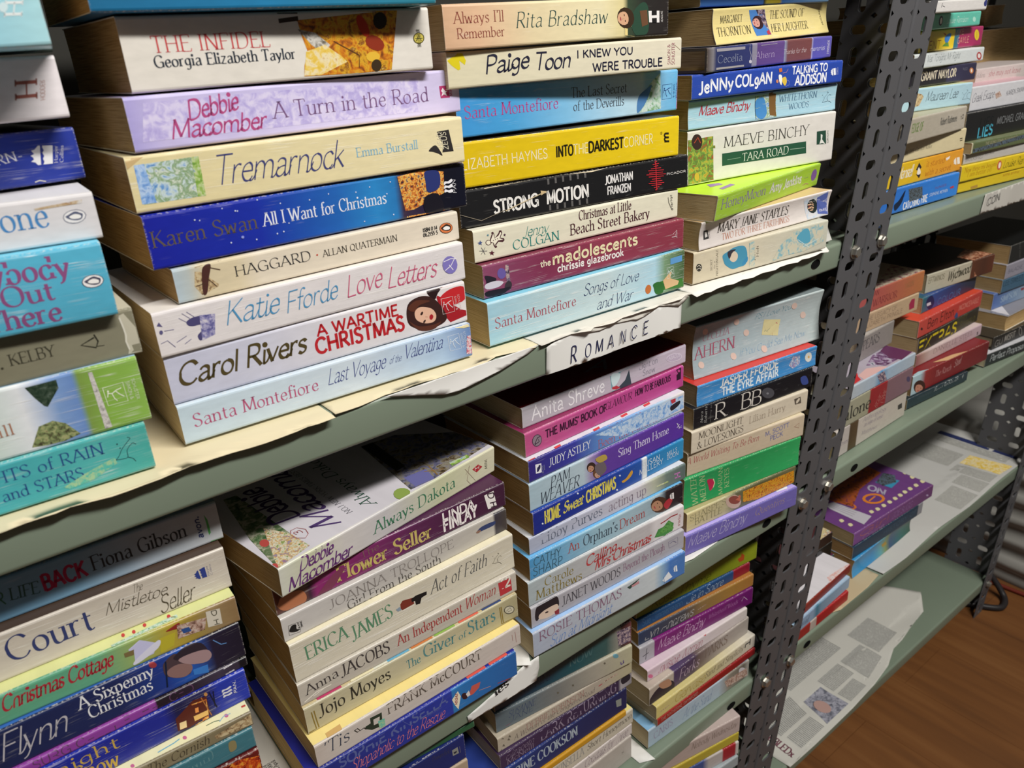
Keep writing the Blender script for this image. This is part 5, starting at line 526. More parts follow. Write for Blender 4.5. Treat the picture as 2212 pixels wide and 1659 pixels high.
('l2h',[0.1081,-0.0076,0.5214,-0.0004,0.0002,0.182,0.0252],'Indigo paperback with skydiver and pink title','#2a2f8a',{'top':'#2a3092','crease':0.15,'zones':[(0.0,'#26307f'),(0.559,'#283696'),(0.648,'#2a3a9c'),(0.653,'#2f78b8'),(0.772,'#2a6cb0'),(1,'#2a62a4')]},[('t','SOPHIE KINSELLA','S','#59649c',22.2,16,113.8,16,8),('t','Shopaholic to the Rescue','h','#d87a84',29.5,6.2,109.4,3.2,10.7),('p','#e6ddc4',[118,15.6,124,20.6,126.1,14,122.8,2.5,120,9],0,0),('v','VEGAS','S','#a04a4a',[122,7.6,123.7,17.8,120.1,9.7],0),('p','#c25a50',[133.1,9.3,137,17.4,145.5,16.4,143.6,11.5,137.6,8.6],0,0),('p','#3a2024',[132.6,9.9,132.2,8.8,131.3,8.2,130,8.4,128.7,9.2,127.6,10.6,127,12.3,126.8,13.8,127.2,15,128.1,15.5,129.4,15.4,130.7,14.5,131.8,13.1,132.5,11.5],0,0),('p','#d8d4d0',[130.9,13,133.9,14.8,134.9,9.7,132.2,9.1],0,0),('s','#c08a80',0.5,[143.4,8.6,154.8,5.7],0),('p','#b04a44',[161.4,4.6,174.8,1.8,176.9,-1.5,163.3,0.2],0,0),('strip','#d0564c',0.74),('strip','#d0564c',0.86)]),
('l2g',[0.116,-0.0062,0.5466,0.0106,0.001,0.1823,0.0205],'Pale paperback with black cart drawing','#c9bfb6',{'top':'#ecd88e','crease':0.35,'zones':[(0.0,'#c4b8ae'),(0.086,'#c9c0b8'),(1.0,'#c4bab2')]},[('t',"'Tis",'i','#3f4654',5.4,7.8,25.6,8.6,10.9),('t','FRANK McCOURT','r','#5f564e',57.2,10.1,142.7,10.1,9.4),('p','#2f3a2c',[38.3,11.6,42.9,11.9,43,16.7,52.5,15.7,51.9,7.5,50.2,3.8,43.1,5.3,38.8,9.1],0,0),('p','#c9c2b8',[45.3,13.7,50.5,13.1,49.5,7.8,45,8.5],0,0),('s','#2f2c28',0.7,[30.1,14,32.5,14.3,34.4,10.9,32,11.2,30.1,14],0),('s','#2f2c28',0.7,[35,11.1,37.4,11.5,38.8,9.1],0),('n','grass',70,[48.6,9.9,54,9,53.6,2,48.8,2.6],0),('s','#b08a84',0.4,[173.9,14.9,174.2,8.7],0),('s','#b08a84',0.4,[177.1,16.1,177.8,5],0),('p','#c8a468',[11.1,5.5,22.8,6.2,22,0.1,10.6,0],0,1),('p','#c8a468',[135.3,-0.1,149.7,-0.1,148.1,-3.1,134.2,-3.5],0,1)]),
('l2f',[0.1176,0.0055,0.5672,-0.0105,0.0001,0.1856,0.0239],'Stone paperback with gold rules and teal title','#b9b294',{'top':'#c8b890','crease':0.35,'zones':[(0.0,'#b8b092'),(0.458,'#bcb598'),(0.884,'#b4ac8a'),(1,'#a89f7c')]},[('t','Jojo Moyes','r','#2f2d28',10,9.8,66.8,9.8,11),('t','The','r','#4f8488',80.6,9.4,92.5,9.4,7.7),('t','Giver','r','#4f8488',95.3,11.3,124.6,9.6,11.4),('t','of','r','#4f8488',127.3,9.8,134.2,9.5,6.1),('t','Stars','r','#4f8488',136.5,9.8,162.9,9.8,12.3),('s','#8a7434',0.8,[4.9,18.1,5.3,11,6.1,2.3,1.6,2,-0.6,2.1],0),('s','#8a7434',0.8,[6.8,18.2,7.3,9.7,8,2.3],0),('s','#8a7434',0.9,[167.9,19.4,168.7,2.6,186,1.2],0),('s','#8a7434',0.8,[169.3,19.3,170.3,3.3],0),('p','#55524a',[182.1,10.8,181.9,9,180.8,7.8,178.8,7.6,176.5,8.2,174.4,9.6,172.7,11.6,171.9,13.6,172,15.4,173.2,16.5,175.1,16.8,177.4,16.2,179.6,14.8,181.3,12.9],0,0),('p','#c8c2ac',[181.4,11,181.2,9.5,180.2,8.6,178.5,8.4,176.6,8.9,174.7,10.1,173.3,11.7,172.6,13.4,172.7,14.9,173.7,15.8,175.4,16,177.3,15.5,179.2,14.3,180.7,12.7],0,0),('s','#55524a',0.5,[174,12.4,177.8,14,179.4,10.6,175.3,10.9],0),('strip','#b83f68',0.06),('strip','#e0d8b4',0.2),('strip','#d8d8c8',0.3),('strip','#6aa8c4',0.36),('strip','#c87a44',0.47),('strip','#8ab050',0.58),('strip','#d86a54',0.7),('strip','#3a4a78',0.82)]),
('l2e',[0.1176,0.0082,0.5911,-0.0118,0.0,0.1877,0.0197],'Grey paperback with red title and white marks','#bdb6aa',{'top':'#c4beb2','crease':0.6},[('t','Anna','r','#3f3a3a',5.1,7.5,29.8,9.6,8.1),('t','JACOBS','r','#3f3a3a',31.7,7.1,70.5,7.1,10.3),('t','An Independent','r','#a84a48',77.3,8.1,134.8,8.1,9.3),('t','Woman','i','#a84a48',137.2,8.3,166.6,8.3,10.2),('p','#b8393e',[169.9,16.9,182.4,16.5,182.9,3.6,171,3.6],0,0),('t','12','S','#dcd4c8',172,9.8,181.8,9.3,8.9),('s','#efe9dc',0.8,[2.7,3,12,6.3,23,5.9],0),('s','#efe9dc',0.6,[9.4,4,18.5,6],0)]),
('l2d',[0.1184,0.0098,0.6107,0.0007,0.0016,0.1893,0.0324],'Cream creased paperback with revolver picture','#d0c9b6',{'top':'#e4dcc0','crease':1.0,'bow':-0.0006},[('t','ERICA','r','#5a8a6a',10.2,13.8,41.5,15.2,11.6),('t','JAMES','r','#5a8a6a',44.7,10.1,77.8,13.4,12.3),('t','Act of Faith','i','#5f5f5c',110.5,15.2,162.6,15.2,11.9),('p','#7a342a',[84.5,20.3,86.6,22.5,95.2,20.5,95.7,14.8,85.6,14.4,84.3,16.4],0,0),('p','#1d1b1c',[93.6,20,97.8,21.1,107.2,20,106.9,17.1,102.3,16.6,100.5,12.2,97,13,96.6,17,94,16.8],0,0),('p','#8a9aa8',[80.4,17.7,83.6,18.5,85,15.1,81.9,15.1],0,0),('s','#6a665a',0.3,[168.2,14.4,170.8,13.5,173.5,13,173.3,16.2,175.7,18,177.5,16.8],0),('s','#6a665a',0.3,[168.2,14.4,169.6,15.4,171.2,17.7,173.6,19.5,175,20.6,173.8,21.6],0),('s','#6a665a',0.3,[173.5,13,175.7,11.5,176.9,9.6],0),('p','#6a665a',[169.5,20.7,169.5,20.5,169.4,20.5,169.2,20.5,169.1,20.6,169,20.7,168.9,20.8,168.9,21,168.9,21.1,169,21.2,169.1,21.2,169.3,21.1,169.4,21,169.5,20.8],0,0),('p','#6a665a',[170.6,18.4,170.6,18.3,170.5,18.3,170.4,18.3,170.3,18.3,170.2,18.4,170.1,18.5,170.1,18.7,170.1,18.8,170.2,18.8,170.3,18.8,170.4,18.8,170.5,18.7,170.6,18.5],0,0)]),
('l2c',[0.1178,0.0142,0.6431,0.0196,0.0003,0.191,0.0199],'Grey paperback with diving figure and black logo','#b9b4ae',{'top':'#c9c6c0','crease':0.3,'zones':[(0,'#c4c0bc'),(0.453,'#b4b0ac'),(0.929,'#b8b3aa'),(0.94,'#3a3640'),(1,'#4a4440')]},[('t','JOANNA TROLLOPE','r','#86807c',34.5,8.7,139,8.7,7.4),('t','Girl From the South','r','#4a4644',47.3,1,126.4,1,7.3),('p','#34406a',[161.1,11.1,165.7,14.4,178.7,13.8,178.4,10.5,168.2,10.5],1,0),('p','#8a6a5a',[165.1,11.6,165,11,164.6,10.6,163.8,10.3,162.8,10.2,161.8,10.4,161,10.8,160.6,11.3,160.6,11.8,161,12.2,161.9,12.5,162.9,12.6,163.8,12.4,164.6,12.1],0,0),('s','#5a5650',0.3,[4.3,12.2,13.8,10.9,11.3,3.1,3.7,4.5,4.3,12.2],0),('p','#1f1e1e',[4.2,7.3,6.4,11,9.5,10.4,9.3,6.8,11.8,5.3,8.5,4.8],1,0),('v','BLACK','S','#2a2826',[11.7,6,11.5,11.1,10.7,6.4],0),('v','SWAN','S','#2a2826',[13.8,6,13.5,10.5,12.6,6.3],0)]),
('l2b',[0.1176,0.0182,0.663,0.0151,0.0016,0.1936,0.0216],'Plum saga with gold and white lettering','#5a2a50',{'top':'#4a2444','crease':0.45,'zones':[(0,'#5a3a34'),(0.11,'#5f4038'),(0.127,'#3a2436'),(0.154,'#8a2c6a'),(0.355,'#7a2c62'),(0.554,'#5a2850'),(0.768,'#47223e'),(1.0,'#3f2038')]},[('t','The','r','#7a5a58',64.8,13.4,79.7,14.7,5.9),('t','Flower Seller','R','#c4b26a',45.2,3.8,123.4,3.8,12.2),('t','LINDA','S','#ece6e4',133.9,11.9,163.5,11.9,7.4),('t','FINLAY','S','#ece6e4',134,3.2,165.4,3.2,10.1),('p','#e8e4e0',[173.4,18.1,182.7,18.5,184.8,3.7,176.1,4.5],0,0),('v','D H','S','#4a3a44',[176.6,18.7,179.3,4.2,182.2,17.6],0),('p','#b0704e',[1,10.5,8.7,13.4,18.8,11.5,21.7,3.9,16.6,-0.6,4.6,2.5],1,0),('p','#5a2a1c',[-0.1,20.6,6.3,17.1,1.5,7.9,-1.3,9.4],0,0),('p','#7a3a54',[27.4,-0.5,42.8,12.2,51.8,12.4,36,-1.5],1,0)]),
('l2a',[0.1199,0.0051,0.6847,0.175,0.0025,0.1986,0.0234],'Pastel floral paperback lying askew on top','#c9cdb8',{'top':'#cfcbd2','crease':0.3,'lean':-0.002,'zones':[(0.0,'#cfd0c4'),(0.122,'#c9ccae'),(0.253,'#cfcbc8'),(0.442,'#c6c4c6'),(0.703,'#c8cba8'),(1,'#d8d4ba')]},[('t','Debbie','H','#6a3a78',14.1,12.5,40.7,12.5,9.7),('t','Macomber','H','#6a3a78',4.3,2,55.3,2,9.9),('t','Always Dakota','r','#3f7a5c',75.6,7.5,154.6,7.5,9.9),('p','#b0333a',[173.4,14,179.9,15.6,184.7,11.4,178.3,9],0,0),('t','H','S','#e4dcd0',175.8,11.5,181.4,11.2,2.9),('v','MIRA','s','#6a6458',[190.3,6.8,190.2,15.5,187.4,7.9],0),('s','#a08a7a',0.4,[166.5,12.6,170.5,19.2,167.4,6.9,171.6,1],0),('s','#a08a7a',0.35,[165.5,18.3,178,-0.8],0),('n','garden',26,[22,106.7,31.3,104.3,27.6,27.6,27.5,5.4,0,0.4,6.6,44.3],1),('n','flowers',60,[19.8,49.6,27.6,27.6,27.5,5.4,0,0.4],1),('p','#b04a44',[12.4,29.6,11.1,28.2,9.7,27.6,8.4,28,7.5,29.2,7.2,31,7.4,33.1,8.3,35.1,9.5,36.6,10.9,37.2,12.2,36.9,13.2,35.6,13.5,33.7,13.2,31.6],0,1),('p','#b84c48',[1.9,2.8,1.1,1.9,0.2,1.6,-0.6,1.8,-1.3,2.6,-1.5,3.8,-1.4,5.2,-0.8,6.4,0,7.3,0.9,7.7,1.8,7.4,2.4,6.6,2.6,5.4,2.5,4],0,1),('v','Debbie','H','#4a3464',[44.5,40.6,48.4,102.1,25.6,40.5],1),('v','Macomber','H','#4f3a6c',[56.5,9.3,79.7,136,39,15.2],1),('v','Always Dakota','r','#3a5a4c',[87.7,10.2,102.7,116.4,78.6,14.1],1),('v','NO.1 NEW YORK TIMES BEST','r','#6a6a70',[70.1,15.2,80.1,103.2,65.9,16.1],1),('s','#a05a5a',0.5,[29.6,30.7,34.1,30.4,36.8,23.9,34.9,17.8,30.7,15,27,19.8,26.6,26.1,29.6,30.7],1),('v','3','s','#a05a5a',[33.6,21,33.8,26.5,29,22.8],1),('n','wagon',24,[134.7,88.7,164.8,81.9,197.9,44,202.4,6.3,173.9,4.5,135.7,1.9,114.6,4.3],1),('p','#2b2a24',[134.7,88.7,145.4,86.8,135.2,34.6,125.8,34.1],0,1),('p','#8aa050',[110.5,-0.3,107.8,-2.5,104.9,-3.2,102.3,-2.3,100.7,0,100.1,3.3,100.9,6.9,102.8,10.1,105.5,12.4,108.5,13.1,111.1,12.2,112.8,9.9,113.3,6.5,112.5,2.9],0,1),('p','#6a6aa0',[122.6,21.8,141.5,18.1,135.7,1.9,119.3,4.8],0,1),('s','#8a6a3a',1.0,[137.8,15.7,149.5,7],1),('s','#8a6a3a',1.0,[145.9,19.6,140.7,4.1],1),('s','#6a5344',0.6,[196.8,41.1,212.3,19],1),('s','#6a5344',0.6,[203.5,45.4,205.6,15],1),('s','#6a5344',0.6,[210.7,45.6,198.7,15],1),('s','#6a5344',0.6,[216.2,41.5,193.4,19],1),('s','#6a5344',0.6,[218.6,34.3,191,25.8],1),('s','#6a5344',0.6,[217.1,26,192.2,33.9],1),('n','green',40,[158.5,10,175.7,8,174.5,3.5,156.6,4.8],1)]),
('l3j',[0.3124,-0.0024,0.5215,-0.0516,0.0004,0.1816,0.0262],'Pale silver-blue paperback with lake boat','#b2bac6',{'top':'#9fc0e8','crease':0.25,'zones':[(0.0,'#a9b2c4'),(0.369,'#b4bac4'),(0.778,'#c4ccd0'),(0.833,'#8fb0cc'),(0.888,'#4a7ac0'),(1,'#4a78b8')]},[('t','ROSIE THOMAS','r','#8a6a80',6.6,14.5,100,14.5,9.9),('t','Sun at Midnight','h','#6a8ac4',17,2.8,87.5,2.8,11),('p','#3a4a44',[107.1,20.7,107.9,26,119.8,25.9,122.2,23.3,110.2,17.6],0,0),('p','#c08a90',[111.8,20.5,121.4,21.5,121.7,18.4,113.4,18.2],0,0),('p','#e4e8ec',[151.3,6.8,159.6,13.2,165,4.6,154.7,3.6],0,0),('p','#e8ecf0',[167.3,16,167.7,16,168.8,8.6,168.1,8.8,167.3,10,166.3,10.5,167,11.1,166.6,11.9,166,12.7,166.8,13.1,166,14.4,166.7,14.7],0,0),('p','#e8ecf0',[168.3,15.9,170.5,15.6,171.7,8.1,169.4,8.5,169.5,9.6,169,10.7,169.2,11.8,168.7,13,168.8,14,168.4,15.2],0,0),('s','#6a8ab4',0.5,[152.9,10.5,154.8,2.1],0)]),
('l3i',[0.3156,0.0023,0.5477,-0.0542,0.0002,0.1806,0.0218],'Grey paperback with dark-haired portrait panel','#a9a7ae',{'top':'#b4b2b8','crease':0.15},[('t','JANET WOODS','r','#5a585e',32.9,7.7,99.9,7.7,9.3),('t','Beyond the Plough','r','#8f6f84',103.4,10,155.2,10,7.9),('p','#cfc8c4',[3.9,15.6,29.5,17.2,29.2,0.9,5,6.9],0,0),('p','#2a2226',[3.8,10.2,5.8,20,14,23.8,24.9,22.3,29.1,17.4,27.7,8.6,13.5,13.3,6.3,6.2],1,0),('p','#d8c0ac',[7.9,10.8,14.8,13.2,27.2,12.9,27.6,5.9,18.5,3.8,9,6.1],1,0),('p','#8a2a30',[24.1,6.3,29.2,7.1,29.2,1.6,25.3,2.3],0,0),('p','#3a2a2c',[17.8,9.8,17.7,9.4,17.4,9.1,16.7,9,15.9,9.1,15.2,9.3,14.6,9.6,14.3,10,14.4,10.4,14.7,10.7,15.4,10.8,16.1,10.8,16.9,10.5,17.5,10.2],0,0),('s','#8f8aa0',0.5,[160.1,16.4,172.3,17.1,172.9,9.2,161.4,9.3,160.1,16.4],0),('s','#6f6a88',0.6,[162.1,14.1,166.4,15.1,170.7,11.7],0)]),
('l3h',[0.3156,0.0042,0.5696,-0.0475,0.0006,0.1828,0.0244],'Silver-white paperback with red script and tree','#b8b8ba',{'top':'#d8dadc','crease':0.15,'zones':[(0,'#a8b4b8'),(0.273,'#b0b2b4'),(0.756,'#bcb8ba'),(0.799,'#d4d0d2'),(1.0,'#d8d0d2')]},[('t','Carole','r','#86763a',16.9,13.3,47.8,11.4,8.7),('t','Matthews','r','#86763a',7.4,3.6,57.2,1.2,9.5),('t','Calling','H','#b4484a',61.8,11.6,97.8,13.1,10),('t','Mrs Christmas','H','#b4484a',71.9,3.2,139.8,3.2,10.5),('p','#4a8a4a',[144.7,4.9,149.6,12,156.2,11.9,162.8,16.1,169.8,10.3,168.3,2.3,156.5,1.8],0,0),('n','tree2',90,[146.4,6.3,164.5,15.4,170,4.5,158.2,1.1],0),('s','#9a2c34',1.2,[152.8,16.9,159.4,17.6,166.1,18.9,174.6,18.2],0),('v','sphere','s','#b06a70',[179,16.3,178.2,3.7,175.5,17.1],0)]),
('l3g',[0.3191,0.0051,0.594,-0.0323,0.0002,0.1818,0.0218],'Blue-sky saga with brown and red title','#8ab4cc',{'top':'#6fb4e4','crease':0.35,'zones':[(0.0,'#4a92c4'),(0.179,'#6fa8cc'),(0.416,'#98bccc'),(0.67,'#a0b8c4'),(0.832,'#8fa4b0'),(0.876,'#2c2428'),(1.0,'#231e24')]},[('t','CATHY','s','#3f6478',4.1,13,32.9,10.8,7.7),('t','SHARP','s','#3f6478',3,3.3,34.1,1.1,8.3),('t','An','r','#a85a58',41.5,8.3,53.4,8.3,9.2),('t',"Orphan's",'r','#4a5a68',57.8,8,97.9,6.1,10.6),('t','Dream','r','#a85a58',100.7,6.2,131.8,6.2,9.7),('p','#4a3226',[155.7,1.6,150.8,2.3,145.8,4.7,141.8,8.4,139.6,12.5,139.4,16.4,141.5,19.1,145.3,20.3,150.1,19.7,155,17.3,159.1,13.7,161.5,9.5,161.7,5.6,159.6,2.8],0,0),('p','#b08468',[151.5,4.9,147.9,5.3,144.3,6.8,141.6,9.2,140.1,11.8,140.2,14.3,141.9,16.1,144.9,16.9,148.5,16.5,152.1,15,154.9,12.7,156.4,10,156.3,7.5,154.5,5.7],0,0),('p','#3a2a24',[148.4,12.6,148.1,12.7,147.7,13,147.4,13.3,147.2,13.8,147.1,14.2,147.1,14.4,147.3,14.6,147.6,14.5,147.9,14.2,148.2,13.8,148.5,13.4,148.6,13,148.5,12.7],0,0),('p','#3a2a24',[151.3,7.4,151,7.4,150.7,7.7,150.3,8.1,150.1,8.5,150,8.9,150,9.2,150.2,9.3,150.5,9.2,150.8,9,151.1,8.6,151.4,8.2,151.5,7.8,151.5,7.5],0,0),('p','#a8434a',[145.2,8.8,144.8,9,144.3,9.5,143.7,10.2,143.3,11.1,143,11.8,143,12.3,143.2,12.5,143.6,12.4,144.1,11.9,144.7,11.1,145.1,10.3,145.4,9.5,145.4,9],0,0),('s','#b08a70',0.2,[148.7,10.8,146.6,10,145.9,10.9],0),('p','#4a3226',[146.3,17.7,153.3,15.8,157.6,11.5,158.4,6.8,153.8,4.2,154.8,7.4,153.8,11.2,150.6,14.9],1,0),('p','#a8303a',[155.8,8.4,162.5,12.6,167.7,9,161.1,2],1,0),('p','#e0dcdc',[165.3,16.9,165.8,16.8,166.7,10.2,165.9,10.3,165.1,11.3,164,11.8,164.7,12.4,164.4,13.1,163.7,13.8,164.5,14.2,163.7,15.4,164.6,15.7],0,0),('p','#e0dcdc',[166.4,16.8,169.1,16.5,169.6,9.8,167.2,10.1,167.4,11.1,167,12.1,167.2,13.1,166.7,14.1,167,15.1,166.5,16.1],0,0)]),
('l3f',[0.3227,0.0085,0.6158,-0.0321,0.0003,0.1848,0.0166],'Pearl-grey paperback with lilac title and foliage','#b4b4c2',{'top':'#d8dade','crease':0.3,'zones':[(0.0,'#a9b0c4'),(0.367,'#b8bacb'),(0.67,'#c8c4cc'),(0.777,'#b4b8a4'),(0.864,'#6f8078'),(1,'#5a6a68')]},[('t','Libby Purves','r','#6f7688',12.5,5.7,80,5.7,10),('t','acting up','r','#948a98',87.2,4.8,133.3,4.8,10.3),('n','leafy',60,[140.4,17.7,157,17.2,162.4,5.6,147.2,6.2],0),('v','H','S','#b87ab0',[170.9,5.7,169.8,11.6,178.2,4.9],0)]),
('l3e',[0.3278,0.0082,0.6324,0.0097,0.0005,0.1846,0.0218],'Royal blue Christmas romance with yellow capitals','#22409a',{'top':'#2c50a8','crease':0.25,'zones':[(0,'#1c2c84'),(0.463,'#1f3a94'),(0.689,'#2454a4'),(0.7,'#d4dade'),(0.726,'#d8dcdc'),(0.732,'#2a78b4'),(1.0,'#2f8abc')]},[('t','HOME','S','#d8cc62',12.4,6.8,29.4,6.8,11.8),('t','Sweet','H','#d8cc62',32.3,7.6,54.9,7.6,10.1),('t','CHRISTMAS','S','#d8cc62',59,6.3,94.4,6.3,11.3),('t','SUSAN','s','#d4e0ec',128.3,12.4,151.8,12.4,5.5),('t','MALLERY','s','#d4e0ec',124.5,6.7,156,6.7,5.3),('t','MILLS','s','#cfdcec',161.5,12.1,175.5,12.1,4),('t','BOON','s','#cfdcec',161.6,8.1,177.5,7.2,4.2),('p','#c8963a',[102,9.8,107.7,10.8,114.2,15.9,115.9,12.7,111.8,9.1,104.4,7.5],1,0),('p','#dce4f0',[10.7,7.7,10.5,7.4,10.3,7.2,9.9,7.2,9.5,7.4,9.1,7.8,8.8,8.2,8.8,8.6,8.9,8.9,9.2,9.1,9.6,9.1,10,8.9,10.3,8.5,10.6,8.1],0,0),('p','#dce4f0',[21,-0.8,20.9,-1.2,20.6,-1.3,20.2,-1.3,19.8,-1.1,19.4,-0.8,19.1,-0.4,19.1,0.1,19.2,0.4,19.5,0.6,19.9,0.6,20.3,0.4,20.7,0,20.9,-0.4],0,0),('p','#dce4f0',[18.7,22,18.6,21.7,18.3,21.5,17.9,21.5,17.5,21.7,17.1,22,16.8,22.4,16.8,22.8,16.9,23.2,17.2,23.3,17.6,23.3,18,23.1,18.3,22.8,18.6,22.4],0,0),('p','#dce4f0',[50.4,19.4,50.3,19.1,50,18.9,49.6,18.9,49.1,19.1,48.7,19.4,48.4,19.9,48.3,20.3,48.5,20.6,48.7,20.8,49.2,20.8,49.6,20.6,50,20.2,50.3,19.8],0,0),('p','#dce4f0',[97.1,3.1,97,2.8,96.7,2.6,96.2,2.6,95.7,2.8,95.3,3.2,95,3.6,94.9,4,95,4.4,95.3,4.6,95.8,4.6,96.3,4.4,96.7,4,97,3.5],0,0),('p','#dce4f0',[100.7,16.2,100.6,15.9,100.3,15.7,99.9,15.7,99.4,15.9,98.9,16.2,98.6,16.7,98.5,17.1,98.6,17.5,98.9,17.6,99.4,17.6,99.9,17.4,100.3,17.1,100.6,16.6],0,0)]),
('l3d',[0.3278,0.011,0.6542,0.005,0.0008,0.1862,0.0256],'Half ice-blue half purple saga with figures','#9fb8c4',{'top':'#8a9ab0','crease':0.1,'zones':[(0,'#a4bcc8'),(0.317,'#b0c2cc'),(0.364,'#9a8ab0'),(0.433,'#5f3f98'),(1.0,'#56329a')]},[('t','PAM','i','#3a4450',22.1,13.4,43.3,14.7,9.7),('t','WEAVER','i','#3a4450',10.2,2.5,53.2,2.5,10.9),('t','Sing Them Home','r','#d4cce8',100.3,11.7,165.4,11.7,8.2),('p','#3a2a24',[72.8,11.2,71.4,9.9,69.3,9.5,66.9,10.1,64.8,11.7,63.3,13.8,62.7,16.1,63.1,18.1,64.6,19.4,66.6,19.8,69,19.2,71.1,17.7,72.7,15.6,73.3,13.3],0,0),('p','#b88a70',[70.6,11.6,69.5,10.6,68.1,10.1,66.6,10.5,65.2,11.4,64.3,12.9,64,14.5,64.4,16,65.4,17,66.8,17.4,68.4,17.1,69.8,16.2,70.7,14.7,71,13.1],0,0),('p','#3a2a24',[66.8,14.8,66.8,14.8,66.6,14.8,66.3,14.9,66.1,15.1,65.9,15.2,65.8,15.4,65.8,15.5,65.9,15.6,66.1,15.6,66.4,15.5,66.6,15.3,66.8,15.1,66.9,14.9],0,0),('p','#3a2a24',[69.6,12.9,69.5,12.9,69.3,12.9,69.1,13,68.8,13.1,68.6,13.3,68.5,13.5,68.5,13.6,68.7,13.7,68.8,13.6,69.1,13.5,69.3,13.4,69.5,13.2,69.6,13],0,0),('p','#a8434a',[67.6,11.6,67.4,11.5,67.1,11.6,66.7,11.8,66.2,12.1,65.9,12.5,65.7,12.8,65.6,12.9,65.8,13,66.1,12.9,66.5,12.7,67,12.4,67.3,12,67.5,11.8],0,0),('s','#b08a70',0.2,[67.6,13.9,67.4,12.8,66.9,13],0),('p','#3a2a24',[64.4,16.9,66.8,18.4,69.5,17.4,71.4,15.1,71.3,12,70.4,14.2,68.7,15.9,66.5,16.9],1,0),('p','#6a4a34',[79,5.2,79.4,3.1,78.7,1.5,77.1,0.7,75.1,1,72.9,2.1,71,4,69.8,6.2,69.5,8.3,70.2,9.8,71.7,10.6,73.7,10.4,75.9,9.3,77.8,7.4],0,0),('p','#c09a84',[77.8,4.3,78.1,2.7,77.7,1.4,76.8,0.8,75.4,1,74,1.8,72.7,3.2,71.8,4.9,71.5,6.5,71.9,7.7,72.8,8.3,74.2,8.2,75.6,7.3,76.9,5.9],0,0),('p','#3a2a24',[73.8,5.2,73.8,5.1,73.7,5,73.5,5,73.3,5,73.1,5.1,72.9,5.2,72.8,5.3,72.8,5.4,72.9,5.5,73.1,5.5,73.3,5.5,73.5,5.4,73.7,5.3],0,0),('p','#3a2a24',[76.4,4.9,76.4,4.8,76.3,4.7,76.1,4.7,75.9,4.7,75.7,4.8,75.5,4.9,75.4,5,75.4,5.1,75.5,5.2,75.7,5.3,75.9,5.2,76.1,5.2,76.3,5.1],0,0),('p','#a8434a',[76.4,2.5,76.4,2.3,76.2,2.2,75.8,2.2,75.4,2.3,75,2.4,74.7,2.5,74.6,2.7,74.6,2.8,74.8,2.9,75.2,3,75.6,2.9,76,2.8,76.3,2.7],0,0),('s','#b08a70',0.2,[74.8,4.8,75.5,3.6,75.1,3.5],0),('p','#6a4a34',[71.1,5.8,71.2,8.6,73.1,9.2,75.7,8.1,77.8,5.1,75.9,6.6,73.8,7.3,72.2,7],1,0),('p','#6a5f64',[72.7,14.8,81.9,15,85.6,5.9,78.6,2.4,72.6,8.6],1,0),('p','#b0984a',[72.9,21,83.5,21.2,86.5,15.7,77.3,15.5],1,0),('s','#e0d8ec',0.6,[176.6,13.4,180,15.4,176.4,18,180.1,12.1],0),('t','ac','s','#d8d0e8',178.8,11.3,183.3,11.6,2.9)]),
('l3c',[0.3293,0.0122,0.6799,0.0144,0.0006,0.1879,0.0195],'Navy Christmas paperback with snow scene','#4a6ab4',{'top':'#d8dce4','crease':0.15,'zones':[(0.0,'#33287a'),(0.268,'#3a3f9c'),(0.412,'#5a84c4'),(0.666,'#86aede'),(0.829,'#a9c4dc'),(0.942,'#d4d0d4'),(1.0,'#d8d2d0')]},[('t','JUDY ASTLEY','r','#dce0ea',21.6,6.8,67.5,6.8,7.2),('t','It Must Have','r','#a86a80',89.4,10.6,143.9,10.6,8),('t','Been the Mistletoe','r','#a8687e',76.8,2.1,157.5,2.1,8),('n','snowsky',40,[73.4,16.3,168.7,17,186.2,16.3,187.6,3,160.6,2.1,103.5,4],0),('p','#e4e4ea',[7,14.5,13.2,13.5,13.3,5.1,7.2,6.2],0,0),('p','#2a2a50',[8.4,7.6,8.9,10.9,10.1,11.5,10.7,12.7,12.3,12,12,9.5,10.8,8.1,9.6,7],1,0),('v','BLACK','S','#8f94b8',[15.1,3.8,14.7,10.9,14,4],0),('v','SWAN','S','#8f94b8',[16.8,6,16.4,10.8,15.9,6],0),('p','#b83844',[168.7,17,175.7,16.6,175.8,12.8,170.6,12.6],0,0),('p','#2a2630',[168.9,10.6,181.1,12.3,181.2,8.4,170.8,5.6],1,0),('p','#d04a4a',[2,1.8,9,2.3,7.8,-0.6,1.4,-1.3],0,1),('p','#d04a4a',[30.6,4.1,38,4.6,36.6,1.7,29.8,0.9],0,1),('p','#d04a4a',[74.5,4.1,82.5,4.7,80.9,1.6,73.5,0.8],0,1),('p','#d04a4a',[109.8,6,118.3,6.6,116.5,3.4,108.6,2.6],0,1),('p','#d04a4a',[139.3,6.7,148.3,7.3,146.3,4,137.9,3.2],0,1)]),
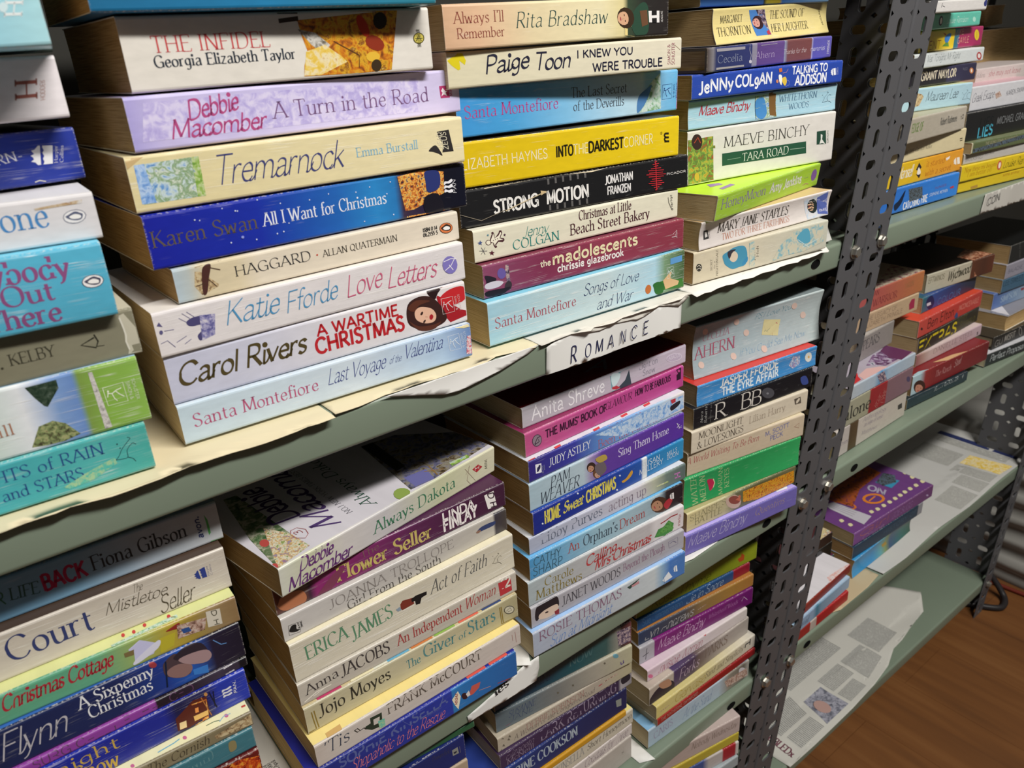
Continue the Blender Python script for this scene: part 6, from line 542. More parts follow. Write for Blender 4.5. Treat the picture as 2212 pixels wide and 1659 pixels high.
('l3b',[0.3319,0.0181,0.6995,0.0221,0.0012,0.1921,0.0214],'Pink hardback-style guide with black lettering','#b84a88',{'top':'#8a2c56','crease':0.25,'zones':[(0,'#bc5486'),(0.46,'#b84a8a'),(1,'#b8468c')]},[('t',"THE MUMS' BOOK OF",'S','#4a1f3c',21.6,10.1,90.9,10.1,6.6),('t','GLAMOUR','i','#4a1f3c',89.4,10.8,122.1,10.8,6.9),('t','HOW TO BE FABULOUS','S','#3f1a34',127,11.7,174,11.7,6.1),('p','#4a3848',[17,8.5,15.7,6.7,13.7,5.9,11.4,6.2,9.3,7.5,7.8,9.5,7.2,12,7.6,14.3,9,16,11,16.8,13.2,16.6,15.3,15.3,16.8,13.3,17.4,10.8],0,0),('p','#8a7a86',[16.4,8.9,15.2,7.3,13.5,6.6,11.5,6.8,9.7,7.9,8.4,9.7,7.9,11.9,8.3,13.9,9.4,15.4,11.2,16.2,13.1,16,14.9,14.9,16.2,13.1,16.8,10.9],0,0),('s','#3a2a38',0.9,[9.9,9.1,12.8,13.7,14.6,9.6,9.9,8.6],0),('s','#3a2a38',0.7,[12.8,13.7,15.5,13.8],0),('p','#2f1a2c',[181.6,20.2,188.6,20.5,188.5,9.2,182.8,9.1,182.3,15,184.7,15.4],0,0),('p','#b84a88',[187.1,17.4,187,16.8,186.5,16.5,185.8,16.4,185,16.6,184.3,17.2,183.8,17.8,183.5,18.6,183.7,19.2,184.2,19.5,184.9,19.6,185.7,19.4,186.4,18.8,186.9,18.2],0,0)]),
('l3a',[0.3361,0.0254,0.7209,0.001,0.001,0.194,0.0181],'Silver-lilac paperback with red cover on top','#b9b4be',{'top':'#6a1420','crease':0.2,'zones':[(0,'#b4b0b8'),(0.46,'#bab4bf'),(1,'#c4b6c6')]},[('t','Anita Shreve','s','#e8e6ea',9.7,4.5,89.9,4.5,12.2),('t','Light on','s','#8f8a98',132.1,11.2,156.1,11.2,6),('t','Snow','s','#8f8a98',137,3.9,152.9,3.9,5.6),('p','#6fa0ac',[96.7,16.1,120.8,17.2,122.7,0.5,98.8,1],0,0),('p','#3a4650',[106.4,2.7,114.9,7.2,119.6,15.2,122.7,1.1,108.7,0.8],0,0),('p','#b83a44',[98.9,5.1,104.2,5.2,108.7,2,99.6,0.7],0,0),('p','#c8dce0',[98.3,17,108.8,15,105.7,7.7,99.6,6],1,0),('p','#dcd2e0',[188.6,8.6,188.2,6.8,185.7,5.7,181.7,5.3,177,5.9,172.4,7.2,169,9,167.4,10.9,167.8,12.7,170.2,13.8,174.1,14.2,178.8,13.7,183.4,12.4,186.9,10.6],0,0),('p','#bcaec2',[188,8.7,187.5,7.1,185.2,6.2,181.4,5.9,176.9,6.4,172.7,7.6,169.5,9.2,168,10.9,168.5,12.4,170.7,13.3,174.5,13.6,178.9,13.2,183.1,12,186.4,10.4],0,0),('t','ABACUS','s','#e4dce8',170.6,9.4,186,8.7,3.2),('v','A','s','#6a6470',[84.7,18.3,102.2,10.1,107.8,31.6],1)]),
('l4h',[0.5152,0.0059,0.5215,-0.123,-0.0001,0.16,0.0237],'Lavender-blue paperback with pale handwriting','#6f66b0',{'top':'#b0a4ec','crease':0.15},[('t','Maeve Binchy','h','#b4aed4',2.7,8.8,83.6,8.8,13.7),('t','Quentins','i','#a08a90',96.6,10.6,141.1,10.6,8.9),('s','#8a84bc',0.5,[144.5,11.4,152.8,11],0),('p','#e4e4ea',[137,9,151.8,7.6,149.3,3.9,134.5,5.4],0,1)]),
('l4g',[0.5209,0.0097,0.5452,-0.1078,0.0,0.1577,0.0219],'Yellowed paperback with battle scene and shako','#c2b88c',{'top':'#b0a478','crease':0.3,'zones':[(0.0,'#cfc292'),(0.33,'#b8b08a'),(0.428,'#6a6a50'),(0.681,'#5a5838'),(1,'#6a6848')]},[('t',"SHARPE'S",'r','#8a8464',4.2,11.6,53.4,14.2,6.6),('t','BATTLE','r','#8a8464',10.9,4.9,48.4,4.9,7.5),('p','#c2a89a',[75.8,7.9,74.9,4.5,72,2.7,67.5,2.8,62.5,4.7,57.9,8.1,54.5,12.3,53.2,16.5,54,19.8,56.9,21.6,61.3,21.5,66.3,19.7,70.9,16.3,74.3,12.1],0,0),('p','#8a4a40',[74.5,10.3,73.8,8.3,71.5,7.4,68.1,7.7,64.3,9.2,60.7,11.5,58.2,14.3,57.2,16.8,57.9,18.8,60.1,19.7,63.5,19.4,67.3,18,70.9,15.6,73.5,12.9],0,0),('p','#c06a54',[65.2,21.4,74.9,15.3,73.8,9.3,67.4,13],0,0),('p','#3a5aa8',[81.8,15.9,90.4,15.2,91.8,8.9,83.8,10],0,0),('n','battle',60,[77.6,19.3,155.2,17.1,158,1.6,101.2,1.5,78.7,6.1],0)]),
('l4f',[0.5237,0.0164,0.5671,-0.1538,-0.0011,0.1595,0.0345],'Thick emerald green paperback with melon slice','#2c9a58',{'top':'#3aa868','crease':0.2,'bow':-0.001,'zones':[(0.0,'#2a9a5c'),(0.479,'#269454'),(1,'#34a45f')]},[('v','WATER','r','#a8c08a',[19,0.7,14.4,34.6,11.4,2.1],0),('v','MELON','r','#a8c08a',[29.8,1.5,26,31.9,22.4,2.2],0),('v','MARIAN','r','#a8c08a',[51.1,1.2,49.3,33.3,45.6,1.8],0),('v','KEYES','r','#a8c08a',[59.9,6.9,58.3,29.8,53.6,7.2],0),('p','#b82a50',[30,24.5,37.3,23.3,39.7,18.2,37.9,12.6,34.1,10.8,32,17.1],1,0),('p','#d8d4a8',[37.3,23.3,39.7,18.2,37.9,12.6,34.1,10.8,39.3,13.4,40.7,17.8,38.7,23.2],0,0)]),
('l4e',[0.5295,0.0188,0.6017,-0.1737,-0.0011,0.1565,0.0256],'Stained cream paperback with red italic title','#c4b49c',{'top':'#d4c8ac','crease':0.3},[('t','A World Waiting To Be Born','i','#a85a5a',-0.5,13.5,92.8,13.5,7.3),('t','M. SCOTT','S','#8a88a4',101.8,15.2,135,17.2,4.9),('t','PECK','S','#8a88a4',109.1,8.2,126.8,9.1,5.2),('s','#a07a6a',0.5,[142.8,14.7,149.4,17.2,149.3,11.6,142.8,14.7],0)]),
('l4d',[0.5305,0.0155,0.6273,-0.1221,-0.0013,0.1628,0.0243],'Cream paperback with grey capitals and swan logo','#cfc4b0',{'top':'#e0d4bc','crease':0.4},[('t','MOONLIGHT','r','#4f463c',9.4,14,68.5,14,7.1),('t','& LOVESONGS','r','#4f463c',7.6,3.9,69.8,3.9,7.4),('t','Lilian Harry','r','#a89a88',77.6,10.4,129.4,10.4,8.1),('p','#5a5248',[142.1,19.2,151.7,19.5,153.6,11.6,144.2,12.2],0,0),('p','#d0c4b0',[145.7,13.5,145.8,16.4,147.5,17.1,148.1,18.2,150.6,17.9,150.7,15.6,149.2,14.1,147.7,13.1],1,0)]),
('l4c',[0.5346,0.0173,0.6516,-0.1156,-0.001,0.1671,0.0223],'Black novel with large silver initials','#16181e',{'top':'#22242a','crease':0.1},[('v','Nora','r','#b8b8b4',[12.3,5.2,12,17.2,9.1,6.2],0),('v','Roberts','r','#b8b8b4',[17.4,3.7,17.3,20.9,14.1,4.5],0),('v','writing as','s','#7a7a78',[23,2.4,23.1,21.1,21.2,3],0),('t','R','r','#cfcac2',27.3,3.3,43.3,3.3,16.4),('t','B','r','#cfcac2',62.8,3.4,77.9,3.4,17.1),('t','B','r','#cfcac2',76.6,3.5,91.9,2.5,16.3),('p','#4a4a50',[110.7,8.6,110,6.2,107.6,4.8,104,4.6,99.9,5.8,96,8.1,93.2,10.9,92.1,13.8,92.7,16.2,95.1,17.6,98.7,17.8,102.8,16.6,106.6,14.4,109.5,11.5],0,0),('p','#7a7a80',[102.6,10.4,102.4,9.9,102,9.6,101.2,9.6,100.4,9.8,99.6,10.3,99.1,10.9,98.8,11.4,99,11.9,99.4,12.2,100.2,12.2,101,12,101.8,11.5,102.3,11],0,0),('p','#3a4a8a',[149.2,15,157.5,14.8,162.2,5.4,153.1,6.3],1,0)]),
('l4b',[0.5398,0.0178,0.6739,-0.1177,-0.0001,0.167,0.0221],'Chipped bright blue paperback with red top','#3f8ac8',{'top':'#c83a34','crease':0.85,'bow':-0.001},[('t','JASPER FFORDE','S','#e8e8e4',30.6,13,110.6,13,8),('t','THE EYRE AFFAIR','S','#d8e4ec',32.6,3.3,111,3.3,7.8),('n','figure',80,[126.3,10,131.1,19.6,141.9,17.8,143.1,8.6,132.8,5.3],0),('p','#dcdcd4',[160.9,10.3,160.1,8.3,158.4,7,156.1,6.8,153.7,7.7,151.7,9.5,150.4,11.9,150.1,14.4,150.9,16.5,152.6,17.7,154.9,17.9,157.3,17,159.3,15.2,160.6,12.8],0,0),('p','#d8b070',[157.6,11.8,157.6,11.2,157.2,10.7,156.5,10.6,155.8,10.8,155,11.2,154.5,11.9,154.2,12.7,154.3,13.4,154.7,13.8,155.3,14,156.1,13.8,156.8,13.3,157.4,12.6],0,0),('s','#e4ecf0',0.5,[129.8,8.1,131.2,18.6,138.2,15.8,140.6,7.3],0)]),
('l4a',[0.5487,0.0292,0.696,-0.1254,0.0016,0.1764,0.0546],'Very thick grey-blue novel with petals','#a9b8bf',{'top':'#7f8a8c','crease':0.6,'bow':-0.004,'zones':[(0,'#9fb0b6'),(0.475,'#a9babf'),(1,'#b8c4c4')]},[('t','CECELIA','r','#a87a8a',11.6,36,46.1,36,7.4),('t','AHERN','r','#a85a70',2.8,19.2,54.9,19.2,12.3),('t','PS,I Love You','h','#6a98a8',79,42.8,130.6,42.8,6.3),('t','If You Could See Me Now','h','#7fa4c0',60.3,8.6,155,8.6,6.8),('p','#d4cc9a',[93.4,39.9,117.8,34.4,115.3,17.8,92.2,23.7],0,0),('s','#b05a60',0.8,[108.2,30.4,110.4,33.7,114.7,29.9,111.3,31.6],0),('s','#c09a6a',0.4,[93.4,33.4,117.3,29.3],0),('s','#c09a6a',0.4,[107.6,30.6,107.4,19.6],0),('s','#4a6a70',0.5,[95.9,26.6,100.6,30.3,104.6,28.4,98.5,26,102.5,24.1],0),('p','#d8c0b4',[17,45.2,16.8,43.8,15.8,42.8,14.4,42.5,12.7,42.9,11.2,43.9,10.2,45.4,9.7,46.9,10,48.3,11,49.3,12.4,49.6,14,49.2,15.5,48.2,16.6,46.8],0,0),('p','#d8c0b4',[74.1,30.4,73.9,28.9,72.8,27.9,71.3,27.6,69.5,28,67.9,29.1,66.7,30.6,66.2,32.3,66.4,33.7,67.4,34.7,68.9,35,70.7,34.6,72.4,33.6,73.6,32],0,0),('p','#d8c0b4',[56.9,10.2,56.6,8.7,55.6,7.7,54.1,7.4,52.3,7.8,50.7,8.9,49.5,10.5,49,12.2,49.3,13.6,50.3,14.6,51.8,14.9,53.5,14.5,55.2,13.4,56.3,11.9],0,0),('p','#d8c0b4',[155.6,30.7,155.4,29.2,154.3,28.1,152.6,27.8,150.6,28.2,148.8,29.3,147.4,30.9,146.8,32.7,147,34.2,148,35.2,149.7,35.6,151.7,35.2,153.5,34,154.9,32.4],0,0),('p','#d8c0b4',[139.2,44.4,139,42.9,137.9,41.8,136.3,41.5,134.4,41.9,132.6,43,131.2,44.5,130.6,46.2,130.9,47.7,131.9,48.8,133.5,49.1,135.4,48.7,137.2,47.6,138.6,46.1],0,0),('p','#d8c0b4',[57.8,45.7,57.5,44.3,56.5,43.3,55,43,53.3,43.4,51.7,44.4,50.5,45.9,50,47.5,50.3,48.9,51.3,49.9,52.8,50.2,54.5,49.8,56.1,48.8,57.2,47.3],0,0),('p','#d8c0b4',[14.2,11.8,13.9,10.3,13,9.3,11.5,9,9.9,9.5,8.3,10.6,7.2,12.1,6.8,13.7,7.1,15.1,8.1,16.1,9.5,16.4,11.2,16,12.7,14.9,13.8,13.4],0,0),('p','#d8c0b4',[99.3,7.6,99.1,6.1,98,5.1,96.4,4.8,94.6,5.2,92.9,6.4,91.6,8,91,9.7,91.3,11.2,92.3,12.2,93.9,12.6,95.7,12.1,97.5,11,98.8,9.4],0,0)]),
('c1c',[0.0576,0.0138,0.4411,-0.0671,0.0002,0.182,0.0145],'Cream patterned book under the navy one','#b09c84',{},[]),
('c1b',[0.0572,0.0072,0.4556,-0.0229,0.0002,0.182,0.0267],'Dark navy book with small silver emblem','#141c50',{'zones':[(0,'#161e50'),(1,'#1a2868')]},[('p','#8a8a84',[169.5,17.8,174.9,17.9,175.6,10.5,169.8,11.4],0,0),('p','#2a2c38',[170.6,14.7,174,14.5,173.4,12.7,171.3,12.5],0,0),('s','#5a5870',0.7,[176.8,17.1,177.1,10],0),('t','Dangerfield','r','#3a3a58',150.8,19.2,167.9,16.7,5)]),
('c1a',[0.0691,0.018,0.4823,-0.08,-0.0003,0.182,0.0067],'Thin green book tucked under the shelf lip','#2c5a3c',{'top':'#2c5a3c'},[]),
('c2i',[0.2677,0.0138,0.2856,0.0119,0.0005,0.182,0.0331],'Pale grey book at the bottom on paper','#b4aca4',{},[('t','x','s','#8a847c',167.4,16.1,171.2,16.9,5.1)]),
('c2h',[0.2695,0.0151,0.3187,0.0108,-0.0,0.182,0.015],'White book with italic handwritten title','#cdc4c0',{},[('t','Cocktails for Three','h','#8f7f84',112.1,3.4,175.2,3.4,10.9)]),
('c2g',[0.2708,0.0163,0.3338,0.0037,-0.0,0.182,0.0203],'Cream-white book with grey and black names','#c9c0ae',{'top':'#e0d48a','zones':[(0,'#cfc6b4'),(1,'#c4bcaa')]},[('t','KINSELLA','r','#9a9894',75.4,7.4,111.6,7.4,9.9),('t','Short Honeymoon','i','#5f5a50',115.9,8.4,179.8,8.4,8.1)]),
('c2f',[0.2584,0.0168,0.3541,-0.0126,0.0001,0.182,0.0073],'Thin orange-yellow book below the navy saga','#c08a1c',{'zones':[(0.0,'#c48c18'),(1.0,'#c4922a')]},[]),
('c2e',[0.2611,0.0198,0.3615,-0.0189,0.0002,0.182,0.0277],'Navy blue saga with bold silver author name','#243064',{'top':'#2c3f8a','zones':[(0.0,'#24408a'),(0.468,'#202c60'),(1,'#1e2450')]},[('t','CATHERINE COOKSON','R','#a8b4c0',3.3,10.5,114.4,10.5,12),('p','#8a8f88',[166.5,20.4,174.3,18.7,174.5,8.9,167.8,10.7],0,0)]),
('c2d',[0.2843,0.0213,0.3892,-0.0262,0.0001,0.1666,0.0177],'Dark purple paperback with silver capitals','#3a2a48',{'zones':[(0.0,'#3f2c4c'),(0.889,'#362a48'),(0.911,'#a8a4a8'),(1,'#8a868c')]},[('t','LARK RETURNING','r','#8f8296',47.3,4.1,145,4.1,12.7),('t','Elizabeth','h','#8a7a90',5.7,9.1,39.1,9.1,7.7),('t','McNeill','r','#8a7a90',7.3,2.3,38.6,2.3,6.4),('p','#2a2630',[152,15.4,163.3,15,164,7.8,154.1,7.4],1,0)]),
('c2c',[0.286,0.0254,0.4069,-0.0671,-0.0004,0.1628,0.0173],'Cream paperback with brown capitals and picture','#b0a696',{'zones':[(0,'#b4aa98'),(0.729,'#b0a698'),(1.0,'#b4ac8c')]},[('t','A Woman of the Conquered Road','i','#7a7068',17.9,4.4,113.7,4.4,6),('t','DEBBIE ROBINSON','r','#a88a80',32.1,7.5,100.8,7.5,7.3),('p','#a83a48',[119.5,25.3,125.3,24.5,123.8,8.6,119.2,8.1],0,0),('n','people',50,[125.3,25.8,143.6,25.5,143.4,10,126.4,9.7],0),('p','#6a6458',[4.2,14.7,5.8,16.6,7.1,13],0,0),('p','#6a6458',[10.4,9.3,12.1,11.2,13.4,7.6],0,0),('p','#6a6458',[11.7,12.2,13.4,14.1,14.7,10.4],0,0),('p','#6a6458',[4.6,5.7,6.3,7.6,7.5,4],0,0),('p','#6a6458',[2,1.2,3.7,3,5,-0.6],0,0)]),
('c2b',[0.2894,0.0307,0.4242,-0.1224,-0.0005,0.1576,0.0227],'Grey-blue and cream paperback with pink dart','#7a7f80',{'zones':[(0.0,'#5a6870'),(0.233,'#667278'),(0.427,'#7a7c7a'),(0.732,'#a8a294'),(1,'#b8b496')]},[('t','SUSANNE','i','#4a5670',13.5,11.3,42.9,11.3,7.6),('t','JANE','i','#4a5670',15.3,5.4,39.7,5.4,5.6),('p','#9a2c5a',[9.8,3.9,15.2,4.3,11.8,-1.1],0,0),('t','u','S','#6a5a8a',142.9,4.9,147.7,5.5,5.8),('p','#6a9aa8',[140.5,17.6,140.2,16.6,139.2,16.1,137.8,16.3,136.3,17.2,134.9,18.4,133.9,19.9,133.6,21.3,134,22.3,134.9,22.8,136.3,22.6,137.9,21.8,139.2,20.5,140.2,19],0,0),('p','#6a6458',[69.2,10.4,69,9.9,68.7,9.7,68.2,9.7,67.7,10,67.3,10.5,67,11.1,66.9,11.6,67.1,12.1,67.4,12.4,67.8,12.3,68.3,12.1,68.8,11.6,69.1,11],0,0),('p','#6a6458',[86.6,10,86.5,9.5,86.2,9.3,85.7,9.3,85.2,9.6,84.7,10.1,84.4,10.7,84.3,11.3,84.5,11.8,84.8,12,85.3,12,85.8,11.7,86.2,11.2,86.5,10.6],0,0),('p','#6a6458',[124.7,16.9,124.5,16.4,124.2,16.1,123.7,16.2,123.2,16.4,122.7,16.9,122.4,17.6,122.2,18.2,122.4,18.7,122.7,18.9,123.2,18.9,123.7,18.6,124.2,18.1,124.6,17.5],0,0)]),
('c2a',[0.291,0.0328,0.4469,-0.1215,-0.0005,0.1571,0.028],'Dark teal novel under the shelf lip','#1f4a54',{'zones':[(0.0,'#1a2c44'),(0.28,'#1c3c50'),(0.577,'#1f5058'),(0.805,'#3a5a58'),(0.891,'#8a8a80'),(0.923,'#3a2a2c'),(1,'#6a3a3c')]},[('t','NOW','r','#4a6a6c',82.4,9.6,109.9,9.6,10.5),('t','CATHERINE','r','#2c3c50',12.5,6.5,63.4,6.5,9.1),('n','crowd',60,[139,23.5,155.8,22.6,156.5,3.3,141.3,4.7],0)]),
('c3i',[0.4718,0.0119,0.2857,-0.0348,0.0006,0.1682,0.0259],'Powder-blue paperback on the shelf lip','#a9bac8',{'top':'#86b4d8','zones':[(0.0,'#a4b8c8'),(0.679,'#acbcc8'),(0.784,'#8a8478'),(0.945,'#6a655c'),(1.0,'#b0aca4')]},[('t','At the Sand','h','#8296b4',54,6.8,100.7,6.8,13.9),('t','CARIS','r','#9a98b0',8.8,8.1,38.2,10.7,9.9),('p','#c8c4c8',[163.8,10.8,163.3,8.4,161.6,7.4,158.8,7.9,155.7,9.8,152.8,12.7,150.7,16.1,149.8,19.3,150.2,21.6,152,22.6,154.6,22.2,157.7,20.3,160.7,17.4,162.8,14],0,0),('n','people',60,[124,19.2,164.3,15.8,166.7,3.5,129.8,7],0)]),
('c3h',[0.4839,0.0099,0.3116,-0.0158,-0.0001,0.1684,0.0101],'Thin crimson paperback with small pale capitals','#8f1f1c',{'zones':[(0.0,'#9c2c24'),(0.576,'#8a1a18'),(1,'#8c1c20')]},[('t','THE KATHERINE SWYNFORD','s','#c08a80',5.5,3.8,65.7,3.8,4.5)]),
('c3g',[0.4821,0.0102,0.3217,-0.0055,0.0003,0.1708,0.0187],'Straw-yellow paperback with italic title','#c4b880',{'zones':[(0.0,'#cfc078'),(0.474,'#c8bc88'),(1,'#cfc8bc')]},[('t','Sand and Simplicity','i','#7a7058',80.5,7.5,148.5,7.5,8.6),('t','Gervase','h','#b09a4a',28.3,5.4,79.5,5.4,12.3),('n','horse',60,[1.5,18.8,16.8,18.4,20.5,7.9,6.1,7.6],0),('t','H','S','#2a2a2c',151,9.6,163,8.8,8.1)]),
('c3f',[0.4769,0.0157,0.3405,0.0048,0.0007,0.171,0.0242],'Mauve paperback with photograph of couple','#7a6a7a',{'zones':[(0.0,'#b0a498'),(0.221,'#b8aca0'),(0.231,'#4a3860'),(0.424,'#4a3a54'),(0.473,'#6a5a58'),(0.73,'#a49a94'),(1,'#aca49c')]},[('t','Forks','i','#b09cac',47.7,6.6,81.4,6.6,14),('t','PARKS','r','#7a6a60',91.5,10.7,131.7,8.7,12.3),('p','#2a2030',[-1.5,7.3,12.5,17.5,34.9,14.7,39.9,1.4,22,-6.7,1.9,-2],1,0),('p','#b0846a',[14.6,22,30.2,19.7,35.1,8.6,21.5,11.6],1,0)]),
('c3e',[0.4829,0.0243,0.3648,-0.0479,-0.0,0.1611,0.0155],'White paperback with pink lettering and flowers','#cfc6ca',{'zones':[(0.0,'#cfb8c4'),(0.477,'#d8ccd0'),(1,'#d4ccc8')]},[('t','Invisible Women','h','#b06a7c',14.8,2.5,84.5,2.5,12.3),('p','#c03a78',[16.8,21.9,16.5,21,15.6,20.6,14.3,20.8,12.8,21.7,11.4,23,10.5,24.5,10.1,25.9,10.4,26.8,11.3,27.3,12.7,27,14.2,26.1,15.5,24.8,16.5,23.3],0,0),('p','#b83a3c',[91.4,16.7,91.2,14.9,90.5,13.8,89.4,13.5,88.2,14.2,87,15.7,86.1,17.7,85.7,19.8,85.9,21.6,86.6,22.7,87.7,23,88.9,22.3,90.1,20.8,91,18.8],0,0),('p','#d06a90',[8.2,3.8,7.9,2.8,6.9,2.5,5.3,2.9,3.7,3.9,2.2,5.3,1.1,6.9,0.7,8.3,1.1,9.3,2.1,9.6,3.6,9.3,5.3,8.2,6.8,6.8,7.8,5.2],0,0)]),
('c3d',[0.4824,0.0358,0.3804,-0.1036,0.0002,0.173,0.0229],'Magenta-purple paperback with pale script','#6f1f6a',{'crease':0.1,'zones':[(0,'#a8a8b0'),(0.12,'#a8a4ac'),(0.125,'#7a2470'),(1.0,'#6a1c68')]},[('t','Maeve Binchy','h','#d0a8cc',25.7,7.3,95,7.3,13.2),('t','Whitethorn Woods','i','#a86aa4',101.4,11.7,148.1,11.7,6.3),('s','#34343c',0.9,[4.8,9.7,12.7,11.3],0),('s','#34343c',0.7,[8.8,3.7,10.6,18.1],0),('s','#d0b0d0',0.7,[154.9,11.9,157.9,16.5,164.3,9.4],0)]),
('c3c',[0.4842,0.0392,0.4033,-0.1106,-0.0001,0.1735,0.0169],'Brown and slate saga with silver name','#6a6058',{'top':'#a87038','zones':[(0.0,'#2a3a58'),(0.378,'#4a4a50'),(0.527,'#8a7048'),(0.785,'#a07a3c'),(1,'#a8743a')]},[('t','Lyn Andrews','h','#b4b4b4',8.2,3.6,78.8,3.6,12.5),('n','people',60,[85.8,8,98.4,9.7,100.1,-0.9,88.4,-1.1],0)]),
('c3b',[0.4854,0.0419,0.4203,-0.094,-0.0002,0.1714,0.0133],'Dark blue book with pale script title','#1f4a7c',{'zones':[(0.0,'#1c4a78'),(0.838,'#1f4878'),(0.848,'#8a1c2a'),(1,'#8a1c30')]},[('t','Sue Limmermann','s','#3f648c',6.8,4.4,65.2,4.4,8.2),('t','Lie in Shore','h','#9ab0c4',70.3,2.3,127.5,2.3,10.3)]),
('c3a',[0.4876,0.0453,0.4336,-0.1088,-0.0002,0.181,0.0238],'Lime yellow book tight under the shelf','#7f8a1c',{'zones':[(0.0,'#6a7418'),(0.679,'#75801a'),(1.0,'#8f9c26')]},[('p','#a84a20',[149.5,12.6,155,14,155.7,18.5,160.7,13.5,160.1,7,153.3,7],0,0),('t','Rose Thyme','h','#4a5212',19.5,4.2,107.4,4.2,11.5)]),
('d1d',[0.4168,0.0002,0.1899,-0.0949,-0.0003,0.182,0.0161],'Silver-grey book at the frame edge','#9aa4a8',{},[]),
('d1c',[0.4206,0.0167,0.206,-0.1768,-0.0001,0.182,0.0201],'Blue and white book with red square','#3a4c86',{'zones':[(0,'#33447c'),(0.7,'#3a4c86'),(0.75,'#b4aca8'),(0.86,'#b8b0ae'),(0.87,'#9c1f2c'),(0.97,'#9c1f2c'),(0.98,'#c0bcb8'),(1,'#c0bcb8')]},[]),
('d1b',[0.4211,0.0158,0.2261,-0.1626,-0.0003,0.182,0.0134],'Mustard yellow book in the bottom stack','#b0982a',{'zones':[(0,'#a89030'),(1,'#b4a438')]},[]),
('d1a',[0.4223,0.0192,0.2395,-0.1807,-0.0004,0.1819,0.0251],'Pinkish-white book under the lower shelf','#b4a09a',{'zones':[(0,'#a89488'),(1,'#b8a8a4')]},[('t','Nobody Wednesday','i','#8a7a70',109.7,11.4,177.3,11.4,9.2)]),
('r1j',[0.8327,0.0233,0.8013,-0.0304,-0.0011,0.182,0.0278],'Bright blue paperback with black emblem','#2f72c4',{'top':'#3f8ad8','zones':[(0,'#2a68bc'),(1,'#2f7cd0')]},[('t','CATCHING FIRE','S','#d8dce4',61.5,1.4,113.3,3.6,8),('n','ink',70,[68.3,23.9,98.1,22.9,101.9,9.3,73.4,8.8],0),('p','#12203a',[41.4,10,50.1,14,61.4,23.9,59.5,15.7,55.4,8.9,45,3.1],1,0),('t','STEPHENIE','s','#dce4f0',117.4,8.3,138.5,8.3,3.3),('t','METHVEN','s','#dce4f0',140.7,8.1,158.8,8.1,3.3),('t','HUNGER','s','#8a4a6a',127.7,15.4,153.8,15.4,2.6),('p','#b03a48',[163.2,12.5,171.9,13.3,173.3,10.5,164.7,10.6],0,0)]),
('r1i',[0.8433,0.0253,0.8295,-0.0176,-0.0005,0.182,0.0259],'Yellow-orange paperback with white script','#dca424',{'top':'#e0a840','zones':[(0,'#d8b424'),(0.4,'#d8b020'),(0.6,'#dc9c28'),(1,'#dc9830')]},[('t','Mansell','H','#e8e0c8',34.4,9.2,66.6,9.2,12.3),('t','it started','i','#a85a20',95.9,14.6,138,14.6,7.2),('t','with a secret','i','#a85a20',96.2,4.2,155.9,4.2,7.2),('p','#2a2430',[74,14.3,79.1,22,86.1,15.9,81.5,13.3],0,0),('p','#2a2430',[75.4,9.4,86.2,7.9,83.6,4],0,0),('p','#e8e0d4',[77.4,9.6,79.5,16.7,85.4,10.6,83,8.3],1,0),('p','#ece4d4',[164.3,16.4,165.6,16.5,169.2,8.4,166.9,8.4,164.4,9.6,161.4,10,163.3,10.8,162.3,11.6,160.4,12.4,162.6,13,160.3,14.4,162.5,14.8],0,0),('p','#ece4d4',[167.1,16.5,174,16.6,178,8.3,170.8,8.4,171.2,9.6,169.7,10.8,170.1,12,168.6,13.2,169,14.5,167.5,15.7],0,0),('p','#ece4dc',[140.4,19.1,150,20.7,148.8,17.6,142.5,16.2],0,0)]),
('r1h',[0.8395,0.0254,0.8558,-0.0242,-0.001,0.182,0.0234],'Cream paperback with small black numeral','#cfc29c',{'crease':0.1},[('t','LEAVING DAYS','i','#6a6454',39.7,7.3,65.9,8.8,4.5),('t','Garrison Keillor','i','#6a6454',69.3,9.4,105.3,9.4,4.6),('p','#3a3424',[169.1,12.9,175.2,13,175.6,11.8,169.5,11.7],0,0),('p','#3a3424',[169.9,10.6,176,10.7,176.4,9.6,170.3,9.5],0,0)]),
('r1g',[0.827,0.0057,0.8796,0.0725,-0.0007,0.182,0.0256],'Putty grey paperback with narrow capitals','#aaa294',{'top':'#b0a888','crease':0.3,'zones':[(0,'#a49c8c'),(1,'#b0a89a')]},[('t','EDGE OF','S','#7a8a5c',36.6,11.1,64.7,11.1,8.5),('t','Robert Rushmore','S','#6f6c64',110.2,11.2,155.9,11.2,7.5),('t','12','S','#3a3834',167.6,11.2,176.1,13.1,4.1)]),
('r1f',[0.8502,0.0475,0.9058,-0.1172,-0.0051,0.1818,0.0244],'Pale blue saga with black handwriting','#a8c8d4',{'top':'#d4dca8'},[('t','Maureen Lee','h','#3a424a',93,9.6,154,9.6,10.4),('n','horse',60,[68.7,18.6,78.2,23.6,88.5,15.1,82.5,6.1,72,4.8],0),('s','#4a5a64',0.3,[164.8,6.4,169.8,6.5,174.7,7,172.9,10.4,176.2,13.4,179.8,12.7],0),('s','#4a5a64',0.3,[164.8,6.4,166.8,8.1,168.4,11.2,171.7,14.2,173.8,15.9,171,16.6],0),('s','#4a5a64',0.3,[174.7,7,179.2,6.2,182.3,4.6],0),('p','#4a5a64',[164.1,13.8,164.1,13.7,164,13.6,163.7,13.5,163.4,13.5,163.1,13.6,162.9,13.8,162.8,13.9,162.8,14.1,162.9,14.2,163.2,14.3,163.5,14.2,163.8,14.1,164,14],0,0),('p','#4a5a64',[167.1,11.8,167.1,11.7,166.9,11.6,166.8,11.5,166.5,11.5,166.3,11.6,166.1,11.7,166,11.8,166.1,12,166.2,12.1,166.4,12.1,166.6,12.1,166.8,12,167,11.9],0,0)]),
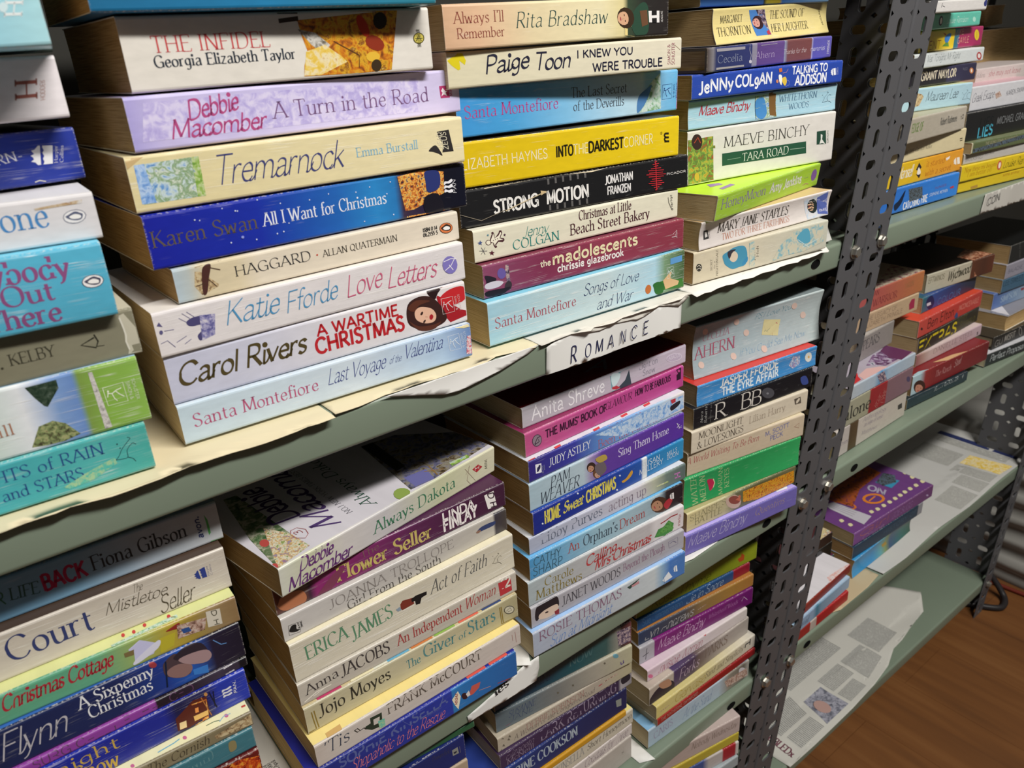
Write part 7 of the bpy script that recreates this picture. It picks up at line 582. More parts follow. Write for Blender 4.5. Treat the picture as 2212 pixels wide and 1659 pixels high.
('r1e',[0.8791,0.044,0.9308,-0.0308,-0.0034,0.182,0.0193],'Black paperback with penguin badge','#24222a',{'zones':[(0,'#1f1d24'),(0.62,'#26242c'),(0.64,'#34324e'),(1,'#2f2d44')]},[('t','GRANT NAYLOR','S','#cfc4b0',57.8,6.7,135,6.7,8.4),('p','#c07a4a',[176.1,10.3,176.2,8.8,175.2,7.7,173.5,7.2,171.3,7.3,169.1,8.1,167.4,9.4,166.4,10.9,166.4,12.3,167.3,13.4,169,13.9,171.2,13.8,173.4,13,175.1,11.8],0,0),('p','#e4dcd0',[173.2,10.4,173.3,9.6,173,8.9,172.4,8.6,171.5,8.6,170.6,9.1,169.8,9.8,169.3,10.7,169.2,11.5,169.5,12.2,170.1,12.6,171,12.5,171.9,12.1,172.7,11.3],0,0),('t','RED','s','#7a7a8a',149.6,12.1,161.2,12.1,2.4)]),
('r1d',[0.8997,0.034,0.9506,0.0408,-0.0015,0.182,0.0153],'White slim paperback with grey title','#ccd2d2',{'top':'#e2e4e2'},[('t','Vet Tonight Mr Right','h','#5f6a6e',30.4,6.1,114.9,6.1,7.2),('p','#a83a3a',[177,5.4,177.1,3.5,175.7,2,173.1,1.3,169.9,1.5,166.6,2.5,163.9,4.2,162.3,6.2,162.2,8.1,163.6,9.5,166.1,10.2,169.4,10.1,172.7,9.1,175.4,7.4],0,0),('p','#e0d8d4',[173.7,5.6,173.8,4.4,173.1,3.6,171.7,3.1,169.8,3.2,168,3.8,166.4,4.8,165.5,6,165.4,7.1,166.2,8,167.6,8.5,169.4,8.4,171.3,7.8,172.8,6.8],0,0),('p','#8a9294',[24.8,6.1,24.7,5.4,23.9,4.9,22.7,4.6,21.2,4.7,19.7,5.1,18.6,5.7,18.1,6.5,18.2,7.1,18.9,7.7,20.2,7.9,21.6,7.8,23.1,7.4,24.2,6.8],0,0)]),
('r1c',[0.9232,0.0427,0.9664,0.0749,0.0008,0.1821,0.0221],'Yellow-maroon paperback with sun badge','#d4b81c',{'top':'#a83060','zones':[(0,'#dcc020'),(0.52,'#dcbc24'),(0.53,'#2a6a70'),(0.6,'#3a6a8a'),(0.605,'#9c2c58'),(1,'#a02c5c')]},[('t','COMMITMENT','s','#8a4a1c',-58.4,2.4,58.8,2.4,8.4),('t','MIKE','s','#d8a08a',94.2,13.7,122.3,14.8,6.2),('t','GAYLE','s','#d8a08a',105.2,5.3,141,5.3,6.5),('p','#d8c030',[171.3,12.4,171.8,9.8,170.7,7.7,168.1,6.6,164.7,6.7,161,8.1,157.9,10.3,155.9,13,155.5,15.6,156.6,17.6,159.1,18.7,162.5,18.6,166.2,17.3,169.3,15.1],0,0),('s','#8a6a20',0.6,[161.9,16.3,165.3,9],0),('p','#3a7ac0',[67.5,13.3,77.2,17.1,84.9,15.8,78.2,7.7,71,8],1,0),('p','#b04a2c',[59.9,18.7,70.3,16.8,68.1,15.3],0,0),('p','#5a8a3c',[62.8,4.2,72.5,7.9,79.6,7.6,82.8,3.3],0,0)]),
('r1b',[0.8841,0.0292,0.989,0.0864,0.0058,0.1821,0.0154],'Turquoise paperback with white script','#5ab8a4',{'zones':[(0,'#58b8a2'),(1,'#62bca8')]},[('t','Louise Rennison','h','#dcece6',81.2,5.1,144.1,5.1,6.1),('p','#24344a',[69.9,7.8,69.3,5.7,67.8,4.1,65.5,3.3,63.1,3.5,60.8,4.6,59.3,6.5,58.7,8.7,59.3,10.9,60.8,12.5,63,13.3,65.5,13.1,67.7,12,69.3,10.1],0,0),('p','#dce4e4',[68,7.8,67.7,6.4,66.8,5.3,65.6,4.8,64.2,4.9,63,5.6,62.2,6.9,61.9,8.3,62.2,9.7,63,10.8,64.2,11.3,65.6,11.2,66.8,10.5,67.7,9.3],0,0),('p','#a8d8c8',[168,6.7,168,5.5,167.1,4.6,165.3,4.1,163,4.2,160.8,4.8,158.9,5.8,157.9,7,157.8,8.2,158.7,9.1,160.5,9.6,162.8,9.5,165,8.9,166.9,7.9],0,0)]),
('r1a',[0.836,0.0059,1.0048,-0.0395,0.0063,0.1371,0.0115],'White book at the top of the stack','#d0cdca',{},[('s','#3a3838',0.7,[44.7,5.1,45.7,8.2,48.7,10.8,47.2,6.3,51.3,5.3],0),('p','#2f3570',[138.3,6.1,137.6,4.8,136.2,3.8,134.5,3.4,132.8,3.6,131.4,4.5,130.6,5.7,130.5,7.2,131.3,8.5,132.6,9.5,134.3,9.9,136,9.6,137.4,8.8,138.3,7.5],0,0)]),
('r1s',[1.0266,0.022,0.801,-0.1141,-0.0009,0.182,0.0136],'Yellow paperback on torn paper','#cfb324',{'top':'#d8c444'},[('t','some animal','s','#a8641c',97.5,8.4,135.5,8.4,3.8),('p','#a8843a',[27,4.6,42.1,5.5,43.2,1.9,28.9,1.5],0,0)]),
('r1r',[1.0223,0.0194,0.8149,-0.0999,-0.0008,0.182,0.0192],'Yellow paperback with orange heart badge','#d4b820',{'top':'#e0c840'},[('t',"'Now these my bosoms",'i','#a8641c',5.7,10.9,77.9,10.9,5.6),('t','I am better off','i','#a8641c',14.2,5,67.9,5,5.6),('p','#c0583c',[90.1,9.4,89.4,6.9,87.9,5.2,85.8,4.5,83.5,5,81.5,6.6,80.2,9,79.9,11.7,80.5,14.1,82.1,15.8,84.2,16.5,86.4,16,88.4,14.4,89.7,12],0,0),('p','#e8dcc8',[88.2,9.8,87.8,8.2,87,7.1,85.8,6.6,84.6,6.8,83.5,7.8,82.8,9.4,82.6,11.1,83,12.7,83.9,13.9,85,14.4,86.3,14.1,87.3,13.1,88,11.6],0,0),('t','Louise Ren','h','#2a2818',93.9,5.7,143.8,5.7,9.8)]),
('r1q',[1.0299,0.0223,0.8344,-0.1171,-0.0011,0.182,0.0127],'Thin pale grey paperback with small capitals','#b4b0aa',{},[('t','BROOKSFIRST','s','#7a7874',4.5,3.8,42,3.8,4),('t','Anita Shreve','i','#7a7874',43.8,6.7,64.8,6.7,4.3)]),
('r1p',[1.0318,0.016,0.8473,-0.0907,-0.0008,0.182,0.0133],'Thin mottled green paperback','#5a6440',{'top':'#7a8060','zones':[(0,'#d0c8a8'),(0.02,'#566040'),(1,'#5c6644')]},[('t','THE GOING DOWN OF SAVOURIES','s','#b4ac90',29.7,7.9,103.4,7.9,3.3),('n','ink',60,[2.9,5.8,118.7,10.9,120.6,6.1,4.3,1.2],0)]),
('r1o',[1.0293,0.0264,0.861,-0.0569,0.0004,0.182,0.0332],'Thick black paperback with blue outlined word','#17181a',{'top':'#3a3a3c'},[('t','LIES','S','#4aa4bc',32.7,1.7,68.3,3,11.5),('t','LIES','s','#10181c',33.7,13.8,66.6,13.8,10.6),('t','MICHAEL GRANT','s','#7f8284',75.9,13.5,156.2,13.5,8.4)]),
('r1n',[1.0443,0.0317,0.8945,-0.0593,-0.0014,0.182,0.0282],'White paperback with handwritten title','#c8c8cc',{'top':'#d0a8b0'},[('t','Greek Escape','h','#5a5c64',3.2,10.3,54.8,12.4,10),('t','KAREN SWAN','s','#5a5c64',85.5,11.7,131.2,14.1,5.7),('n','people',70,[57,16.2,66.8,18.9,74.1,12.6,61.7,10.1],0)]),
('r1m',[1.1194,0.062,0.9176,-0.0427,-0.0005,0.195,0.021],'Grey-pink paperback with red lowercase title','#c4b8b4',{},[('t','Weldon','r','#8a8682',-8,10.1,23,10.1,5.8),('t','she may not leave','i','#a8525e',32.4,9.9,118.4,9.9,7.3)]),
('r1l',[1.2654,0.125,0.9281,0.0955,-0.0023,0.2299,0.0532],'Thick tan page block facing out','#a08a62',{'zones':[(0,'#9c8660'),(1,'#a48e66')],'page':'f'},[]),
('r1k',[1.2948,0.135,0.9843,0.2893,0.0078,0.2127,0.0286],'Thick browned page block near the frame edge','#5a4a34',{'zones':[(0,'#5a4a36'),(1,'#5a4a36')],'page':'f'},[]),
('r2f',[0.7894,0.0119,0.5218,0.023,-0.0017,0.1726,0.0379],'Thick off-white paperback at the stack bottom','#c0b8ae',{'zones':[(0.0,'#b8b0aa'),(0.175,'#b8b0aa'),(0.185,'#4a3a24'),(0.289,'#54422a'),(0.299,'#c0b8ae'),(1,'#bcb4a8')]},[('t','Anthropology','i','#8a8090',61.5,29.6,120.2,26.5,6.4),('t','an edge of sense','i','#8a8090',65.7,21.9,112.1,18.7,5.8),('t','Matthews','i','#8a8090',62.2,11.4,99.6,8.3,5.5),('t','Moses','i','#8a8090',5.7,15.4,29.8,14.5,6.1),('p','#3a3834',[151.2,22.3,161.9,22.3,164.2,14.3,153.2,15.2],0,0)]),
('r2e',[0.798,0.012,0.5598,0.005,-0.0014,0.164,0.0332],'Grey-green and red paperback with lowercase word','#9a9884',{'zones':[(0.0,'#9c9a86'),(0.358,'#98967e'),(0.378,'#8f1c22'),(0.608,'#8c1a22'),(0.618,'#7a5a62'),(1,'#785c66')]},[('t','malone','R','#34342e',-18.2,8.8,64.1,8.8,16.9),('v','ROSE','i','#b07068',[74.2,7.4,84.9,21.6,79.4,0.1],0),('v','LANE','i','#b07068',[88.6,6.7,93.8,24.2,95.7,2.3],0),('p','#4a4260',[160,16.6,160,14.8,159,13.8,157.2,13.6,155,14.3,152.7,15.7,150.9,17.7,149.9,19.7,149.8,21.4,150.8,22.5,152.6,22.7,154.8,22,157.1,20.5,158.9,18.6],0,0)]),
('r2d',[0.8045,0.0119,0.5931,0.0081,-0.0009,0.159,0.0181],'Pale blue paperback with photo cover','#a4b4c0',{'top':'#a8a0ac','zones':[(0,'#b0b8be'),(0.378,'#a4b4c4'),(0.477,'#4a84b0'),(0.578,'#9ab0c4'),(1.0,'#a8b4c0')]},[('n','scene',20,[78.7,22,114.2,33.6,133.6,33.5,167,40.5,160,5,94.7,4.9],1),('p','#5a2c50',[135.2,34.3,167.9,39.6,160.4,4.6,124.5,-2.6,121.8,15.3],0,1),('p','#cfa8a4',[43.5,12.6,69.8,17.1,86.9,8.4,93.3,1.6,37.2,1.5],0,1),('p','#c02c30',[4.2,1.6,51.1,18.2,40.7,11,34.8,3.9],0,1),('n','crowd',50,[65,15.2,81.1,16.9,90.9,1.9,75.5,1.3],0)]),
('r2c',[0.881,0.0454,0.6113,0.0637,-0.0027,0.0936,0.0324],'Tilted grey hardback with faded title','#8a8480',{'top':'#a8a4a0','hard':1},[('t','PEARS','r','#4a4a4c',10.5,14,55,14,12.7)]),
('r2b',[0.8466,0.0539,0.6438,-0.0216,-0.0006,0.182,0.0246],'Tan paperback with faint capitals and red stripe','#b49a7c',{'zones':[(0,'#b0967c'),(1,'#b8a080')]},[('t','THE LEGACY OF','s','#8a7460',55.8,14.4,128.9,14.4,6),('t','ELIZABETH PRINGLE','s','#8a7460',54.6,5.9,144.2,5.9,6.1),('p','#9a2c4a',[159.4,13.8,164.6,19.4,172.6,18.7,174.1,5.4,161.7,5.3],0,0)]),
('r2a',[0.8543,0.0554,0.6685,-0.0273,-0.0004,0.182,0.0285],'Thick salmon-orange paperback beside the post','#a85a50',{'top':'#c4b8a4','zones':[(0.0,'#a85258'),(0.476,'#a8584c'),(1,'#b07044')]},[('t','AN','r','#7a3438',62.9,20.2,73.9,20.2,6.3),('t','WARRIOR','r','#7a3438',63.1,6.4,118.4,6.4,9.3),('t','TARRIN','r','#a0704c',136.2,12.6,157.6,13.9,7.1),('n','figures',30,[61.9,3.4,193.3,46.5,188.6,3.2,151.9,-0.9],1)]),
('r2m',[0.9785,0.0212,0.5221,-0.0731,-0.0015,0.1495,0.0147],'Slim slate-teal paperback with white capitals','#22343c',{'top':'#1c2a30'},[('t','JENNY GARDINER','s','#b8c0c0',64.7,9,124.7,9,5),('t','f','S','#b0b8b8',134.7,8,137.7,8,4.6),('t','delicious','i','#5a6a70',24.7,8.6,57.8,8.6,4.4)]),
('r2l',[0.9908,0.0239,0.5369,-0.0652,0.0,0.1955,0.0291],'Glossy dark red hardback with face','#7a1c20',{'top':'#7a2024','zones':[(0,'#a8c0c8'),(0.092,'#a0b8c0'),(0.158,'#8a2424'),(0.282,'#7a1a1e'),(0.892,'#701c20'),(1.0,'#64181c')]},[('p','#3a2018',[34.9,1.4,31.9,-1.5,26.6,-2.4,19.9,-1,13.3,2.3,8,6.8,5.1,11.7,5.1,16,8,18.9,13.2,19.8,19.8,18.6,26.4,15.3,31.8,10.8,34.8,5.8],0,0),('p','#b8806a',[28.7,2.2,26.6,-0.1,23.1,-1,18.7,-0.3,14.5,1.8,11.2,4.9,9.4,8.4,9.6,11.6,11.6,13.9,15.1,14.8,19.4,14.1,23.7,12.1,27.1,9,28.8,5.4],0,0),('p','#3a2a24',[16.8,9.1,16.6,9,16.1,9,15.5,9.3,14.8,9.6,14.2,10,13.8,10.4,13.7,10.6,14,10.7,14.5,10.7,15.1,10.5,15.8,10.1,16.4,9.7,16.8,9.4],0,0),('p','#3a2a24',[25.2,5,25,4.9,24.5,4.9,23.8,5.1,23.1,5.5,22.5,5.9,22.2,6.3,22.1,6.5,22.3,6.6,22.8,6.6,23.5,6.4,24.2,6,24.8,5.6,25.1,5.3],0,0),('p','#a8434a',[20.7,2.1,20.3,2,19.4,2.2,18.2,2.6,16.9,3.3,15.7,4,15,4.6,14.8,5,15.2,5.1,16.1,4.9,17.3,4.5,18.7,3.8,19.8,3.1,20.5,2.5],0,0),('s','#b08a70',0.2,[19.5,7.2,19.6,4.7,18.1,5.2],0),('p','#3a2018',[9,13.7,14.5,16.7,22.2,14.8,28.8,9.8,30.5,3.1,26.6,7.7,20.9,11.6,14.6,13.6],1,0),('t','The Ranch','i','#c08a88',55.6,12.2,96,12.2,9.2),('t','Steel','h','#c8a09c',103.5,13.5,120.9,16.3,10.5),('p','#c8a074',[63.6,10,110.4,7.7,138.5,-2.6,85.5,-0.2],0,1),('p','#a4c0c8',[2.9,2.9,21,5.2,38.6,-1.4,30.9,-8.6,10.9,-9],0,1)]),
('r2k',[1.0214,0.037,0.5661,-0.0299,0.0002,0.1811,0.0174],'Pale pink paperback with grey capitals','#b8a4a4',{'top':'#d4c0bc','zones':[(0.0,'#8a5a5c'),(0.093,'#a88a80'),(0.187,'#bca8a4'),(1.0,'#bca4ac')]},[('t','DANIELLE STEEL','r','#7a5a64',44.3,8,155.6,8,6.8),('t','Happy Birthday','i','#9a8684',66.6,2.6,141.5,2.6,6.7),('t','s','S','#3a2c30',168.4,3.7,173.2,3.7,6.2)]),
('r2j',[1.0222,0.0381,0.5837,0.0211,0.0003,0.1864,0.0227],'Black paperback with large yellow capitals','#24231a',{'zones':[(0.0,'#1f1e18'),(1,'#2a2820')]},[('t','EXTRAS','S','#c8b41c',2.4,1.1,116.9,1.1,16.6),('t','SCOTT','s','#5f5a2c',115.5,13,147.8,13,8.2),('t','WESTERFELD','s','#5f5a2c',116,3.3,178.2,3.3,7.8)]),
('r2i',[1.0217,0.0406,0.6065,0.0083,0.0004,0.189,0.0245],'Coral red paperback with black author name','#b83a30',{'top':'#d04a34','zones':[(0,'#b8483e'),(0.577,'#b43830'),(1,'#b03c34')]},[('t','Ben Elton','s','#4a1c1a',25,7.9,102.7,7.9,13.9),('t','INCONCEIVABLE','s','#dc8a7c',115.8,11.2,180.2,8.8,7.6),('p','#3a4a74',[105.8,5,112.1,10.1,117.5,2.7,112.8,0.6],1,0),('p','#3a2424',[12.6,11.4,12.6,10.6,11.9,10,10.7,9.9,9.3,10.3,7.9,11.1,6.8,12.1,6.2,13.1,6.2,14,6.9,14.6,8,14.6,9.4,14.3,10.8,13.5,12,12.5],0,0)]),
('r2h',[1.0515,0.054,0.6312,-0.0003,-0.0012,0.1588,0.0223],'Blue-green paperback with dark figure','#2f4a74',{'zones':[(0.0,'#2a6468'),(0.188,'#2c4a88'),(0.48,'#2a3a6c'),(0.787,'#2c3248'),(1.0,'#242838')]},[('p','#1c2450',[11.5,11.2,13.9,19.6,26,20.6,34.9,8.2,24.8,0.3],1,0),('p','#c8c4d0',[12.4,12.3,23.6,12.2,26.3,7.7,15,7.8],0,0),('t','COLOUR','s','#4a74a8',44.5,2.5,112.9,2.5,9)]),
('r2g',[1.0711,0.0618,0.6535,-0.1117,-0.0013,0.1636,0.0272],'Dark brown library copy with handwriting spine','#b8b4a0',{'top':'#1f1610','zones':[(0.0,'#b4b09c'),(0.645,'#b4ac98'),(0.655,'#5a3424'),(0.841,'#4a2c20'),(1,'#5a3020')]},[('t','EFTWINOS','s','#6a6650',4.6,14.2,41.5,14.2,7.8),('t','Wychwood','H','#3a382c',50.1,8.5,104.3,11.6,13.4),('n','lacebrown',50,[111.9,26.5,160,28.3,167.3,-1.2,118.2,2.3],0),('n','lacebrown',36,[110.3,26,182.7,44.5,166.3,3.3,109,-0.9],1)]),
('r2t',[1.194,0.0148,0.522,-0.1284,-0.0007,0.182,0.0185],'Slate-black paperback with chalk lettering','#262c2e',{'top':'#c8c8cc'},[('t','Perfect Proposal','H','#a8b0b0',11.3,5.7,101,5.7,9.8)]),
('r2s',[1.219,0.0181,0.5406,-0.0858,0.0001,0.182,0.0194],'Black hardback with white outlined words','#1d1c1a',{'top':'#34302a','hard':1},[('t','MISFIT','s','#a8a49c',32.4,6,63.2,6,9.8),('t','GU','s','#8a8680',6.1,3.1,28.1,4.8,9.8),('p','#8a8680',[83.2,9.8,84,6.7,83.5,4.4,82,3.4,79.7,4,77,6,74.5,9,72.8,12.4,72.1,15.5,72.5,17.8,74,18.8,76.3,18.2,79,16.2,81.5,13.3],0,0),('p','#1d1c1a',[81.6,10.2,82.3,7.6,82.1,5.6,81.2,4.7,79.5,5.1,77.6,6.7,75.8,9.2,74.4,12,73.7,14.6,73.9,16.6,74.9,17.4,76.5,17.1,78.4,15.5,80.2,13.1],0,0)]),
('r2r',[1.2597,0.0193,0.5602,-0.019,-0.0003,0.182,0.0233],'Open-edged book with grey photo cover','#b8a988',{'top':'#8a8890','page':'f'},[('n','greyphoto',24,[-40.8,23.8,4.3,31.1,7.4,-0.5,-59.2,-18.6],1),('p','#d0ccd0',[12.8,36.4,58.6,38.9,6.5,0.5,8.2,19.8],0,1)]),
('r2q',[1.2701,0.0481,0.5837,-0.0995,-0.0004,0.182,0.0257],'Denim-blue to white paperback','#7a8aa4',{'zones':[(0,'#4a64a0'),(0.3,'#6f88a8'),(0.7,'#a0b0bc'),(1,'#b0bcc4')]},[('t','SIMPSON','r','#a8bccc',23.4,7.6,69,9.4,9.6),('p','#8a3a40',[78.5,19.1,87.9,19.4,89.4,15.4,81.4,14.9],0,0)]),
('r2p',[1.2803,0.0432,0.6094,-0.0951,-0.0004,0.182,0.0209],'Steel-blue paperback with dark lettering','#3f6078',{'top':'#34546a'},[('t','LEE SWEET','s','#2a3f50',2.9,10.7,59.7,10.7,8.6)]),
('r2o',[1.2827,0.0427,0.6304,-0.0638,-0.0002,0.182,0.023],'Lilac-grey paperback with faint capitals','#8f8c98',{},[('t','BALACHE','s','#5f5f6c',8,8.5,51.5,8.5,6.2)]),
('r2n',[1.2873,0.0432,0.6534,-0.0529,-0.0001,0.182,0.0283],'Thick black paperback high in the corner','#1e1f1f',{'top':'#141515'},[('v','SHELTER','s','#5a5a58',[36.8,3.6,28.2,28,32.2,4.5],0)]),
('r3c',[0.8996,0.0224,0.2856,0.0167,-0.0004,0.1656,0.0303],'Sky-blue to green rounded paperback','#2f84b8',{'bow':-0.003,'zones':[(0.0,'#3a94cc'),(0.332,'#2f86bc'),(0.48,'#5a9aa0'),(0.56,'#7a8a50'),(0.631,'#2a4a70'),(0.839,'#24605a'),(1.0,'#2a5040')]},[('p','#a88a34',[79.6,17.4,91.3,17.9,96.4,11.3,84.6,10.8],0,0)]),
('r3b',[0.8985,0.0271,0.3159,-0.0396,-0.0005,0.1804,0.0201],'Dark blue hardback under the purple book','#1f3448',{'top':'#1c2e40','zones':[(0.0,'#1f3a50'),(0.924,'#1f3448'),(0.935,'#8a8a90'),(1.0,'#8a8a90')]},[('t','HISTORY OF','s','#4a6478',75.7,7.5,164.5,7.5,7.1)]),
('r3a',[0.9003,0.0291,0.336,-0.052,0.0006,0.2011,0.0207],'Purple hardback with orange loops on cover','#7a4a86',{'top':'#6a3f7a','zones':[(0,'#7a4c8c'),(0.477,'#704478'),(1.0,'#6a3c6e')]},[('t','Girl','h','#c87a3c',11.7,8.6,86.3,8.6,9.4),('t','Online','h','#b09ac0',21.4,1,74.6,1,7),('t','ZOE SUGG','h','#a07ab0',92.5,5.7,145.1,5.7,9.4),('p','#b09ac0',[190.4,6.8,190.2,6.1,189.4,5.9,188,6.1,186.4,6.7,184.9,7.7,183.7,8.7,183.1,9.7,183.2,10.3,184.1,10.6,185.4,10.3,187,9.7,188.6,8.7,189.8,7.7],0,0),('p','#d4cca0',[66.2,20.2,71.4,19.1,69.4,14.3,63.3,14.7],1,1),('p','#d4cca0',[79.1,18.6,84.2,17.5,82.3,12.6,76,13.1],1,1),('p','#d4cca0',[93.9,18.3,99.1,17.2,97,12.3,90.7,12.8],1,1),('p','#d4cca0',[108.6,18.2,113.9,17.1,111.8,12.2,105.4,12.6],1,1),('p','#d4cca0',[123.2,18.5,128.5,17.3,126.3,12.4,119.8,12.8],1,1),('p','#d4cca0',[136.8,18.8,142.2,17.6,140,12.6,133.4,13.1],1,1),('p','#d4cca0',[150,19.3,155.4,18.1,153.1,13.1,146.5,13.6],1,1),('p','#d4cca0',[164.2,19.4,169.7,18.2,167.3,13.1,160.6,13.6],1,1),('p','#d4cca0',[179.6,19.1,185.2,17.9,182.7,12.8,175.9,13.3],1,1),('p','#d4cca0',[197.1,19,202.8,17.8,200.2,12.7,193.3,13.2],1,1),('p','#d4cca0',[197.9,35.6,203.6,34.4,201,29.1,194,29.6],1,1),('p','#d4cca0',[202.1,49.9,207.9,48.8,205.2,43.4,198.1,43.8],1,1),('p','#d4cca0',[14.6,33.5,19.6,32.4,18,27.6,12,28],1,1),('p','#d4cca0',[14.8,19.8,19.8,18.7,18.1,14,12.2,14.4],1,1),('p','#d07a2c',[112.8,23.9,106,21.5,98.1,21.7,90.8,24.3,85.4,29,82.9,34.7,83.9,40.4,88.2,45,95,47.6,103,47.5,110.5,44.8,116,40.1,118.5,34.2,117.3,28.5],0,1),('p','#5f3a74',[109.6,26.7,104.9,25.2,99.4,25.5,94.2,27.5,90.2,31,88.2,35.1,88.7,39.1,91.5,42.2,96.1,43.8,101.6,43.6,107,41.5,111,38,113,33.9,112.4,29.8],0,1),('s','#d07a2c',2.2,[90.1,35,107.8,36.8],1),('s','#c8702c',3.0,[35,61.2,57.4,62.9,64.2,44.5,58.4,37,48.3,41.6,49.1,57.4],1),('n','girl',22,[51.7,80.6,141.2,99.1,179.2,95.3,175.5,69.2,108.9,62.2,58.7,40.9,49.8,69.4],1),('p','#3a8aac',[143.7,59.2,165.3,59.1,175.5,38.6,146.4,34.3],0,1),('n','ink',60,[145,58.1,178.1,67,184.7,51.7,166.9,39.1,143.5,45.7],1),('v','ON','S','#a49cb0',[116.6,55.5,120.8,29.9,131.1,60.9],1),('p','#b8b4bc',[34,70.2,49.6,65.4,56.8,10.3,30.6,5.3,29.6,57.5],0,1),('s','#4a4652',0.6,[34.4,66.6,37.2,26.9],1),('s','#4a4652',0.6,[37.5,66.4,42.9,27.6],1),('s','#4a4652',0.6,[40.7,66.3,48.6,28.4],1),('s','#4a4652',0.6,[43.8,66.1,54.3,29.1],1),('s','#4a4652',0.6,[47,65.9,60.1,29.9],1)]),
('r3f',[0.7193,0.001,0.2853,0.0148,-0.0007,0.1336,0.016],'Red paperback resting on the lower shelf','#9c2424',{'top':'#b03030','zones':[(0.0,'#8f2c28'),(0.314,'#9a2c28'),(0.324,'#b8aca4'),(0.422,'#b0a098'),(0.432,'#a02024'),(1.0,'#a82428')],'depth':0.046},[]),
('r3e',[0.7206,-0.0002,0.3013,0.0485,-0.0006,0.138,0.0189],'Thin ice-blue paperback near the post','#8aa8c4',{'top':'#a8c4dc','zones':[(0,'#8ea4bc'),(0.332,'#8aa4c0'),(0.401,'#3f7a94'),(0.48,'#7a98b0'),(1.0,'#9ab4cc')],'depth':0.046},[('t','abroad','i','#4a5a74',11.8,7,35,5.2,8.8)]),
('r3d',[0.7307,0.0025,0.3202,0.0645,-0.0006,0.135,0.0136],'White magazine-thin book with red fold','#8a2c24',{'top':'#d8d4d8','zones':[(0.0,'#8a3428'),(1,'#7a2420')],'depth':0.046},[('n','redfade',16,[88.2,8.8,113.1,6.4,140.6,2,132.8,-0.9,79.9,0.6],1)]),
('r3g',[0.743,0.05,0.2858,0.0,0.0,0.15,0.03],'Magenta paperback behind the red-folded one','#7a2460',{'top':'#5a1a48','zones':[(0.0,'#6a2050'),(0.787,'#7a2464'),(0.925,'#7c2866'),(0.936,'#1f3a40'),(1,'#1f3a40')]},[('v','A','S','#c8b0c0',[163.7,8.2,175.2,3.5,163.6,16.4],0)]),
('r3h',[0.743,0.05,0.3162,0.0,0.0,0.14,0.027],'Thick black book between two bright ones','#151514',{'top':'#1a1918'},[]),
('r3i',[0.743,0.05,0.3436,0.0,0.0,0.138,0.016],'Dark floral book under the purple pile edge','#2a1c18',{'top':'#4a2a2c'},[('n','flowers',40,[85.4,-3.1,127.2,18.2,150.6,20.2,141,5.3,136.2,-13.3,110.6,-8.2],1),('p','#c8b88a',[137,18.9,148.1,20.5,150.7,14,143.3,10.3,134.8,13.1],1,1),('p','#c8b88a',[121,14.3,131.9,15.8,134.6,9.4,127.3,5.7,119,8.5],1,1),('p','#c8b88a',[109,10.2,119.7,11.6,122.4,5.3,115.2,1.7,107,4.5],1,1),('p','#c8b88a',[98.8,4.6,109.4,6,112.1,-0.2,105,-3.8,96.9,-1],1,1)]),
]

# ------------------------------------------------------------------ metal shelving
def metal(name, col, rough, noise_amt, wear):
    m, nt, b = new_mat(name, rough, .45); L = nt.links
    tc = node(nt, 'ShaderNodeTexCoord'); n = node(nt, 'ShaderNodeTexNoise'); n.inputs['Scale'].default_value = 9; n.inputs['Detail'].default_value = 8; L.new(tc.outputs['Object'], n.inputs[0])
    n2 = node(nt, 'ShaderNodeTexNoise'); n2.inputs['Scale'].default_value = 60; n2.inputs['Detail'].default_value = 4; n2.inputs['Roughness'].default_value = .7; L.new(tc.outputs['Object'], n2.inputs[0])
    dark = tuple(c * .72 for c in rgb(col)[:3]) + (1,)
    c1 = mix(nt, math_(nt, 'MULTIPLY', n.outputs[0], noise_amt), rgb(col), dark)
    sp = math_(nt, 'MINIMUM', math_(nt, 'MAXIMUM', math_(nt, 'MULTIPLY', math_(nt, 'SUBTRACT', n2.outputs[0], .7), 14), 0), 1)
    c2 = mix(nt, math_(nt, 'MULTIPLY', sp, wear), c1, (.05, .05, .042, 1)); L.new(c2, b.inputs['Base Color'])
    r = math_(nt, 'MULTIPLY_ADD', n2.outputs[0], .2, rough - .1); L.new(r, b.inputs['Roughness'])
    return m
SHELF = metal('green_grey_enamel', '#7d8a79', .36, .7, .5)
POST = metal('dark_grey_enamel', '#545457', .4, .5, .25)
ZINC, _nt, _b = new_mat('zinc', .32, .5, .85); _b.inputs['Base Color'].default_value = rgb('#b5b2aa')
def corner_x(z): return .8165 + .178 * (z - Z0 - .018)      # the racked near post
def far_x(z): return 1.352 + .21 * (z - Z0 + 1.0)
FLOOR_Z = Z0 - 1.006

def shelf_board(parent, name, x0, x1, ztop, depth, lip, label=None, hole=None):
    # pan: folded front lip with a rounded bend, returned inward at the bottom
    r = .0035; t = .0012
    prof = [(depth, ztop - .02), (depth, ztop)]
    prof += [(r + .0, ztop)] + [(r - r * math.sin(a), ztop - r + r * math.cos(a)) for a in [math.pi / 2 * i / 6 for i in range(1, 7)]]
    zb = ztop - lip
    prof += [(0, zb + r)] + [(r - r * math.cos(a), zb + r - r * math.sin(a)) for a in [math.pi / 2 * i / 5 for i in range(1, 6)]] + [(.012, zb)]
    xs = [x0 + (x1 - x0) * i / 24 for i in range(25)]
    V = [(x, y, z) for x in xs for (y, z) in prof]; n = len(prof); F = []
    for i in range(len(xs) - 1):
        for j in range(n - 1): F.append((i * n + j, i * n + j + 1, (i + 1) * n + j + 1, (i + 1) * n + j))
    o = mesh_obj(name, V, F, SHELF, parent, None, True)
    md = o.modifiers.new('sheet', 'SOLIDIFY'); md.thickness = t; md.offset = -1
    if label: o['label'] = label
    return o

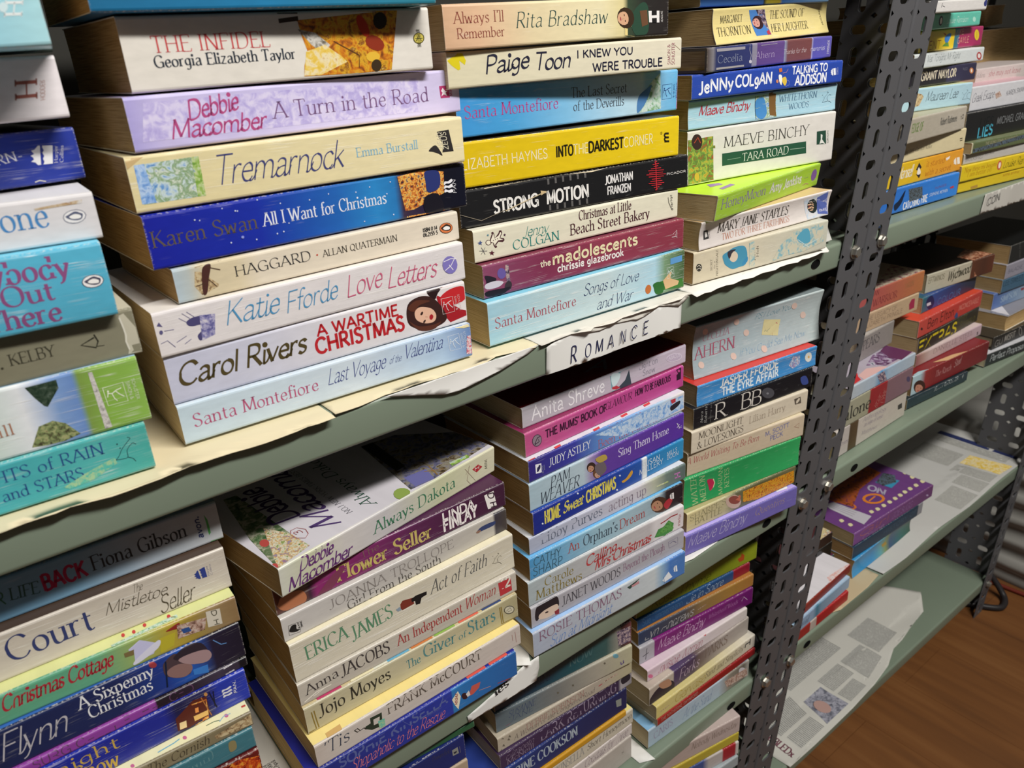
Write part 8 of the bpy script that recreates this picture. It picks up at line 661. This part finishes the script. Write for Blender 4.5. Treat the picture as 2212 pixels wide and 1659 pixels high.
def slot_flange(bm, place, w0, w1, z0, z1, pitch, cols, phase, thick):
    """perforated strip: place(a, z, d) maps strip coordinates to space"""
    n = int((z1 - z0) / pitch); K = 24
    nc = len(cols); edges = [w0] + [(cols[i] + cols[i + 1]) / 2 for i in range(nc - 1)] + [w1]
    for i in range(n):
        za, zb = z0 + i * pitch, z0 + (i + 1) * pitch
        for c in range(nc):
            a0, a1 = edges[c], edges[c + 1]; ca, cz = cols[c], (za + zb) / 2
            tall = (i + phase) % 2 == 0
            hw, hh = (.0042, .0088) if tall else (.0085, .0046)
            if a1 - a0 < .02: hw = min(hw, (a1 - a0) * .36)
            r = min(hw, hh)
            inn, out = [], []
            for q in range(K):
                t = 2 * math.pi * (q + .5) / K; cx, sy = math.cos(t), math.sin(t)
                inn.append((ca + (hw - r) * (1 if cx > 0 else -1) + r * cx, cz + (hh - r) * (1 if sy > 0 else -1) + r * sy))
                s = 1 / max(abs(cx), abs(sy)); ox, oy = cx * s, sy * s
                out.append((ca + (ox * (a1 - ca) if ox > 0 else ox * (ca - a0)), cz + oy * (zb - za) / 2))
            for d in (0, 1):
                vi = [bm.verts.new(place(a, z, d * thick)) for a, z in inn]; vo = [bm.verts.new(place(a, z, d * thick)) for a, z in out]
                for q in range(K):
                    q2 = (q + 1) % K; f = (vo[q], vo[q2], vi[q2], vi[q]); bm.faces.new(f if d == 0 else f[::-1])
                if d == 0: vi0 = vi
                else:
                    for q in range(K):
                        q2 = (q + 1) % K; bm.faces.new((vi0[q], vi0[q2], vi[q2], vi[q]))
def rail(bm, pts4a, pts4b):
    va = [bm.verts.new(p) for p in pts4a]; vb = [bm.verts.new(p) for p in pts4b]; n = len(va)
    for i in range(n): bm.faces.new((va[i], va[(i + 1) % n], vb[(i + 1) % n], vb[i]))
    bm.faces.new(va[::-1]); bm.faces.new(vb)

def angle_post(parent, cx, side, yf, depth_dir, wfront, wside, ztop, label, detail=True):
    """slotted angle upright: front flange reaching away to `side` (-1 left, +1 right), side flange going in depth"""
    z0 = FLOOR_Z; th = .0019; bm = bmesh.new(); r = .004
    p = .0247
    def fr(a, z, d): return (cx(z) + side * (r + a), yf + depth_dir * (d), z)
    def sd(a, z, d): return (cx(z) + side * d, yf + depth_dir * (r + a), z)
    top = z0 + int((ztop - z0) / p) * p
    slot_flange(bm, fr, 0, wfront - r, z0, top, p, [(wfront - r) * .5], 0, th)
    slot_flange(bm, sd, 0, wside - r, z0, top, p, [(wside - r) * .30, (wside - r) * .74], 1, th)
    # rounded bend
    n = 7; ring0, ring1 = [], []
    for i in range(n):
        a = math.pi / 2 * i / (n - 1)
        ring0.append((r - r * math.sin(a), r - r * math.cos(a))); ring1.append((r - (r - th) * math.sin(a), r - (r - th) * math.cos(a)))
    loop = ring0 + ring1[::-1]
    rail(bm, [(cx(z0) + side * x, yf + depth_dir * y, z0) for x, y in loop], [(cx(top) + side * x, yf + depth_dir * y, top) for x, y in loop])
    # rolled outer edges
    for (place, w) in ((fr, wfront - r), (sd, wside - r)):
        rail(bm, [place(a, z0, d) for a, d in ((w, 0), (w + .0006, th / 2), (w, th))], [place(a, top, d) for a, d in ((w, 0), (w + .0006, th / 2), (w, th))])
    bmesh.ops.recalc_face_normals(bm, faces=bm.faces)
    o = bm_obj('post', bm, POST, parent)
    if label: o['label'] = label
    return o
def bolt(parent, x, y, z, s=.0056, ang=.3):
    bm = bmesh.new()
    rings = [(s * 1.25, 0, 24), ]
    def ring(rad, yy, n, rot=0): return [bm.verts.new((x + rad * math.cos(rot + 2 * math.pi * i / n), yy, z + rad * math.sin(rot + 2 * math.pi * i / n))) for i in range(n)]
    a = ring(s * 1.3, y, 24); b = ring(s * 1.3, y - .0012, 24)
    for i in range(24): bm.faces.new((a[i], a[(i + 1) % 24], b[(i + 1) % 24], b[i]))
    bm.faces.new(b)
    c = ring(s, y - .0012, 6, ang); d = ring(s, y - .0048, 6, ang); e = ring(s * .82, y - .0056, 6, ang)
    for A, Bb in ((c, d), (d, e)):
        for i in range(6): bm.faces.new((A[i], A[(i + 1) % 6], Bb[(i + 1) % 6], Bb[i]))
    bm.faces.new(e); bmesh.ops.recalc_face_normals(bm, faces=bm.faces)
    return bm_obj('bolt', bm, ZINC, parent)

ZA, ZB, ZC, ZD = Z0 - .2005, Z0 - .4800, Z0 - .7160, Z0 - .9365
LIP = {ZA: .027, ZB: .0265, ZC: .0255, ZD: .022}
DEPTH = .30
near = tag(empty('shelving_unit', (.2, .15, FLOOR_Z)), 'green-grey steel shelving bay holding the romance paperbacks', 'shelving')
far = tag(empty('shelving_unit', (1.1, .15, FLOOR_Z)), 'half-empty steel shelving bay beyond the slotted post', 'shelving')
def adopt(o, root):
    o.parent = root; o.matrix_parent_inverse = Matrix.Translation(-Vector(root.location)); return o
ZT = Z0 + .104; LIP[ZT] = .027
for z in (ZT, ZA, ZB, ZC, ZD):
    adopt(shelf_board(None, 'shelf', -.45, corner_x(z) - .003, z, DEPTH, LIP[z]), near)
    adopt(shelf_board(None, 'shelf', corner_x(z) + .003, far_x(z) - .004 if z != ZC else far_x(z) + .03, z, DEPTH, LIP[z]), far)
YF = -.0032
p1 = adopt(angle_post(None, lambda z: corner_x(z) - .0006, -1, YF, 1, .043, .072, Z0 + .16, None), near)
p2 = adopt(angle_post(None, lambda z: corner_x(z) + .0006, 1, YF, 1, .040, .072, Z0 + .16, None), far)
p3 = adopt(angle_post(None, lambda z: far_x(z) + .004, -1, YF, 1, .034, .085, Z0 + .16, None), far)
adopt(angle_post(None, lambda z: corner_x(z) - .0006, -1, DEPTH + .002, -1, .04, .06, Z0 + .16, None), near)
adopt(angle_post(None, lambda z: far_x(z) + .004, -1, DEPTH + .002, -1, .04, .06, Z0 + .16, None), far)
adopt(angle_post(None, lambda z: -.46 + .178 * (z - Z0), 1, YF, 1, .04, .06, Z0 + .16, None), near)
for z in (ZA, ZB, ZC, ZD):
    o = bolt(None, corner_x(z) - .024, YF, z - .0135); o.parent = p1
    o = bolt(None, corner_x(z) + .027, YF, z - .0115, ang=.6); o.parent = p2
    if z == ZD:
        o = bolt(None, far_x(z) - .014, YF, z - .008, .005); o.parent = p3
HOLE, _nt, _b = new_mat('hole_shade', .9, .05); _b.inputs['Base Color'].default_value = (.006, .006, .006, 1)
def dimple(x, y, z, w, h, root):
    # punched hole: shallow dish on the lip, the hole's shade painted in near-black
    bm = bmesh.new(); n = 18
    a = [bm.verts.new((x + w * math.cos(2 * math.pi * i / n), y, z + h * math.sin(2 * math.pi * i / n))) for i in range(n)]
    b = [bm.verts.new((x + w * .9 * math.cos(2 * math.pi * i / n), y + .0006, z + h * .9 * math.sin(2 * math.pi * i / n))) for i in range(n)]
    for i in range(n): bm.faces.new((a[i], a[(i + 1) % n], b[(i + 1) % n], b[i]))
    bm.faces.new(b); return adopt(bm_obj('bolt_hole_shade', bm, HOLE, None), root)
for zz, root, x in ((ZA, near, corner_x(ZA) - .088), (ZB, near, corner_x(ZB) - .085), (ZC, near, corner_x(ZC) - .085), (ZC, far, corner_x(ZC) + .07), (ZB, far, corner_x(ZB) + .09)):
    dimple(x, -.0007, zz - .0135, .0075, .0046, root)

# ------------------------------------------------------------------ room shell
def plane_mat_floor():
    m, nt, b = new_mat('laminate_floor', .42, .35); L = nt.links
    tc = node(nt, 'ShaderNodeTexCoord'); mp = node(nt, 'ShaderNodeMapping'); L.new(tc.outputs['Object'], mp.inputs[0]); mp.inputs['Scale'].default_value = (22, 1.6, 1)
    n = node(nt, 'ShaderNodeTexNoise'); n.inputs['Scale'].default_value = 1.6; n.inputs['Detail'].default_value = 7; n.inputs['Distortion'].default_value = .3; L.new(mp.outputs[0], n.inputs[0])
    r = ramp(nt, [(.25, '#5e3c22'), (.5, '#704827'), (.75, '#7f5631')]); L.new(n.outputs[0], r.inputs[0])
    br = node(nt, 'ShaderNodeTexBrick'); mp2 = node(nt, 'ShaderNodeMapping'); mp2.inputs['Rotation'].default_value = (0, 0, math.pi / 2); L.new(tc.outputs['Object'], mp2.inputs[0]); L.new(mp2.outputs[0], br.inputs[0])
    br.inputs['Scale'].default_value = 1; br.inputs['Brick Width'].default_value = 1.2; br.inputs['Row Height'].default_value = .12; br.inputs['Mortar Size'].default_value = .0006
    br.inputs[1].default_value = (1, 1, 1, 1); br.inputs[2].default_value = (.9, .9, .9, 1); br.inputs[3].default_value = (.7, .66, .6, 1)
    L.new(mix(nt, 1, r.outputs[0], br.outputs[0], 'MULTIPLY'), b.inputs['Base Color'])
    return m
def plain_mat(name, h, rough=.8, sc=6, amt=.3):
    m, nt, b = new_mat(name, rough, .25); tc = node(nt, 'ShaderNodeTexCoord'); n = node(nt, 'ShaderNodeTexNoise'); n.inputs['Scale'].default_value = sc; n.inputs['Detail'].default_value = 6
    nt.links.new(tc.outputs['Object'], n.inputs[0]); d = tuple(c * .7 for c in rgb(h)[:3]) + (1,)
    nt.links.new(mix(nt, math_(nt, 'MULTIPLY', n.outputs[0], amt), rgb(h), d), b.inputs['Base Color']); return m
def slab(name, a, b, mat, kind='structure'):
    bm = bmesh.new(); box_bm(bm, a, b); o = bm_obj(name, bm, mat)
    if kind: o['kind'] = kind
    return o
slab('floor', (-1.2, -2.6, FLOOR_Z - .05), (3.0, .42, FLOOR_Z), plane_mat_floor())
slab('wall_back', (-1.2, .42, FLOOR_Z), (3.0, .5, Z0 + 1.55), plain_mat('shade_dark_plaster', '#34332f'))  # wall colour darkened to carry the deep shade behind the shelves
slab('wall_right', (3.0, -2.6, FLOOR_Z), (3.08, .5, Z0 + 1.55), plain_mat('white_plaster', '#b9b7b0'))
slab('ceiling', (-1.2, -2.6, Z0 + 1.55), (3.08, .5, Z0 + 1.6), plain_mat('white_ceiling', '#d5d3cc'))

# ------------------------------------------------------------------ paper things
def paper_mat(name, h, rough=.8): return plain_mat(name, h, rough, 40, .18)
LINER = paper_mat('yellowed_paper', '#ded2b0'); WHITEP = paper_mat('white_card', '#e2e1dd', .6); NEWSP = paper_mat('newsprint', '#b9b8b2')
def stripe_mat():
    m, nt, b = new_mat('newsprint_lines', .85, .15); L = nt.links
    uvn = node(nt, 'ShaderNodeUVMap'); sep = node(nt, 'ShaderNodeSeparateXYZ'); L.new(uvn.outputs[0], sep.inputs[0])
    fr = math_(nt, 'FRACT', sep.outputs[1]); on = math_(nt, 'LESS_THAN', fr, .5)
    mp = node(nt, 'ShaderNodeMapping'); L.new(uvn.outputs[0], mp.inputs[0]); mp.inputs['Scale'].default_value = (9, 1, 1)
    wn = node(nt, 'ShaderNodeTexNoise'); wn.inputs['Scale'].default_value = 2.3; L.new(mp.outputs[0], wn.inputs[0])
    wd = math_(nt, 'GREATER_THAN', wn.outputs[0], .4)
    L.new(mix(nt, math_(nt, 'MULTIPLY', math_(nt, 'MULTIPLY', on, wd), .6), rgb('#b9b8b2'), rgb('#3c3c3a')), b.inputs['Base Color'])
    return m
LINES = stripe_mat()
def sheet(name, pts, zf, mat, label, cat, thick=.0004, sub=.012, group=None):
    """thin paper lying in the xy-plane, outline pts, height zf(x, y)"""
    bm = bmesh.new(); vs = [bm.verts.new((x, y, 0)) for x, y in pts]
    tr = poly_tris(pts)
    for t in tr:
        try: bm.faces.new([vs[i] for i in t])
        except ValueError: pass
    for _ in range(6):
        es = [e for e in bm.edges if e.calc_length() > sub]
        if not es: break
        bmesh.ops.subdivide_edges(bm, edges=es, cuts=1); bmesh.ops.triangulate(bm, faces=bm.faces)
    for v in bm.verts: v.co.z = zf(v.co.x, v.co.y)
    bmesh.ops.recalc_face_normals(bm, faces=bm.faces)
    if sum(f.normal.z for f in bm.faces) < 0: bmesh.ops.reverse_faces(bm, faces=bm.faces)
    o = bm_obj(name, bm, mat, None, True)
    md = o.modifiers.new('paper', 'SOLIDIFY'); md.thickness = thick; md.offset = 1
    if label: tag(o, label, cat, group)
    return o
def flat_patch(name, quad, zf, mat, parent, lines=None, off=.0006, n=8):
    V, F, UV = [], [], []
    for j in range(n + 1):
        for i in range(n + 1):
            a, b = i / n, j / n
            x = (quad[0][0]*(1-a)*(1-b)+quad[1][0]*a*(1-b)+quad[2][0]*a*b+quad[3][0]*(1-a)*b); y = (quad[0][1]*(1-a)*(1-b)+quad[1][1]*a*(1-b)+quad[2][1]*a*b+quad[3][1]*(1-a)*b)
            V.append((x, y, zf(x, y) + off)); UV.append((a, b * (lines or 1)))
    for j in range(n):
        for i in range(n): F.append((j*(n+1)+i, j*(n+1)+i+1, (j+1)*(n+1)+i+1, (j+1)*(n+1)+i))
    return mesh_obj(name, V, F, mat, parent, None, False, UV)

rnd = random.Random(3)
def ragged(x0, x1, y, amp, step=.012):
    out = []; x = x0
    while x < x1: out.append((x, y + rnd.uniform(-amp, amp))); x += step * rnd.uniform(.5, 1.6)
    out.append((x1, y)); return out
def za(x, y):
    d = max(0.0, .0035 - y)
    return ZA + .0004 + (-(d * d) * 6 + .0006 * math.sin(x * 90) * (1 if y < .01 else 0) if y < .0035 else 0)
sheet('shelf_liner', [(-.40, .2)] + ragged(-.40, .17, -.0065, .0012) + [(.17, .2)], za, LINER, 'yellowed paper lining the upper shelf under the lilac stack', 'paper')
sheet('shelf_liner', [(.172, .2)] + ragged(.172, .335, -.0005, .002) + [(.335, .2)], za, LINER, 'torn cream paper lining under the pale blue paperback', 'paper')
sheet('shelf_liner', [(.336, .2)] + ragged(.336, .50, -.004, .003) + [(.50, .2)], za, paper_mat('torn_paper', '#d6d2c8'), 'torn white paper lining above the handwritten label', 'paper')
sheet('shelf_liner', [(.502, .2)] + ragged(.502, .70, -.007, .0015) + [(.722, .02), (.722, .2)], lambda x, y: ZA + .0005 + (.0 if y > .001 else -(.001 - y) * .25), paper_mat('white_liner', '#e4e1da'), 'white folded paper lining under the stack beside the post', 'paper')
cr = sheet('newspaper', [(.69, .012), (.722, .004), (.752, .03), (.756, .075), (.735, .085), (.70, .07)], lambda x, y: ZA + .0012 + .02 * max(0, (x - .70) / .05) ** 1.5 * (.4 + y * 8), NEWSP, 'crumpled newspaper corner on the upper shelf by the post', 'newspaper')
# hanging strips over the lip
def hang(name, poly, y0, mat, label, cat, curl=0.0, group=None):
    bm = bmesh.new(); vs = [bm.verts.new((x, 0, z)) for x, z in poly]
    for t in poly_tris([(x, z) for x, z in poly]):
        try: bm.faces.new([vs[i] for i in t])
        except ValueError: pass
    for _ in range(5):
        es = [e for e in bm.edges if e.calc_length() > .008]
        if not es: break
        bmesh.ops.subdivide_edges(bm, edges=es, cuts=1); bmesh.ops.triangulate(bm, faces=bm.faces)
    zt = max(z for _, z in poly)
    for v in bm.verts: v.co.y = y0 - curl * ((zt - v.co.z) / .02) ** 2 - .0006 * math.sin(v.co.x * 70) * (zt - v.co.z) / .02
    bmesh.ops.recalc_face_normals(bm, faces=bm.faces)
    if sum(f.normal.y for f in bm.faces) > 0: bmesh.ops.reverse_faces(bm, faces=bm.faces)
    o = bm_obj(name, bm, mat, None, True); md = o.modifiers.new('paper', 'SOLIDIFY'); md.thickness = .0003; md.offset = 1
    return tag(o, label, cat, group) if label else o
hang('paper_strip', [(.205, ZA + .0008), (.335, ZA + .0008), (.325, ZA - .003), (.30, ZA - .008), (.272, ZA - .0115), (.262, ZA - .0125), (.25, ZA - .0115), (.222, ZA - .0035)], -.0016, WHITEP, 'white paper flap hanging over the upper shelf lip, no writing', 'paper', .003)
lab = hang('paper_label', [(.341, ZA - .0255), (.342, ZA - .0035), (.352, ZA - .0005), (.38, ZA + .0008), (.40, ZA + .0006), (.43, ZA - .0002), (.455, ZA + .0008), (.4905, ZA + .001), (.4895, ZA - .0265), (.42, ZA - .0262)], -.0014, WHITEP, 'white card label handwritten in dark ink hanging on the upper shelf lip', 'label', .0)
torn = hang('torn_paper', [(.372, ZA + .0012), (.50, ZA + .0012), (.497, ZA - .002), (.486, ZA - .0065), (.474, ZA - .0035), (.462, ZA - .001), (.446, ZA - .0048), (.436, ZA - .006), (.43, ZA - .0045), (.412, ZA - .0028), (.395, ZA - .0042), (.385, ZA - .003)], -.0022, paper_mat('torn_edge', '#dcd8ce'), 'ragged torn paper folded over the top of the handwritten label', 'paper', .004)
def spaced(o, txt, col, xs, z0, z1, h, y, st):
    for i, ch in enumerate(txt):
        f = i / (len(txt) - 1); label_text(o, ch, col, xs[i], z0 + (z1 - z0) * f, xs[i] + h * (.62 if ch != 'M' else .8), z0 + (z1 - z0) * f, h * (1.25 if i == 0 else 1), y, st)
def label_text(o, txt, col, x0, z0, x1, z1, h, y, style='h', gaps=None):
    wd = math.hypot(x1 - x0, z1 - z0); ax, az = (x1 - x0) / wd, (z1 - z0) / wd
    V, F = text2d(txt, style, wd, h)
    return mesh_obj('lettering', [(x0 + ax * a - az * b, y, z0 + az * a + ax * b) for a, b in V], F, ink(col), o)
STYLE['m'] = (.075, .1, 40, 0, .12)
spaced(lab, 'ROMANCE', '#262b52', [.3635, .3785, .3895, .403, .4165, .429, .4425], ZA - .0225, ZA - .0205, .0105, -.0026, 'm')
lab2 = hang('paper_label', [(.243, ZB - .024), (.242, ZB - .0165), (.255, ZB - .0135), (.30, ZB - .0005), (.318, ZB + .0005), (.318, ZB - .012), (.314, ZB - .0245)], -.0014, WHITEP, 'torn white label under the indigo paperback, mostly hidden by it', 'label')
label_text(lab2, 'ies', '#2c2c30', .2705, ZB - .0125, .2845, ZB - .0095, .0085, -.0026, 'R')
lab3 = hang('paper_label', [(1.045, ZA - .024), (1.05, ZA - .0005), (1.2, ZA + .0005), (1.2, ZA - .0275)], -.0014, paper_mat('grey_label', '#b7b4ac'), "torn white label on the far bay's upper shelf lip", 'label')
label_text(lab3, 'CON', '#4a4a4c', 1.058, ZA - .0155, 1.092, ZA - .0135, .009, -.0026, 's')
sheet('newspaper', [(.283, .012), (.306, -.006), (.3165, .012), (.3165, .05), (.29, .05)], lambda x, y: ZB + .0006 + (.0 if y > .005 else .0), WHITEP, 'white printed paper corner beneath the pale silver-blue paperback', 'paper')
sheet('shelf_liner', [(.49, .1), (.49, .004), (.52, -.001), (.56, .001), (.56, .1)], lambda x, y: ZB + .0005, WHITEP, 'white paper edge beneath the lavender-blue paperback', 'paper')
sheet('shelf_liner', [(.448, .1), (.452, .006), (.4685, -.0015), (.4705, .1)], lambda x, y: ZC + .0006, WHITEP, 'white paper on the lower shelf between its two stacks', 'paper')
# newspaper lining between the two middle-shelf stacks
zb_ = lambda x, y: ZB + .0006 + .012 * max(0, min(1, (x - .085) / .02)) * max(0, min(1, (.12 - y) / .1)) * .0
gapn = sheet('newspaper', [(.083, .005), (.1065, .004), (.1065, .19), (.083, .19)], zb_, paper_mat('newspaper_white', '#c9c7c0'), 'newspaper lining the gap between the middle shelf stacks', 'newspaper')
for i, (w, l) in enumerate(((.0895, 4), (.0935, 3), (.097, 3), (.1005, 3))):
    wd = .036; V, F = text2d(('quilties in tapu', 'sued her sellers in April', 'ities worth almost 50,000', 'er a period ended April')[i], 'r', wd, .0052 if i == 0 else .003)
    mesh_obj('lettering', [(w - b, .010 + a, ZB + .0016) for a, b in V], F, ink('#3a3a38'), gapn)
tanp = sheet('shelf_liner', [(.1075, .005), (.1165, .005), (.1165, .2), (.1075, .2)], lambda x, y: ZB + .0008, paper_mat('tan_paper', '#c2a674'), 'tan paper strip beside the newspaper on the middle shelf', 'paper')

# newspapers in the far bay
def wave3(x, y): return ZC + .0006 + .0015 * (1 + math.sin(x * 30 + y * 20)) * (1 if y < .06 else .3)
n3 = sheet('newspaper', [(.93, .19), (.94, .0), (1.0, -.0015), (1.1, .001), (1.2, -.001), (1.42, .002), (1.452, .05), (1.452, .2), (1.3, .21)], wave3, paper_mat('newsprint_grey', '#bdbcb8'), 'open newspaper with a yellow photograph lining the far shelf', 'newspaper')
BLUEBAND = ink('#2c3560')
flat_patch('picture_band', [(1.405, .012), (1.4185, .014), (1.4225, .15), (1.408, .15)], wave3, BLUEBAND, n3)
flat_patch('news_photo', [(1.328, .008), (1.375, .006), (1.366, .072), (1.326, .072)], wave3, pic_mat('gold', 30), n3)
for q, l in (([(1.29, .008), (1.322, .008), (1.318, .072), (1.288, .072)], 16), ([(1.25, .006), (1.286, .006), (1.284, .05), (1.248, .05)], 16), ([(1.30, .08), (1.36, .08), (1.36, .15), (1.30, .15)], 26), ([(1.18, .004), (1.24, .004), (1.24, .045), (1.18, .045)], 24), ([(1.379, .02), (1.402, .02), (1.404, .14), (1.381, .14)], 5)):
    flat_patch('text_column', [q[1], q[2], q[3], q[0]], wave3, LINES, n3, l)
def wave4(x, y):
    b = max(0, (x - 1.10) / .10); return ZD + .0006 + (.004 * math.sin(y * 45 + x * 12) ** 2 if y < .05 else .002) * (.4 + b) + .006 * max(0, min(1, b)) ** 2
n4 = sheet('newspaper', [(.735, .07), (.742, -.0042), (.80, -.005), (.90, -.0045), (.966, -.001), (1.02, .006), (1.061, .019), (1.09, .02), (1.133, .026), (1.18, .03), (1.219, .055), (1.192, .105), (1.1, .2), (.735, .2)], wave4, paper_mat('newsprint_pale', '#c6c4bc'), 'newspaper sheet with a portrait spread on the lowest far shelf', 'newspaper')
pq = [(.845, .004), (.902, .004), (.902, .05), (.857, .05)]
pf = flat_patch('news_photo', pq, wave4, pic_mat('greyphoto', 22), n4)
bmv = [(.868 + .011 * math.cos(t), .026 + .013 * math.sin(t), wave4(.868, .026) + .0012) for t in [2 * math.pi * i / 16 for i in range(16)]]
mesh_obj('printed_face', bmv, [tuple(range(16))], ink('#b09088'), n4)
for q, l in (([(.78, .004), (.838, .004), (.838, .028), (.78, .028)], 18), ([(.775, .034), (.84, .034), (.85, .07), (.78, .07)], 20), ([(.908, .004), (.955, .006), (.955, .028), (.908, .026)], 16), ([(.908, .032), (.965, .032), (.965, .06), (.908, .06)], 18), ([(.972, .012), (1.03, .022), (1.03, .06), (.972, .06)], 22), ([(1.035, .03), (1.10, .034), (1.10, .085), (1.035, .085)], 24), ([(.86, .075), (1.0, .075), (1.0, .13), (.86, .13)], 40)):
    flat_patch('text_column', [q[1], q[2], q[3], q[0]], wave4, LINES, n4, l)
V, F = text2d('TROUBLED?', 'R', .062, .012)
mesh_obj('headline', [(.757 + b, .066 - a, wave4(.757 + b, .066 - a) + .0012) for a, b in V], F, ink('#6a3a48'), n4)
sheet('newspaper', [(.80, .16), (.79, .012), (.83, -.001), (.9, .0), (.935, .004), (.935, .16)], lambda x, y: ZC + .0006, paper_mat('newsprint_tan', '#b9a888'), 'tan newspaper under the low pile by the post', 'newspaper')

# ------------------------------------------------------------------ things on the floor
def tube(name, pts, r, mat, label, cat):
    P = [Vector(q) for q in catmull(pts, 8)]; V, F = [], []; n = 10
    for i, q in enumerate(P):
        d = (P[min(i + 1, len(P) - 1)] - P[max(i - 1, 0)]).normalized(); a = d.cross(Vector((0, 0, 1)))
        a = a.normalized() if a.length > 1e-4 else Vector((1, 0, 0)); b = d.cross(a)
        for k in range(n): V.append(tuple(q + (a * math.cos(2 * math.pi * k / n) + b * math.sin(2 * math.pi * k / n)) * r))
        if i:
            for k in range(n): F.append(((i - 1) * n + k, (i - 1) * n + (k + 1) % n, i * n + (k + 1) % n, i * n + k))
    F += [tuple(range(n))[::-1], tuple(range((len(P) - 1) * n, len(P) * n))]
    return tag(mesh_obj(name, V, F, mat, None, None, True), label, cat)
fz = FLOOR_Z
tube('cable', [(1.44, .06, fz + .004), (1.446, .0, fz + .004), (1.45, -.06, fz + .004), (1.456, -.2, fz + .004), (1.46, -.5, fz + .004)], .004, plain_mat('red_cable', '#6e2a1e', .5), 'dark red cable running along the floor by the wrapped bundle', 'cable')
tube('cable', [(1.385, .05, fz + .06), (1.41, .02, fz + .045), (1.412, -.012, fz + .012), (1.392, -.024, fz + .0055), (1.37, -.018, fz + .006), (1.34, .03, fz + .006), (1.30, .1, fz + .006)], .0055, plain_mat('black_cable', '#2b2829', .45), 'black cable looped beside the far post foot', 'cable')
bm = bmesh.new(); nx_, nz_ = 26, 30
bx0, bx1, by0, by1, bh = 1.475, 1.86, -.35, .30, .30
grid = {}
def bund(a, b): # a around, b height
    per = [(bx0, by0), (bx0, by1), (bx1, by1), (bx1, by0)]
    t = (a % 1) * 4; i = int(t) % 4; f = t - int(t); x = per[i][0] * (1 - f) + per[(i + 1) % 4][0] * f; y = per[i][1] * (1 - f) + per[(i + 1) % 4][1] * f
    bl = .007 * math.sin(b * 40 + 3 * math.sin(a * 9)) + .004 * math.sin(a * 60 + b * 9)
    cxm, cym = (bx0 + bx1) / 2, (by0 + by1) / 2; d = math.hypot(x - cxm, y - cym)
    return (x + (x - cxm) / d * bl, y + (y - cym) / d * bl, FLOOR_Z + .0 + b * bh)
NA, NB = 96, 30
rows = [[bm.verts.new(bund(i / NA, j / NB)) for i in range(NA)] for j in range(NB + 1)]
for j in range(NB):
    for i in range(NA): bm.faces.new((rows[j][i], rows[j][(i + 1) % NA], rows[j + 1][(i + 1) % NA], rows[j + 1][i]))
bm.faces.new(rows[-1]); bm.faces.new(rows[0][::-1]); bmesh.ops.recalc_face_normals(bm, faces=bm.faces)
tag(bm_obj('wrapped_bundle', bm, plain_mat('grey_wrapping', '#a5a39d', .35, 14, .4), None, True), 'grey-white wrapped bundle standing on the floor past the far post', 'bundle')

# ------------------------------------------------------------------ set out the books
for row in BOOKS: build_book(*row)
FILL = [('#b9a98c', .028), ('#6a7f94', .024), ('#a9a49a', .03), ('#7a4a48', .026), ('#8d9a80', .027), ('#c4bda8', .024), ('#56657a', .03)]
def fill_stack(pref, x, y, z0, z1, L, label, group):
    z = z0; i = 0
    while z1 - z > .004:
        c, t = FILL[i % len(FILL)]; t = min(t, z1 - z) if z1 - z - t > .012 or z1 - z <= t else (z1 - z) / 2
        build_book(pref + str(i), [x, y, z, 0.0, 0.0, L, t], '', c, {}, [], label, group); z += t + .0002; i += 1
BZ = {r[0]: r[1] for r in BOOKS}
fill_stack('fc', BZ['c1c'][0], .012, ZC, BZ['c1c'][2] - .0004, .18, "plain paperback low in the lower shelf's cut-off stack", "plain paperbacks low in the lower shelf's cut-off stack")
fill_stack('fd', BZ['d1d'][0], .01, ZD, BZ['d1d'][2] - .0004, .18, 'plain paperback low in the stack below the lower shelf', 'plain paperbacks low in the stack below the lower shelf')
